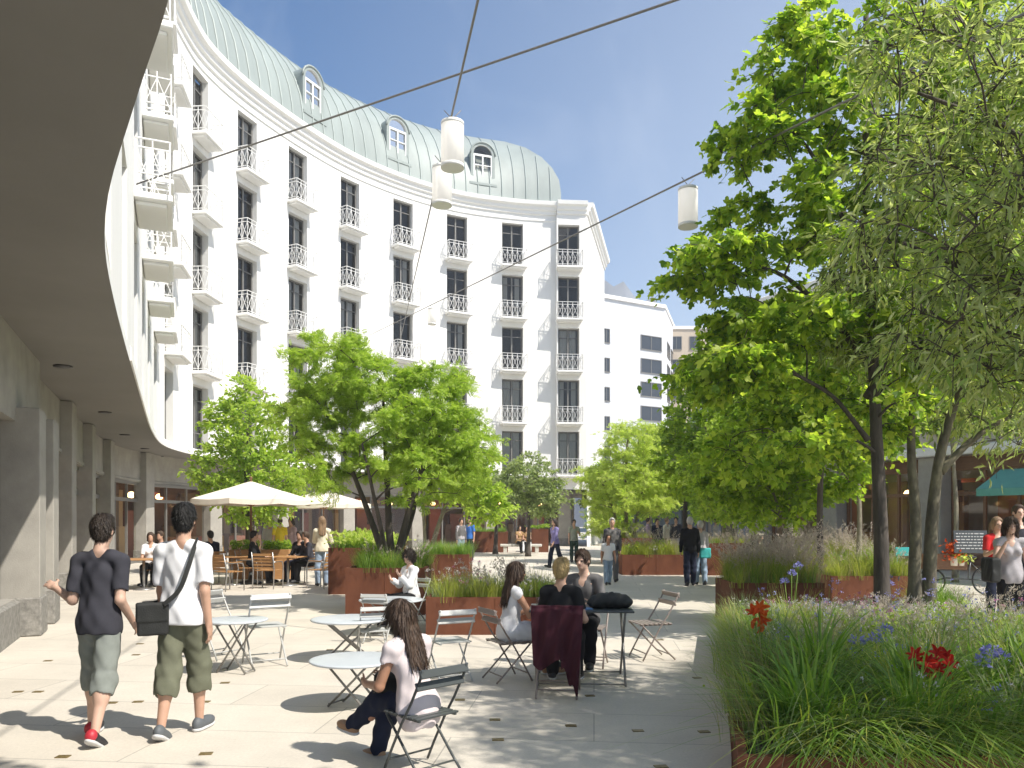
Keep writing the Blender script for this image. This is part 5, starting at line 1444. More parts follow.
    # ---------------- face details
    if lod <= 2 and not wear.get('noface'):
        e = MB(); 
        if wear.get('glasses'):
            for sg in (-1, 1):
                cc = hh((sg * .019, .052, .004)); e.box(cc, (.030 * S, .008 * S, .024 * S), RH, .004 * S)
                e.bar(hh((sg * .036, .046, .008)), hh((sg * .047, -.006, .004)), .004, .006)
            e.bar(hh((-.008, .056, .007)), hh((.008, .056, .007)), .006, .005)
            e.build('sunglasses', M['rubber'], root)
        else:
            for sg in (-1, 1):
                o = MB(); o.lathe([(0, -.0052 * S), (.0042 * S, -.003 * S), (.0055 * S, 0), (.0042 * S, .003 * S), (0, .0052 * S)], n=10, sy=.6)
                me = o.build('eye', M['eye'], root, loc=tuple(hh((sg * .0178, .0475, .001))))
        e = MB(); e.tube([hh((-.013, .0475, -.031)), hh((-.006, .0525, -.0295)), hh((.006, .0525, -.0295)), hh((.013, .0475, -.031))], [.001 * S, .0032 * S, .0032 * S, .001 * S], 6)
        e.build('lips', M['lips'], root)
    # ---------------- hair
    style = wear.get('hair', 'short'); hm = M[wear.get('hairm', 'hair_dark')]
    f = fld(); g_ = .009 if style == 'short' else .013
    f.ell(hh((0, -.011, .016)), np.array([.0435 + g_, .054 + g_, .0515 + g_ + .003]) * S * hs, RH, .01 * S)
    if style == 'short': f.ell(hh((0, -.03, -.015)), np.array([.040, .034, .042]) * S * hs, RH, .015 * S); f.ell(hh((0, .02, .055)), np.array([.034, .034, .018]) * S * hs, RH, .012 * S)
    if style in ('long', 'bob'):
        ln = {'long': -.20, 'bob': -.075}[style] * wear.get('hairlen', 1)
        f.ell(hh((0, -.035, -.01)), np.array([.052, .034, .055]) * S * hs, RH, .02 * S)
        bb = T(0, -.072, .312 + .098 + ln)
        for o_ in (-.034, -.012, .012, .034):
            f.cone(hh((o_ * 1.1, -.038, -.01)), (bb + R @ np.array([o_ * 1.15, .012 * abs(o_) / .034, .01 * rng.uniform(-1, 1)])) * S, .024 * S, .013 * S, .014 * S)
        for sg in (-1, 1): f.cone(hh((sg * .046, -.012, .01)), hh((sg * .050, -.004, max(-.10, ln * .8))), .013 * S, .010 * S, .012 * S)
    if style == 'curly':
        for _ in range(26):
            u = np.array([rng.gauss(0, 1), rng.gauss(0, 1), rng.gauss(0, 1)]); u = unit(u); u[1] = -abs(u[1]) * .9 + .2
            f.ell(hh(np.array([0, -.014, .004]) + u * np.array([.056, .060, .060])), np.array([.020] * 3) * S, None, .01 * S)
    if style == 'bun':
        f.ell(hh((0, -.068, .03)), np.array([.026, .022, .026]) * S, RH, .01 * S)
    if style == 'hat':
        f.ell(hh((0, -.008, .045)), np.array([.085, .095, .010]) * S, RH, .008 * S)
    # clear the face
    f.sub(hh((0, .076, -.008)), np.array([.043, .060, .064]) * S * hs, RH)
    if style in ('short', 'hat', 'bun'):
        f.sub(hh((0, .03, -.085)), np.array([.08, .075, .055]) * S, RH)
        for sg in (-1, 1): f.sub(hh((sg * .056, .002, -.016)), np.array([.018, .022, .026]) * S, RH)
    hv, hf = f.mesh(h, .0025, 3)
    if lod <= 1 and style != 'hat':      # loose strands over the mass of hair
        rs = np.random.default_rng(17); nn = np.zeros_like(hv)
        fn = np.cross(hv[hf[:, 1]] - hv[hf[:, 0]], hv[hf[:, 2]] - hv[hf[:, 0]])
        for q in range(4): np.add.at(nn, hf[:, q], fn)
        nn = nrm(nn); cen = hh((0, -.01, .0)); pick = rs.integers(0, len(hv), 2000 if style != 'short' else 1900)
        p0_, n0 = hv[pick], nn[pick]
        if np.mean(np.sum(n0 * (p0_ - cen), 1)) < 0: n0 = -n0
        crown = np.array([0, -.02, .06]) * S + hc * S
        dr = p0_ - crown; dr[:, 2] -= (.05 if style == 'short' else .25) * S; dr = dr - n0 * np.sum(dr * n0, 1, keepdims=True); dr = nrm(dr) + rs.normal(0, {'curly': .9, 'short': .22}.get(style, .07), dr.shape)
        ln_ = rs.uniform(.5, 1.2, len(pick))[:, None] * {'short': .018, 'bun': .03, 'bob': .04, 'long': .06, 'curly': .03}[style] * S
        lift = {'short': .0035, 'bun': .003, 'bob': .002, 'long': .0018, 'curly': .012}[style] * S
        a_ = p0_ - n0 * .002; b_ = p0_ + nrm(dr) * ln_ * .55 + n0 * lift; c_ = p0_ + nrm(dr) * ln_ + n0 * lift * .5
        sd_ = nrm(np.cross(dr, n0)) * .0022 * S
        sv_ = np.stack([a_ - sd_, a_ + sd_, b_ - sd_ * .8, b_ + sd_ * .8, c_ - sd_ * .2, c_ + sd_ * .2], 1).reshape(-1, 3)
        b6 = np.arange(len(pick))[:, None] * 6 + len(hv)
        sf_ = np.concatenate([b6 + np.array([[0, 1, 3, 2]]), b6 + np.array([[2, 3, 5, 4]])])
        hv = np.concatenate([hv, sv_]); hf = np.concatenate([hf, sf_])
    mesh_np('hair' if style != 'hat' else 'hat', hv, hf, hm, root)
    # ---------------- shirt
    top = wear.get('top'); wr_ = wear.get('wrinkle', .0055 if lod < 2 else .003)
    def R2(v): return R @ np.array(v)
    if top:
        e = wear.get('loose', .013); f = fld(); K2 = .012 * S; hem = wear.get('hem', -.035)
        sl_ = wear.get('sleeve', .62)
        for k in 'LR':
            j = J[k]; sg = j['sg']
            f.cone(T(sg * .03, -.008, .284) * S, j['sh'] * S, (.030 + e * .35) * S, (.0335 + e * .35) * S, .012 * S)
            if sl_ > 0:
                u = min(1, sl_); en = j['sh'] + (j['el'] - j['sh']) * u
                f.cone(j['sh'] * S, en * S, (.0335 + e * .35) * S, (.0245 + e * .75) * S, .010 * S)
                if 0 < sl_ < 1: f.sub((en + unit(j['el'] - j['sh']) * .050) * S, np.array([.055, .050, .055]) * S, basis(j['el'] - j['sh'], (.31, .2, .93)))
                if sl_ > 1:
                    en2 = j['el'] + (j['wr'] - j['el']) * (sl_ - 1); f.cone(j['el'] * S, en2 * S, (.024 + e * .6) * S, (.018 + e * .5) * S, .01 * S)
        K2 = .012 * S
        f.ell(T(0, 0, .19) * S, np.array([(.077 if fem else .086) + e * .5, .055 + e * .5, .105]) * S, R, K2)
        f.ell(T(0, 0, .09) * S, np.array([(.067 if fem else .076) + e * .8, .052 + e * .8, .11]) * S, R, K2 * 2)
        f.ell(T(0, -.002, -.01) * S, np.array([hipw + e * .7 + .011, .064 + e * .7 + .009, .13]) * S, R, K2 * 2)
        if fem:
            for sg in (-1, 1): f.ell(T(sg * .036, .044, .192) * S, np.array([.032, .028, .033]) * S + e * .3 * S, R, K * .7)
        nx = R2((0, 0, -1)); f.cut(nx, float(np.dot(nx, T(0, 0, hem) * S)))
        f.sub((nb_ + R2((0, .030, .024))) * S, np.array([.044, .048, .036]) * S, R)
        if wear.get('vneck'): f.sub(T(0, .085, .275) * S, np.array([.028, .05, .055]) * S, R)
        f.build('shirt', M[top], root, h, wr_, 5, S)
    # ---------------- trousers
    bot = wear.get('bottom')
    if bot:
        e = wear.get('loose2', .008); ln = wear.get('leglen', 1.95); f = fld()
        f.ell((p0 + R2((0, 0, .0))) * S, np.array([hipw + .004, .062 + .004, .07]) * S, R, .012 * S)
        for k in 'LR':
            j = J[k]; u = min(1, ln)
            if ln < 1.7:
                sd = (j['an'] - j['kn']) if ln > 1 else (j['kn'] - j['hip']); f.p.append(('hem', (j['kn'] + sd * (ln - 1)) if ln > 1 else (j['hip'] + sd * ln), sd, .062))
            f.cone(j['hip'] * S, (j['hip'] + (j['kn'] - j['hip']) * u) * S, (.0495 + e * .5) * S, (.037 + e * .9) * S, .020 * S)
            if ln > 1: f.ell(j['kn'] * S, np.array([.0405 + e * .8] * 3) * S, None, .012 * S)
            if ln > 1:
                a2 = j['kn'] + (j['an'] - j['kn']) * (ln - 1); f.cone(j['kn'] * S, a2 * S, (.041 + e * .9) * S, (max(.031, .038 - .008 * (ln - 1)) + e) * S, .012 * S); cvq = j['kn'] * .68 + j['an'] * .32
            if ln > 1.3: f.ell((cvq + unit(-j['fd']) * .006) * S, np.array([.0415 + e * .6] * 3) * S, None, .02 * S)
        nx = R2((0, 0, 1))
        if seat is None: f.cut(nx, float(np.dot(nx, T(0, 0, .045) * S)))
        if wear.get('skirt'):
            for k in 'LR':
                j = J[k]; f.cone((j['hip'] * .5 + p0 * .5) * S, (j['kn'] * .8 + p0 * .2) * S, .075 * S, .06 * S, .05 * S)
        f.build('trousers' if ln > 1.4 else ('skirt' if wear.get('skirt') else 'shorts'), M[bot], root, h, wr_, 9, S)
    # ---------------- shoes
    shm = wear.get('shoe', 'shoe_black')
    if shm:
        for k in 'LR':
            j = J[k]; fx = basis(j['fd'], UP); f = fld(); A_ = j['an']
            low = wear.get('flat', False)
            f.ell((A_ + fx @ np.array([0, .048, -.018])) * S, np.array([.029, .077, .027]) * S, fx, .01 * S)
            f.ell((A_ + fx @ np.array([0, -.008, -.016])) * S, np.array([.026, .036, .030 if low else .034]) * S, fx, .012 * S)
            nz = -fx[:, 2]; f.cut(nz, float(np.dot(nz, (A_ + fx @ np.array([0, 0, -.041])) * S)))
            if low: f.sub((A_ + fx @ np.array([0, .03, .012])) * S, np.array([.022, .04, .026]) * S, fx)
            so_ = f.build('shoe', M[shm], root, h)
            if wear.get('heel') and so_:
                f = fld(); f.ell((A_ + fx @ np.array([0, -.022, -.012])) * S, np.array([.027, .026, .030]) * S, fx, 0); f.build('heel_patch', M[wear['heel']], so_, h)
            if lod <= 1 and so_:
                f = fld(); f.ell((A_ + fx @ np.array([0, .046, -.036])) * S, np.array([.031, .079, .012]) * S, fx, .0); f.ell((A_ + fx @ np.array([0, -.008, -.036])) * S, np.array([.027, .037, .012]) * S, fx, .01 * S)
                f.cut(nz, float(np.dot(nz, (A_ + fx @ np.array([0, 0, -.0445])) * S))); f.build('sole', M['sole'], so_, h)
    # ---------------- extras
    if wear.get('jacket'):      # open jacket worn over the shirt
        e = .014; f = fld()
        f.ell(T(0, -.004, .19) * S, np.array([(.090 if fem else .098) + e, .060 + e, .12]) * S, R, K); f.ell(T(0, -.004, .05) * S, np.array([hipw + e, .064 + e, .13]) * S, R, K * 2)
        for k in 'LR':
            j = J[k]; sg = j['sg']; f.cone(T(sg * .045, -.006, .288) * S, j['sh'] * S, .036 * S, .037 * S, .012 * S); f.cone(j['sh'] * S, j['el'] * S, .037 * S, .033 * S, .012 * S); f.cone(j['el'] * S, (j['el'] * .08 + j['wr'] * .92) * S, .032 * S, .025 * S, .01 * S)
        nx = R2((0, 0, -1)); f.cut(nx, float(np.dot(nx, T(0, 0, -.08) * S))); f.sub((nb_ + R2((0, .02, .03))) * S, np.array([.05, .06, .036]) * S, R)
        f.build('jacket', M[wear['jacket']], root, h, wr_, 15)
    root['_'] = 0; del root['_']
    return root, dict(T=lambda a, b_, c: T(a, b_, c) * S, J=J, S=S, root=root, p0=p0 * S, R=R)

def world_of(info, p):
    r = info['root']; a = r.rotation_euler.z; q = Rz(a) @ np.asarray(p, float)
    return q + np.array(r.location)

def wave(a, b): return a
STAND = {}
def walk(ph=1, amp=.42, arms=.35):
    """ph +1: right leg forward"""
    return dict(legR=((.02, ph * amp * .75, -1), (0, ph * amp * .35 if ph > 0 else -amp * 1.1, -1)), legL=((-.02, -ph * amp * .75, -1), (0, -amp * 1.1 if ph > 0 else amp * .35, -1)),
                armR=((.16, -ph * arms, -1), (.02, -ph * arms + .28, -1)), armL=((-.16, ph * arms, -1), (-.02, ph * arms + .28, -1)), lean=3,
                footR=(.12, 1, .25 if ph > 0 else -.75), footL=(-.12, 1, .25 if ph < 0 else -.75))
def sit(spread=.12, lean=5, shin=.05, armL=None, armR=None, **k):
    d = dict(lean=lean, legL=((-spread, 1, -.06), (0, shin, -1)), legR=((spread, 1, -.06), (0, shin, -1)),
             armL=armL or ((-.15, .35, -1), (.25, 1, -.15)), armR=armR or ((.15, .35, -1), (-.25, 1, -.15)))
    d.update(k); return d

# ------------------------------------------------------------------ the people
# 1, 2: the two walkers
pz = walk(-1, .30, .25); pz.update(armL=((-.14, -.16, -1), (-1.0, .55, .42), (-1, .45, .35)), armR=((.08, -.22, -1), (.10, .8, -.85)), head=(-4, 4))
pz.update(legR=((.01, -.20, -1), (.0, -.42, -1)), legL=((-.09, .32, -1), (-.05, .02, -1)), footR=(.08, 1, -.62), footL=(-.14, 1, .0))
W1, I1 = person('man walking away in a charcoal tee shirt, pale grey shorts and red heeled shoes', -3.16, 5.98, (-.02, 1), 1.72, 'm', 0, pz,
       dict(top='charcoal', bottom='sage_shorts', leglen=1.22, shoe='shoe_black', heel='shoe_red', hairm='hair_dark', skin='skin_pale', loose=.016, loose2=.016, hem=-.055, sleeve=.72, noface=True))
pz = walk(1, .30, .25); pz.update(armL=((-.09, .10, -1), (-.06, .2, -1)), armR=((.10, -.16, -1), (.08, .12, -1)), head=(3, 0))
pz.update(legR=((.01, .30, -1), (.0, .0, -1)), legL=((-.0, -.16, -1), (.0, -.34, -1)), footR=(.12, 1, .0), footL=(-.08, 1, -.5))
W2, I2 = person('man walking away in a white tee shirt and olive shorts with a black hip bag', -2.585, 6.12, (.03, 1), 1.80, 'm', 0, pz,
       dict(top='white', bottom='olive_shorts', leglen=1.35, shoe='shoe_grey', hairm='hair_black', skin='skin', loose=.019, loose2=.016, hem=-.05, sleeve=.75, noface=True))
for q_ in (W1, W2): q_.scale = (.93, .96, 1.0)
# black cross body bag of man 2
bg_ = thing('shoulder_bag', 'black cross body bag hanging at the left hip of the man in white', 'bag', tuple(W2.location), W2.rotation_euler.z)
TT = I2['T']; f = Field(); Rb = Rz(.5) @ Rx(.05)
cb = TT(-.085, -.105, -.02); f.box(cb, (.115, .045, .125), Rb, .02); f.box(cb + np.array([0, -.012, .05]), (.119, .045, .075), Rb, .015, .002)
bg_.scale = (.95, .97, 1.0)
f.build('bag_body', M['bagcloth'], bg_, .008, .002, 2)
st = MB(); pts = [cb + np.array([.10, -.02, .11]), TT(.03, -.105, .10), TT(.062, -.094, .19), TT(.072, -.066, .262), TT(.066, -.010, .318), TT(.03, .066, .27), TT(-.06, .1, .14), TT(-.125, .05, .05), cb + np.array([-.10, .03, .11])]
Q = catmull(np.array(pts)[:, :3], 8)
for i in range(len(Q) - 1): st.bar(Q[i], Q[i + 1], .036, .005, up=unit((Q[i] + Q[i + 1]) / 2 - np.array([TT(0, 0, 0)[0], TT(0, 0, 0)[1], ((Q[i] + Q[i + 1]) / 2)[2]])))
st.build('strap', M['bagcloth'], bg_)
# ------------------------------------------------------------------ furniture prototypes
def make_folding_chair(name, label, frame, slat):
    t = thing(name, label, 'chair')
    w_ = .21
    b = MB()
    for z, y in ((.795, -.262), (.70, -.215)): b.bar((-w_ - .015, y, z), (w_ + .015, y, z), .022, .062, up=(0, .45, 1), bev=.004)
    b.build('backrest', slat, t)
    s = MB()
    for k in range(7): s.bar((-w_ + .01, -.17 + k * .062, .452), (w_ - .01, -.17 + k * .062, .452), .044, .014, bev=.003)
    for x in (-.17, .17): s.bar((x, -.19, .438), (x, .22, .438), .02, .014)
    s.build('seat', slat, t)
    for x in (-w_, w_):
        l = MB(); l.tube([(x, -.275, .83), (x, -.235, .74), (x, -.13, .56), (x, -.02, .40), (x, .12, .16), (x, .20, .012)], .0105, 8); l.build('leg', frame, t)
        x2 = x * .90; l = MB(); l.tube([(x2, .20, .44), (x2, .06, .30), (x2, -.14, .10), (x2, -.235, .012)], .0105, 8); l.build('leg', frame, t)
    for a, z in ((.155, .10), (-.16, .08)):
        ww = w_ * (1 if a > 0 else .9); c = MB(); c.tube([(-ww, a, z), (ww, a, z)], .008, 6); c.build('stretcher', frame, t)
    return t
def make_round_table(label, R_, h, top, frame):
    t = thing('bistro_table', label, 'table')
    q = MB(); q.lathe([(0, h - .03), (R_ - .05, h - .03), (R_ - .012, h - .024), (R_, h - .014), (R_ - .004, h - .003), (R_ - .02, h), (0, h)], n=48); q.build('tabletop', top, t)
    k = R_ * .62
    for sx in (-1, 1):
        for sy in (-1, 1):
            l = MB(); l.tube([(sx * k * .95, sy * k * .5, h - .03), (sx * k * .2, sy * k * .46, h * .55), (-sx * k * .85, sy * k * .42, .01)], .0115, 8); l.build('leg', frame, t)
    for sx in (-1, 1):
        c = MB(); c.tube([(sx * k * .83, -k * .42, .03), (sx * k * .83, k * .42, .03)], .009, 6); c.build('stretcher', frame, t)
        c = MB(); c.tube([(sx * k * .94, -k * .5, h - .04), (sx * k * .94, k * .5, h - .04)], .009, 6); c.build('stretcher', frame, t)
    return t
def place(o, x, y, facing, scale=1.0, label=None, group=None, first=set()):
    rz = math.atan2(-facing[0], facing[1])
    if o.name not in first:
        first.add(o.name); o.location = (x, y, 0); o.rotation_euler = (0, 0, rz); o.scale = (scale,) * 3
        if label: o['label'] = label
        if group: o['group'] = group
        return o
    return dup(o, (x, y, 0), rz, label, group, scale)
GC = 'folding metal chairs on the plaza'
cp = make_folding_chair('folding_chair', 'x', M['chair_pale'], M['chair_pale'])
cd = make_folding_chair('folding_chair', 'x', M['chair_dark'], M['chair_dark'])
ct_ = make_folding_chair('folding_chair', 'x', M['chair_taupe'], M['chair_taupe'])
# dark chair of the woman in front
place(cd, -.60, 5.22, (-.70, .71), .88, 'dark grey folding chair nearest the camera, under the long haired woman', GC)
# pale chairs
PC = [(gx(449, 8.2), 8.2, (-.5, 1), .92, 'empty pale folding chair standing right behind the long haired woman'),
      (gx(372, 9.3), 9.35, (-.35, 1), .80, 'empty pale folding chair pushed against the middle round table'),
      (gx(378, 10.7), 10.75, (.15, 1), .82, 'empty pale folding chair in front of the table of the woman in sunglasses'),
      (gx(411, 12.35), 12.4, (-.55, -.85), .9, 'pale folding chair on which the woman in sunglasses sits'),
      (gx(264, 9.0), 9.05, (-.5, .85), 1.02, 'empty pale folding chair right of the small left table'),
      (gx(218, 9.4), 9.5, (.8, -.5), .98, 'empty pale folding chair behind the small left table'),
      (gx(651, 9.45), 9.45, (-1, -.25), .98, 'empty taupe folding chair at the right end of the table with the black bag'),
      (gx(508, 8.15), 8.2, (.9, .45), .92, 'taupe folding chair under the woman in the white dress'),
      (gx(557, 7.55), 7.5, (.1, 1), 1.0, 'taupe folding chair draped with the maroon jacket'),
      (gx(588, 8.95), 8.98, (-.3, -1), 1.0, 'taupe folding chair under the man in the grey tee shirt')]
for i, (x, y, f_, s_, lab) in enumerate(PC): place(ct_ if i >= 6 else cp, x, y, f_, s_, lab, GC)
tb = make_round_table('x', .42, .46, M['table_top'], M['alu'])
GT = 'round metal tables on the plaza'
place(tb, gx(352, 6.9), 7.0, (.5, 1), .95, 'low round pale table right in front of the long haired woman', GT)
dup(tb, (gx(349, 9.4), 9.4, 0), .5, 'middle round pale table between the woman in front and the planter', GT, 1.08)
dup(tb, (gx(391, 11.5), 11.5, 0), .9, 'round pale table farthest back, before the woman in sunglasses', GT, 1.12)
tb2 = make_round_table('small round pale table at the left, beside the two walking men', .36, .62, M['table_top'], M['alu'])
place(tb2, gx(236, 8.6), 8.6, (.3, 1), .95, None, GT)
# rectangular table of the three
t = thing('folding_table', 'rectangular folding table with crossed legs, the three people sit around it', 'table', (.72, 8.18, 0), -.06)
q = MB(); q.box((0, 0, .755), (1.06, .66, .022), bev=.006); q.build('tabletop', M['chair_dark'], t)
for sx in (-1, 1):
    for sy in (-1, 1):
        l = MB(); l.tube([(sx * .44, sy * .30, .745), (sx * .44 + .0, -sy * .34, .012)], .0125, 8)
        l.build('leg', M['alu'], t)
for sy in (-1, 1):
    c = MB(); c.tube([(-.44, sy * .33, .03), (.44, sy * .33, .03)], .009, 6); c.build('stretcher', M['alu'], t)
# things on that table
f = Field(); f.ell((0, 0, .075), (.21, .13, .085), None, .03); f.ell((.12, .02, .06), (.12, .11, .06), None, .04); f.ell((-.14, -.02, .05), (.10, .10, .05), None, .04); f.cut((0, 0, -1), 0)
V, Fq = f.mesh(.010, .006, 4); hb = mesh_np('hand_bag', V, Fq, M['bagcloth']); hb.location = (1.02, 8.12, .767); tag(hb, 'slouchy black bag lying on the table beside the man in grey', 'bag')
q = MB(); q.box((0, 0, .006), (.22, .15, .012), bev=.003); o = q.build('notebook', M['denimblue'], loc=(.70, 7.98, .767)); o.rotation_euler = (0, 0, .3); tag(o, 'thin blue notebook lying on the table in front of the black bag', 'notebook')
def glass(label, x, y, z):
    q = MB(); q.lathe([(0, 0), (.03, 0), (.034, .11), (.031, .11), (.028, .008), (0, .008)], n=16); o = q.build('drinking_glass', M['shopglass'], loc=(x, y, z)); tag(o, label, 'glass', 'glasses on the table of three')
glass('clear glass on the table in front of the blonde person', .42, 8.2, .767); glass('clear glass on the table nearest the woman in white', .28, 8.12, .767)

# ------------------------------------------------------------------ more people
# 3: woman sitting in front
P3 = dict(lean=12, head=(8, 12), legR=((.02, 1, -.10), (-.05, .28, -1)), legL=((.16, 1, .02), (-.02, 1.0, -.78)), footL=(.1, 1, .05), footR=(0, 1, -.15),
          armL=((-.22, .28, -1), (.35, 1, -.10)), armR=((.22, .22, -1), (-.55, 1, .0)), side=-3)
person('long haired woman in a pale blouse and dark jeans sitting cross legged in front', -.64, 5.27, (-.78, .63), 1.52, 'f', 0, P3,
       dict(top='blush', bottom='navy', shoe='shoe_tan', flat=True, hair='long', hairm='hair_brown', sleeve=.30, loose=.022, hem=-.10, skin='skin_tan', noface=True, hairlen=1.1), seat=.335)
f = Field(); f.box((0, 0, .08), (.13, .07, .085), None, .04); V, Fq = f.mesh(.009, .005, 2); o = mesh_np('hand_bag', V, Fq, M['bagcloth']); o.location = (-.86, 5.52, .44); o.rotation_euler = (0, .1, .9); tag(o, 'small black bag in the lap of the long haired woman', 'bag')
# 4: woman in sunglasses behind the back table
person('woman with curly dark hair, sunglasses and a white blouse sitting behind the far table', gx(411, 12.3), 12.32, (-.75, -.68), 1.50, 'f', 1,
       sit(.1, 4, .0, armL=((-.1, .5, -1), (.1, .8, .8)), armR=((.25, .3, -1), (-.4, 1, .5)), head=(10, 4)),
       dict(top='white', bottom='black', hair='curly', hairm='hair_dark', glasses=True, sleeve=1.85, loose=.018, skin='skin_pale'), seat=.40)
# 5: trio
person('woman in a white sleeveless dress sitting at the left end of the table', gx(509, 8.2), 8.22, (.93, .35), 1.52, 'f', 1,
       sit(.10, 8, .1, armL=((-.1, .55, -1), (.25, 1, .1)), armR=((.15, .55, -1), (-.1, 1, .1)), head=(-4, 2)),
       dict(top='white', bottom='white', skirt=True, leglen=.85, hair='long', hairm='hair_brown', sleeve=0, loose=.014, hem=-.06, glasses=True, skin='skin_tan', shoe='shoe_tan', flat=True), seat=.42)
person('person with short blonde hair and a black tee shirt sitting with the back to us', gx(560, 7.6), 7.58, (.18, 1), 1.60, 'f', 1,
       sit(.14, 6, .02, armL=((-.22, .35, -1), (.15, 1, .15)), armR=((.34, .10, -1), (-.15, .9, .1)), head=(-14, 0)),
       dict(top='black', bottom='black', hair='short', hairm='hair_blonde', sleeve=.62, loose=.014, hem=-.06, skin='skin', noface=True), seat=.45)
person('smiling man in a dark grey tee shirt sitting behind the table, facing us', gx(586, 8.9), 8.93, (-.33, -.95), 1.66, 'm', 1,
       sit(.16, 10, -.05, armL=((-.3, .35, -1), (.5, 1, .05)), armR=((.3, .4, -1), (-.6, 1, .05)), head=(-12, 4)),
       dict(top='grey', bottom='black', hair='short', hairm='hair_brown', sleeve=.7, loose=.014, vneck=True, skin='skin_pale'), seat=.46)
# maroon jacket hung over the back of the chair
NJ, MJ = 46, 40; top_, bot_ = [], []
def jacket_y(x, z):
    return -.035 - .03 * math.sin(x * 26 + z * 5) * (.92 - z) * 1.6 - .018 * math.sin(x * 47 - z * 9) - .05 * max(0, z - .70) ** .5 * 0
for i in range(NJ):
    u = i / (NJ - 1); x = -.245 + .49 * u
    zb = .34 - .05 * math.sin(u * 9) if u < .58 else .34 - (u - .58) * .75 + .04 * math.sin(u * 30)
    for j in range(MJ):
        v = j / (MJ - 1); z = .885 + (max(zb, .05) - .885) * v
        wid = 1 - .10 * v if u < .6 else 1 - .22 * v
        y = jacket_y(x, z) - .02 * math.sin(v * PI) + (.045 if v < .06 else 0)
        top_.append((x * wid, y, z)); bot_.append((x * wid * .985, y + .022, z))
Vj = np.array(top_ + bot_); q_ = []
idn = lambda i, j, o: o + i * MJ + j
for i in range(NJ - 1):
    for j in range(MJ - 1):
        q_.append((idn(i, j, 0), idn(i, j + 1, 0), idn(i + 1, j + 1, 0), idn(i + 1, j, 0)))
        o_ = NJ * MJ; q_.append((idn(i, j, o_), idn(i + 1, j, o_), idn(i + 1, j + 1, o_), idn(i, j + 1, o_)))
o_ = NJ * MJ
for i in range(NJ - 1):
    for j in (0, MJ - 1): q_.append((idn(i, j, 0), idn(i + 1, j, 0), idn(i + 1, j, o_), idn(i, j, o_)))
for j in range(MJ - 1):
    for i in (0, NJ - 1): q_.append((idn(i, j, 0), idn(i, j + 1, 0), idn(i, j + 1, o_), idn(i, j, o_)))
o = mesh_np('jacket', Vj, np.array(q_), M['maroon']); o.location = (gx(557, 7.25), 7.235, 0); o.rotation_euler = (0, 0, -.08); tag(o, "dark maroon jacket hanging over the back of the blonde person's chair", 'jacket')

def P(label, px, d, face, H, sex, lod, pose, wear, seat=None, group=None):
    return person(label, gx(px, d), d, face, H, sex, lod, pose, wear, seat=seat, group=group)
S_ = dict
arms_rest = dict()
# elderly couple
P('elderly man in a black jacket and dark trousers walking away on the open paving', 690, 20.0, (.1, 1), 1.74, 'm', 2, walk(1, .16, .1), S_(top='black', jacket='black', bottom='navy', hairm='hair_grey', noface=True), group='elderly couple')
P('elderly woman in a grey cardigan and blue jeans walking beside the man in black', 700.5, 20.3, (-.1, 1), 1.64, 'f', 2, walk(-1, .14, .1), S_(top='lightgrey', bottom='palejeans', hairm='hair_grey', sleeve=1.8, noface=True), group='elderly couple')
f = Field(); f.box((0, 0, .13), (.14, .06, .13), None, .03); V, Fq = f.mesh(.015, .004, 2); o = mesh_np('shopping_bag', V, Fq, M['teal']); o.location = (gx(704, 20.15), 20.02, .70); tag(o, 'turquoise bag carried by the elderly woman in jeans', 'bag')
# left far couple
P('person with a grey jacket and pale shirt standing left of the blue shirted one', 461, 32.6, (.6, -.8), 1.72, 'm', 3, STAND, S_(top='lightgrey', jacket='grey', bottom='palejeans', hairm='hair_dark'), group='standing pair behind the planters')
P('person in a bright blue shirt and dark trousers standing behind the planters', 470, 32.8, (-.6, -.8), 1.76, 'm', 3, STAND, S_(top='blue', bottom='navy', hairm='hair_dark', sleeve=.7), group='standing pair behind the planters')
P('woman in a purple shirt and dark jeans walking left in the middle of the plaza', 555, 27.3, (-.8, -.5), 1.72, 'f', 3, walk(1, .4, .3), S_(top='purple', bottom='navy', hair='long', hairm='hair_dark', sleeve=1.6), group='people strolling in the middle of the plaza')
P('person in a sage shirt and teal trousers standing behind the seated man', 574, 31, (.2, -1), 1.68, 'm', 3, dict(armL=((-.2, .3, -1), (.6, 1, .5))), S_(top='sage', bottom='darkgreen', hairm='hair_dark'), group='people strolling in the middle of the plaza')
P('white haired man in dark clothes walking behind the girl in jeans', 612, 21.2, (0, -1), 1.72, 'm', 2, walk(-1, .2, .1), S_(top='charcoal', jacket='grey', bottom='grey', hairm='hair_grey'), group='people strolling in the middle of the plaza')
P('girl in a white top and pale jeans walking in front of the white haired man', 608, 20.2, (.1, -1), 1.28, 'c', 2, walk(1, .25, .2), S_(top='white', bottom='palejeans', hair='bob', hairm='hair_dark', skin='skin_tan'), group='people strolling in the middle of the plaza')
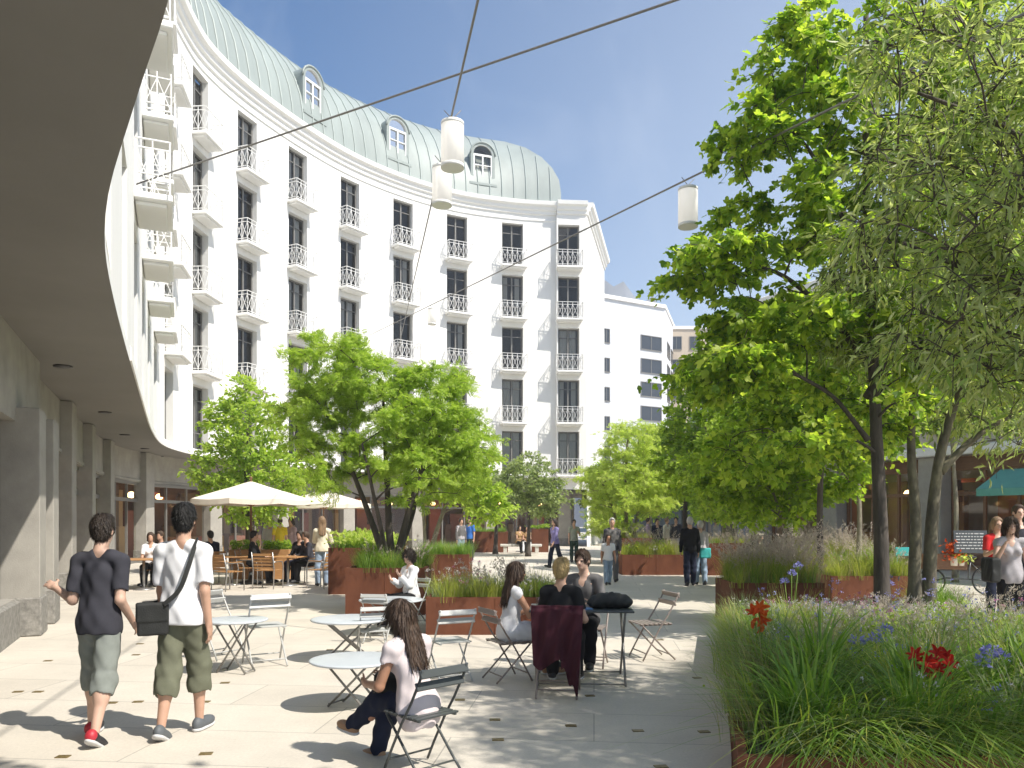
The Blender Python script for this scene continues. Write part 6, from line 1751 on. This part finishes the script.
for i, (px, d, tp, bt, hm, f_, lab) in enumerate([(657, 33, 'navy', 'navy', 'hair_dark', (.3, -1), 'person in a navy suit at the left of the far group'), (667, 34, 'cream', 'black', 'hair_light', (.6, -.6), 'person in a cream top in the middle of the far group'),
      (676, 33.2, 'charcoal', 'lightgrey', 'hair_black', (-.5, -1), 'person in a charcoal jacket and pale trousers in the far group'), (716, 34, 'lightgrey', 'navy', 'hair_brown', (-1, -.2), 'person in a pale shirt beside the pale trunked tree'),
      (648, 36, 'dusty', 'navy', 'hair_brown', (1, -.2), 'person in a dusty pink top farthest back in the far group'), (735, 36, 'white', 'navy', 'hair_dark', (-1, -.2), 'person in a white shirt standing far back under the trees')]):
    P(lab, px, d, f_, 1.72 + .03 * (i % 3), 'm' if i % 2 == 0 else 'f', 3, STAND, S_(top=tp, bottom=bt, hairm=hm, sleeve=1.8), group='far group of people behind the planters')
# lounging man
P('man in a pale shirt and hat leaning back in a chair beside the tall planter', 768, 23, (.97, -.2), 1.72, 'm', 2, dict(lean=-24, legL=((-.08, 1, .02), (0, .45, -.9)), legR=((.08, 1, .06), (0, .75, -.66)), armL=((-.2, .25, -1), (.3, 1, .1)), armR=((.2, .25, -1), (-.3, 1, .1))), S_(top='cream', bottom='jeans', hair='hat', hairm='cream', sleeve=1.7), seat=.42)
place(cp, gx(767, 23), 23.0, (.97, -.2), 1.0, 'folding chair under the lounging man with the hat', GC)
# right hand path
P('woman in a grey top and black trousers walking towards us on the right path', 1010, 11.0, (-.25, -1), 1.70, 'f', 1, dict(walk(1, .14, .1), armR=((.30, .45, -1), (-.35, .55, 1)), armL=((-.2, .05, -1), (.05, .3, -1)), head=(-8, 6)),
  S_(top='lightgrey', bottom='black', hair='long', hairm='hair_brown', sleeve=.2, loose=.012, hem=-.07, skin='skin_pale'), group='people coming along the right path')
f = Field(); f.box((0, 0, .16), (.07, .13, .17), None, .03); V, Fq = f.mesh(.010, .006, 2); o = mesh_np('shoulder_bag', V, Fq, M['bagcloth']); o.location = (gx(991, 10.95), 10.95, .82); tag(o, 'black bag at the side of the woman in the grey top', 'bag')
P('person with light hair and a red top half hidden behind the woman in grey', 997, 13.4, (-.1, -1), 1.70, 'f', 2, dict(armR=((.2, .2, -1), (-.2, .8, .3))), S_(top='red', bottom='navy', hair='bob', hairm='hair_light', sleeve=.7, skin='skin'), group='people coming along the right path')
P('tall man in dark clothes at the right edge behind the woman in grey', 1018, 13.8, (-.1, -1), 1.92, 'm', 2, dict(armR=((.55, .3, -.6), (.35, .5, .8))), S_(top='charcoal', bottom='navy', hairm='hair_brown', skin='skin_pale'), group='people coming along the right path')
# bench pair
bn = thing('bench', 'pale concrete bench at the back of the plaza between two steel planters', 'bench', (gx(521, 39.5), 39.5, 0))
q = MB(); q.box((0, 0, .40), (2.1, .55, .12), bev=.02); q.build('seat', M['bench'], bn)
for x in (-.8, .8): q = MB(); q.box((x, 0, .17), (.18, .45, .34), bev=.01); q.build('leg', M['bench'], bn)
P('person in a tan top sitting at the left end of the pale bench', 519, 39.3, (.5, -.9), 1.75, 'f', 3, sit(), S_(top='tan', bottom='black', hair='long', hairm='hair_dark', sleeve=.3), seat=.46, group='pair sitting on the pale bench')
P('person in a tan top and white trousers on the right of the bench', 527, 39.4, (-.1, -1), 1.72, 'f', 3, sit(.2, 12, .3), S_(top='tan', bottom='white', hair='long', hairm='hair_black', sleeve=.3), seat=.46, group='pair sitting on the pale bench')

# ------------------------------------------------------------------ cafe under the arcade
def make_armchair():
    t = thing('cafe_armchair', 'x', 'armchair')
    s = MB()
    for k in range(6): s.bar((-.24, -.2 + k * .082, .45), (.24, -.2 + k * .082, .45), .066, .02, bev=.004)
    s.build('seat', M['wood'], t)
    b = MB()
    for k in range(5): b.bar((-.25, -.235 - .016 * k, .52 + .078 * k), (.25, -.235 - .016 * k, .52 + .078 * k), .018, .06, bev=.004)
    b.build('backrest', M['wood'], t)
    for sx in (-1, 1):
        l = MB(); l.tube([(sx * .27, -.32, .90), (sx * .27, -.23, .45), (sx * .27, -.27, .0)], .014, 8); l.build('leg', M['steel'], t)
        l = MB(); l.tube([(sx * .27, .25, .0), (sx * .28, .25, .52), (sx * .28, .20, .645), (sx * .28, .08, .665), (sx * .275, -.26, .655)], .014, 8); l.build('leg', M['steel'], t)
        a = MB(); a.box((sx * .28, -.01, .68), (.045, .38, .02), bev=.005); a.build('armrest', M['wood'], t)
    return t
ac = make_armchair(); GA = 'wooden armchairs of the cafe'
AC = [(268, 19.2, (.15, 1), 'wooden armchair with its slatted back to us at the middle of the cafe'), (250, 20.2, (1, .1), 'wooden armchair under the person in black left of the cafe table'),
      (322, 19.3, (-.9, .4), 'wooden armchair with metal arms at the right end of the cafe terrace'), (302, 21.0, (-.4, -1), 'wooden armchair under the left one of the dark clothed pair'),
      (312, 20.6, (-.8, -.6), 'wooden armchair under the right one of the dark clothed pair'), (212, 20.5, (-.6, .7), 'wooden armchair behind the man in white, under a dark haired person'),
      (228, 18.6, (.6, .9), 'empty wooden armchair between the two walkers and the cafe tables'), (156, 19.4, (.5, -.8), 'wooden armchair under the pair sitting near the arcade')]
for px, d, f_, lab in AC: place(ac, gx(px, d), d, f_, 1.0, lab, GA)
def make_cafe_table(label):
    t = thing('cafe_table', label, 'table'); q = MB(); q.box((0, 0, .735), (.8, .8, .03), bev=.008); q.build('tabletop', M['wood'], t)
    l = MB(); l.lathe([(.03, .03), (.03, .72)], n=12); l.build('leg', M['steel'], t); b = MB(); b.lathe([(.24, 0), (.24, .02), (.05, .05)], n=20); b.build('base', M['steel'], t); return t
ct = make_cafe_table('square wooden cafe table in the middle of the terrace, the dark pair sits at it'); GCT = 'wooden cafe tables'
place(ct, gx(288, 20.0), 20.0, (.1, 1), 1.0, None, GCT)
dup(ct, (gx(232, 20.2), 20.2, 0), .3, 'square wooden cafe table behind the man in white', GCT)
dup(ct, (gx(140, 18.6), 18.8, 0), .3, 'square wooden cafe table between the two walking men, near the arcade', GCT)
# planter troughs with hedges
for px, d, lab in ((245, 22.3, 'wooden trough with a clipped hedge left of the parasol pole'), (277, 22.3, 'wooden trough with a clipped hedge right of the parasol pole')):
    t = thing('planter_trough', lab, 'planter', (gx(px, d), d, 0), 0, 'wooden troughs on the cafe terrace'); q = MB(); q.box((0, 0, .42), (.8, .4, .84), bev=.01)
    q.build('box', M['wood'], t)
    rng = np.random.default_rng(px); ps = np.c_[rng.uniform(-.38, .38, 700), rng.uniform(-.18, .18, 700), rng.uniform(.84, 1.08, 700)]
    leaf_cloud('hedge', ps, rng.normal(0, 1, ps.shape), rng.normal(0, .4, ps.shape) + UP, np.full(700, .07), 'oval', M['leaf_mid'], t)
G2 = 'guests and passers by at the cafe'
P('person in black with dark hair sitting left of the cafe table under the parasol', 252, 20.2, (1, .1), 1.74, 'm', 3, sit(), S_(top='black', bottom='black', hairm='hair_black', sleeve=1.8), seat=.47, group=G2)
P('left one of the dark clothed pair at the cafe table', 301, 20.9, (-.4, -1), 1.72, 'f', 3, sit(), S_(top='black', bottom='navy', hair='bob', hairm='hair_dark', sleeve=1.8), seat=.47, group=G2)
P('right one of the dark clothed pair at the cafe table, leaning forward', 311, 20.6, (-.8, -.6), 1.72, 'm', 3, sit(.12, 14), S_(top='charcoal', bottom='black', hair='short', hairm='hair_brown', sleeve=1.8), seat=.47, group=G2)
P('woman in a cream top and jeans standing at the right of the cafe terrace', 322, 19.9, (-.3, 1), 1.74, 'f', 2, dict(armR=((.3, .2, -1), (-.1, 1, .3)), armL=((-.1, .5, -1), (.1, .6, 1))), S_(top='cream', bottom='palejeans', hair='long', hairm='hair_light', sleeve=1.6, skin='skin_tan', noface=True), group=G2)
P('person in a bright yellow shirt standing behind the hedge troughs', 280, 25.5, (-.2, 1), 1.72, 'm', 3, STAND, S_(top='yellow', bottom='navy', hairm='hair_dark'), group=G2)
P('person in a pale jacket standing left of the one in yellow', 270, 26.2, (.5, -1), 1.74, 'm', 3, STAND, S_(top='lightgrey', bottom='black', hairm='hair_brown', sleeve=1.8), group=G2)
P('person in a grey shirt standing right of the one in yellow', 291, 26.0, (-.5, -1), 1.72, 'f', 3, STAND, S_(top='dusty', bottom='navy', hair='bob', hairm='hair_dark', sleeve=1.7), group=G2)
P('dark haired person in navy sitting behind the man in white', 211, 20.4, (-.6, .7), 1.74, 'm', 3, sit(), S_(top='navy', bottom='black', hairm='hair_black', sleeve=1.8), seat=.47, group=G2)
P('woman in a white top sitting near the arcade between the two walkers', 151, 19.4, (.3, -.9), 1.68, 'f', 3, sit(), S_(top='white', bottom='black', hair='bob', hairm='hair_brown', sleeve=.7), seat=.47, group=G2)
P('man in black sitting beside the woman in white near the arcade', 162, 19.7, (-.3, -.9), 1.74, 'm', 3, sit(), S_(top='black', bottom='black', hairm='hair_brown', sleeve=1.8), seat=.47, group=G2)
# parasols
def make_parasol(label):
    t = thing('parasol', label, 'parasol', group='cream parasols of the cafe'); n, R_ = 8, 1.58
    c = MB(); vs = [(0, 0, 2.70)]; rings = [(.12, 2.67), (.55, 2.53), (1.1, 2.37), (R_, 2.22), (R_ + .005, 2.09)]
    for r_, z in rings:
        for k in range(n * 4):
            a = 2 * PI * k / (n * 4); u = (k % 4) / 4; sag = 1 - .055 * math.sin(u * PI); zz = z - (.035 * math.sin(u * PI) * r_ / R_)
            vs.append((r_ * sag * math.cos(a), r_ * sag * math.sin(a), zz))
    m = n * 4; fs = [(0, 1 + k, 1 + (k + 1) % m) for k in range(m)] + [(1 + i * m + k, 1 + i * m + (k + 1) % m, 1 + (i + 1) * m + (k + 1) % m, 1 + (i + 1) * m + k) for i in range(len(rings) - 1) for k in range(m)]
    c.add(vs, fs, False); c.build('canopy', M['canvas'], t, recalc=False)
    for k in range(n):
        a = 2 * PI * k / n; q = MB(); q.bar((.05 * math.cos(a), .05 * math.sin(a), 2.62), (R_ * .985 * math.cos(a), R_ * .985 * math.sin(a), 2.19), .022, .03); q.bar((.04 * math.cos(a), .04 * math.sin(a), 2.05), (.8 * math.cos(a), .8 * math.sin(a), 2.40), .018, .022); q.build('rib', M['wood'], t)
    q = MB(); q.lathe([(.03, .05), (.03, 2.78), (.045, 2.80), (0, 2.84)], n=14); q.build('pole', M['wood_dark'], t)
    q = MB(); q.lathe([(.32, 0), (.32, .06), (.08, .10), (.05, .32)], n=24); q.build('base', M['chair_dark'], t)
    return t
pr = make_parasol('nearer cream parasol over the cafe tables at the left'); pr.location = (gx(251, 20.6), 20.6, 0)
dup(pr, (gx(322, 26), 26.2, 0), .3, 'farther cream parasol partly hidden behind the nearer one', None)

# ------------------------------------------------------------------ cables and pendant lamps
def cable(name, label, a, b, r=.016, sag=0.0, n=24):
    a, b = np.array(a), np.array(b); t = np.linspace(0, 1, n)[:, None]; Pn = a * (1 - t) + b * t; Pn[:, 2] -= sag * 4 * t[:, 0] * (1 - t[:, 0])
    m = MB(); m.tube(Pn, r, 6); o = m.build(name, M['cable']); tag(o, label, 'cable', 'catenary cables over the plaza'); return o
def ip(px, py, d): return (gx(px, d), d, EYE + (HZ - py) * d / FPX)
A1 = np.array(ip(112, 192.5, 15.6)); B1 = np.array(ip(676, 0, 9.0)); cable('catenary_cable', 'long cable rising from the near facade to the upper right', A1, A1 + (B1 - A1) * 1.7, .015)
A2 = np.array(ip(478, 0, 7.5)); B2 = np.array(ip(398, 350, 45.3)); cable('catenary_cable', 'cable running overhead down to the far facade, carrying two lamps', A2 + (A2 - B2) * .3, B2, .014)
A3 = np.array(ip(370, 335, 43.6)); B3 = np.array(ip(690, 178, 12.0)); cable('catenary_cable', 'cable running from the middle of the facade to the right behind the maple', A3, B3 + (B3 - A3) * .22, .015)
M['lampshade'] = mat('frosted_white_lamp_shade', (0.84, 0.83, 0.81), 0.35)
nt = M['lampshade'].node_tree; tl = nt.nodes.new('ShaderNodeBsdfTranslucent'); tl.inputs['Color'].default_value = (.92, .91, .89, 1); ms = nt.nodes.new('ShaderNodeMixShader'); ms.inputs['Fac'].default_value = .6
nt.nodes['Principled BSDF'].inputs['Emission Color'].default_value = (1, .98, .94, 1); nt.nodes['Principled BSDF'].inputs['Emission Strength'].default_value = .35  # faint emission lifts the shaded side of the shades; the lamps are off
nt.links.new(nt.nodes['Principled BSDF'].outputs[0], ms.inputs[1]); nt.links.new(tl.outputs[0], ms.inputs[2]); nt.links.new(ms.outputs[0], nt.nodes['Material Output'].inputs['Surface'])
def lamp_at(label, top, h=.58, r=.15, first=[]):
    if not first:
        t = thing('pendant_lamp', label, 'lamp', group='white cylindrical lamps hung from the cables')
        q = MB(); q.lathe([(.0, -.16), (r * .9, -.16), (r, -.19), (r, -.16 - h), (r * .96, -.16 - h), (r * .95, -.22), (0, -.21)], n=28); q.build('lamp_shade', M['lampshade'], t)
        q = MB(); q.lathe([(r * 1.01, -.145), (r * 1.01, -.19)], n=28); q.build('rim', M['white_metal'], t); q = MB(); q.lathe([(r * 1.012, -.12 - h), (r * 1.012, -.165 - h)], n=28); q.build('rim', M['white_metal'], t)
        k = MB()
        for sx in (-1, 1): k.tube([(sx * .11, 0, .015), (0, 0, -.10), (0, 0, -.17)], .006, 6)
        k.build('hanger', M['cable'], t); first.append(t); t.location = tuple(top); return t
    return dup(first[0], tuple(top), 0.3, label)
def on_line(A, B, px):
    lo_, hi_ = 0.0, 1.0
    f_ = lambda t: 512 + FPX * (A + (B - A) * t)[0] / (A + (B - A) * t)[1] - px
    for _ in range(50):
        m_ = (lo_ + hi_) / 2
        if f_(lo_) * f_(m_) <= 0: hi_ = m_
        else: lo_ = m_
    return A + (B - A) * lo_
lamp_at('nearest white lamp, just under the crossing of the cables', on_line(A2, B2, 452.5))
lamp_at('second white lamp directly below and behind the nearest one', on_line(A2, B2, 442))
lamp_at('white lamp hanging alone against the sky left of the maple', on_line(A3, B3, 688))
lamp_at('small far lamp hanging in front of the facade windows', on_line(A3, B3, 432))

# ------------------------------------------------------------------ cargo bicycle with a board
cb = thing('cargo_bicycle', 'cargo bicycle with a box of goods and a chalk board on the right path', 'bicycle', (gx(968, 17.6), 17.6, 0), -.25)
def wheel(x, r):
    q = MB(); n = 28
    q.tube([(x + r * math.cos(2 * PI * k / n), 0, r + r * math.sin(2 * PI * k / n)) for k in range(n + 1)], .02, 8); w_ = q.build('wheel', M['rubber'], cb)
    s = MB()
    for k in range(12): s.tube([(x, 0, r), (x + r * .97 * math.cos(2 * PI * k / 12), 0, r + r * .97 * math.sin(2 * PI * k / 12))], .004, 4)
    s.tube([(x, -.04, r), (x, .04, r)], .025, 8); s.build('spoke', M['steel'], w_)
wheel(.42, .33); wheel(-.75, .28)
q = MB(); q.tube([(-.75, .0, .28), (-.45, 0, .36), (0, 0, .34), (.05, 0, .75)], .02, 8); q.tube([(0, 0, .34), (.42, 0, .33)], .016, 8); q.tube([(.05, 0, .72), (.42, 0, .33)], .014, 8); q.tube([(-.2, 0, .5), (-.22, 0, 1.0), (-.12, 0, 1.08)], .016, 8); q.tube([(-.12, -.27, 1.06), (-.12, .27, 1.06)], .013, 8); q.build('frame', M['chair_dark'], cb)
q = MB(); q.box((-.55, 0, .60), (.9, .62, .05), bev=.01); q.box((-.55, -.30, .76), (.9, .02, .28)); q.box((-.55, .30, .76), (.9, .02, .28)); q.box((-.99, 0, .76), (.02, .58, .28)); q.box((-.11, 0, .76), (.02, .58, .28)); q.build('box', M['wood_dark'], cb)
f = Field(); f.ell((.05, 0, .84), (.13, .07, .035), None, .02); V, Fq = f.mesh(.012); mesh_np('saddle', V, Fq, M['rubber'], cb)
sb = MB(); sb.box((0, 0, .32), (.68, .03, .5), bev=.006); bo = sb.build('chalk_board', M['chalkboard'], loc=(gx(971, 17.2), 17.2, .88)); bo.rotation_euler = (-.12, 0, -.2); tag(bo, 'dark chalk board with pale writing leaning on the cargo bicycle', 'board')
ck = MB(); rw = random.Random(4)
for r_ in range(6):
    x = -.29
    while x < .27:
        w_ = rw.uniform(.025, .09); ck.box((x + w_ / 2, -.0185, .50 - r_ * .066), (w_, .004, .022)); x += w_ + .022
ck.build('writing', M['chalk'], bo)
for k, (dx, col, lab) in enumerate(((0, 'fl_orange', 'upright orange bouquet in the box of the cargo bicycle'), (.16, 'leaf_yellow', 'yellow flowers in the box of the cargo bicycle beside the board'))):
    t = thing('bouquet', lab, 'flowers', (gx(954, 17.4) + dx, 17.4, .66)); rng = np.random.default_rng(k); n_ = 160
    h_ = .55 if k == 0 else .25
    ps = np.c_[rng.normal(0, .09, (n_, 2)), rng.uniform(.1, h_, n_)]; leaf_cloud('flower', ps, rng.normal(0, 1, ps.shape), rng.normal(0, 1, ps.shape), np.full(n_, .09), 'oval', M[col], t)
    q = MB(); q.lathe([(.07, 0), (.09, .2)], n=12); q.build('wrap', M['canvas'], t)
# menu board by the shop
q = MB(); q.box((0, 0, .62), (.5, .04, .22), bev=.01); q.tube([(-.2, 0, 0), (-.2, 0, .6)], .015, 6); q.tube([(.2, 0, 0), (.2, 0, .6)], .015, 6)
o = q.build('small_sign', M['teal'], loc=(gx(905, 20.0), 20.0, .25)); tag(o, 'small turquoise sign in front of the shops behind the maple', 'sign')

# ------------------------------------------------------------------ inlay plates in the paving
rp = random.Random(9); IP = [(140, 644), (138, 702), (112, 703), (63, 757), (48, 661), (38, 692), (136, 655), (170, 640), (205, 702), (225, 683), (590, 696), (571, 726), (638, 731), (704, 732), (697, 678), (661, 767), (495, 720), (498, 740), (115, 586 + 60), (460, 700), (18, 692), (560, 668), (206, 754), (330, 650), (660, 640)]
ipx = None
for px, py in IP:
    d = FPX * EYE / (py - HZ); L = (gx(px, d), d, .004)
    if ipx is None:
        q = MB(); q.box((0, 0, 0), (.09, .06, .006), bev=.001); ipx = q.build('paving_plate', M['brass'], loc=L); ipx.rotation_euler = (0, 0, .1)
        tag(ipx, 'small worn brass plate set flush in the pale paving', 'plate', 'brass plates set in the paving')
    else:
        c = ipx.copy(); COL.objects.link(c); c.location = L; c.rotation_euler = (0, 0, .1 + rp.uniform(-.1, .1))
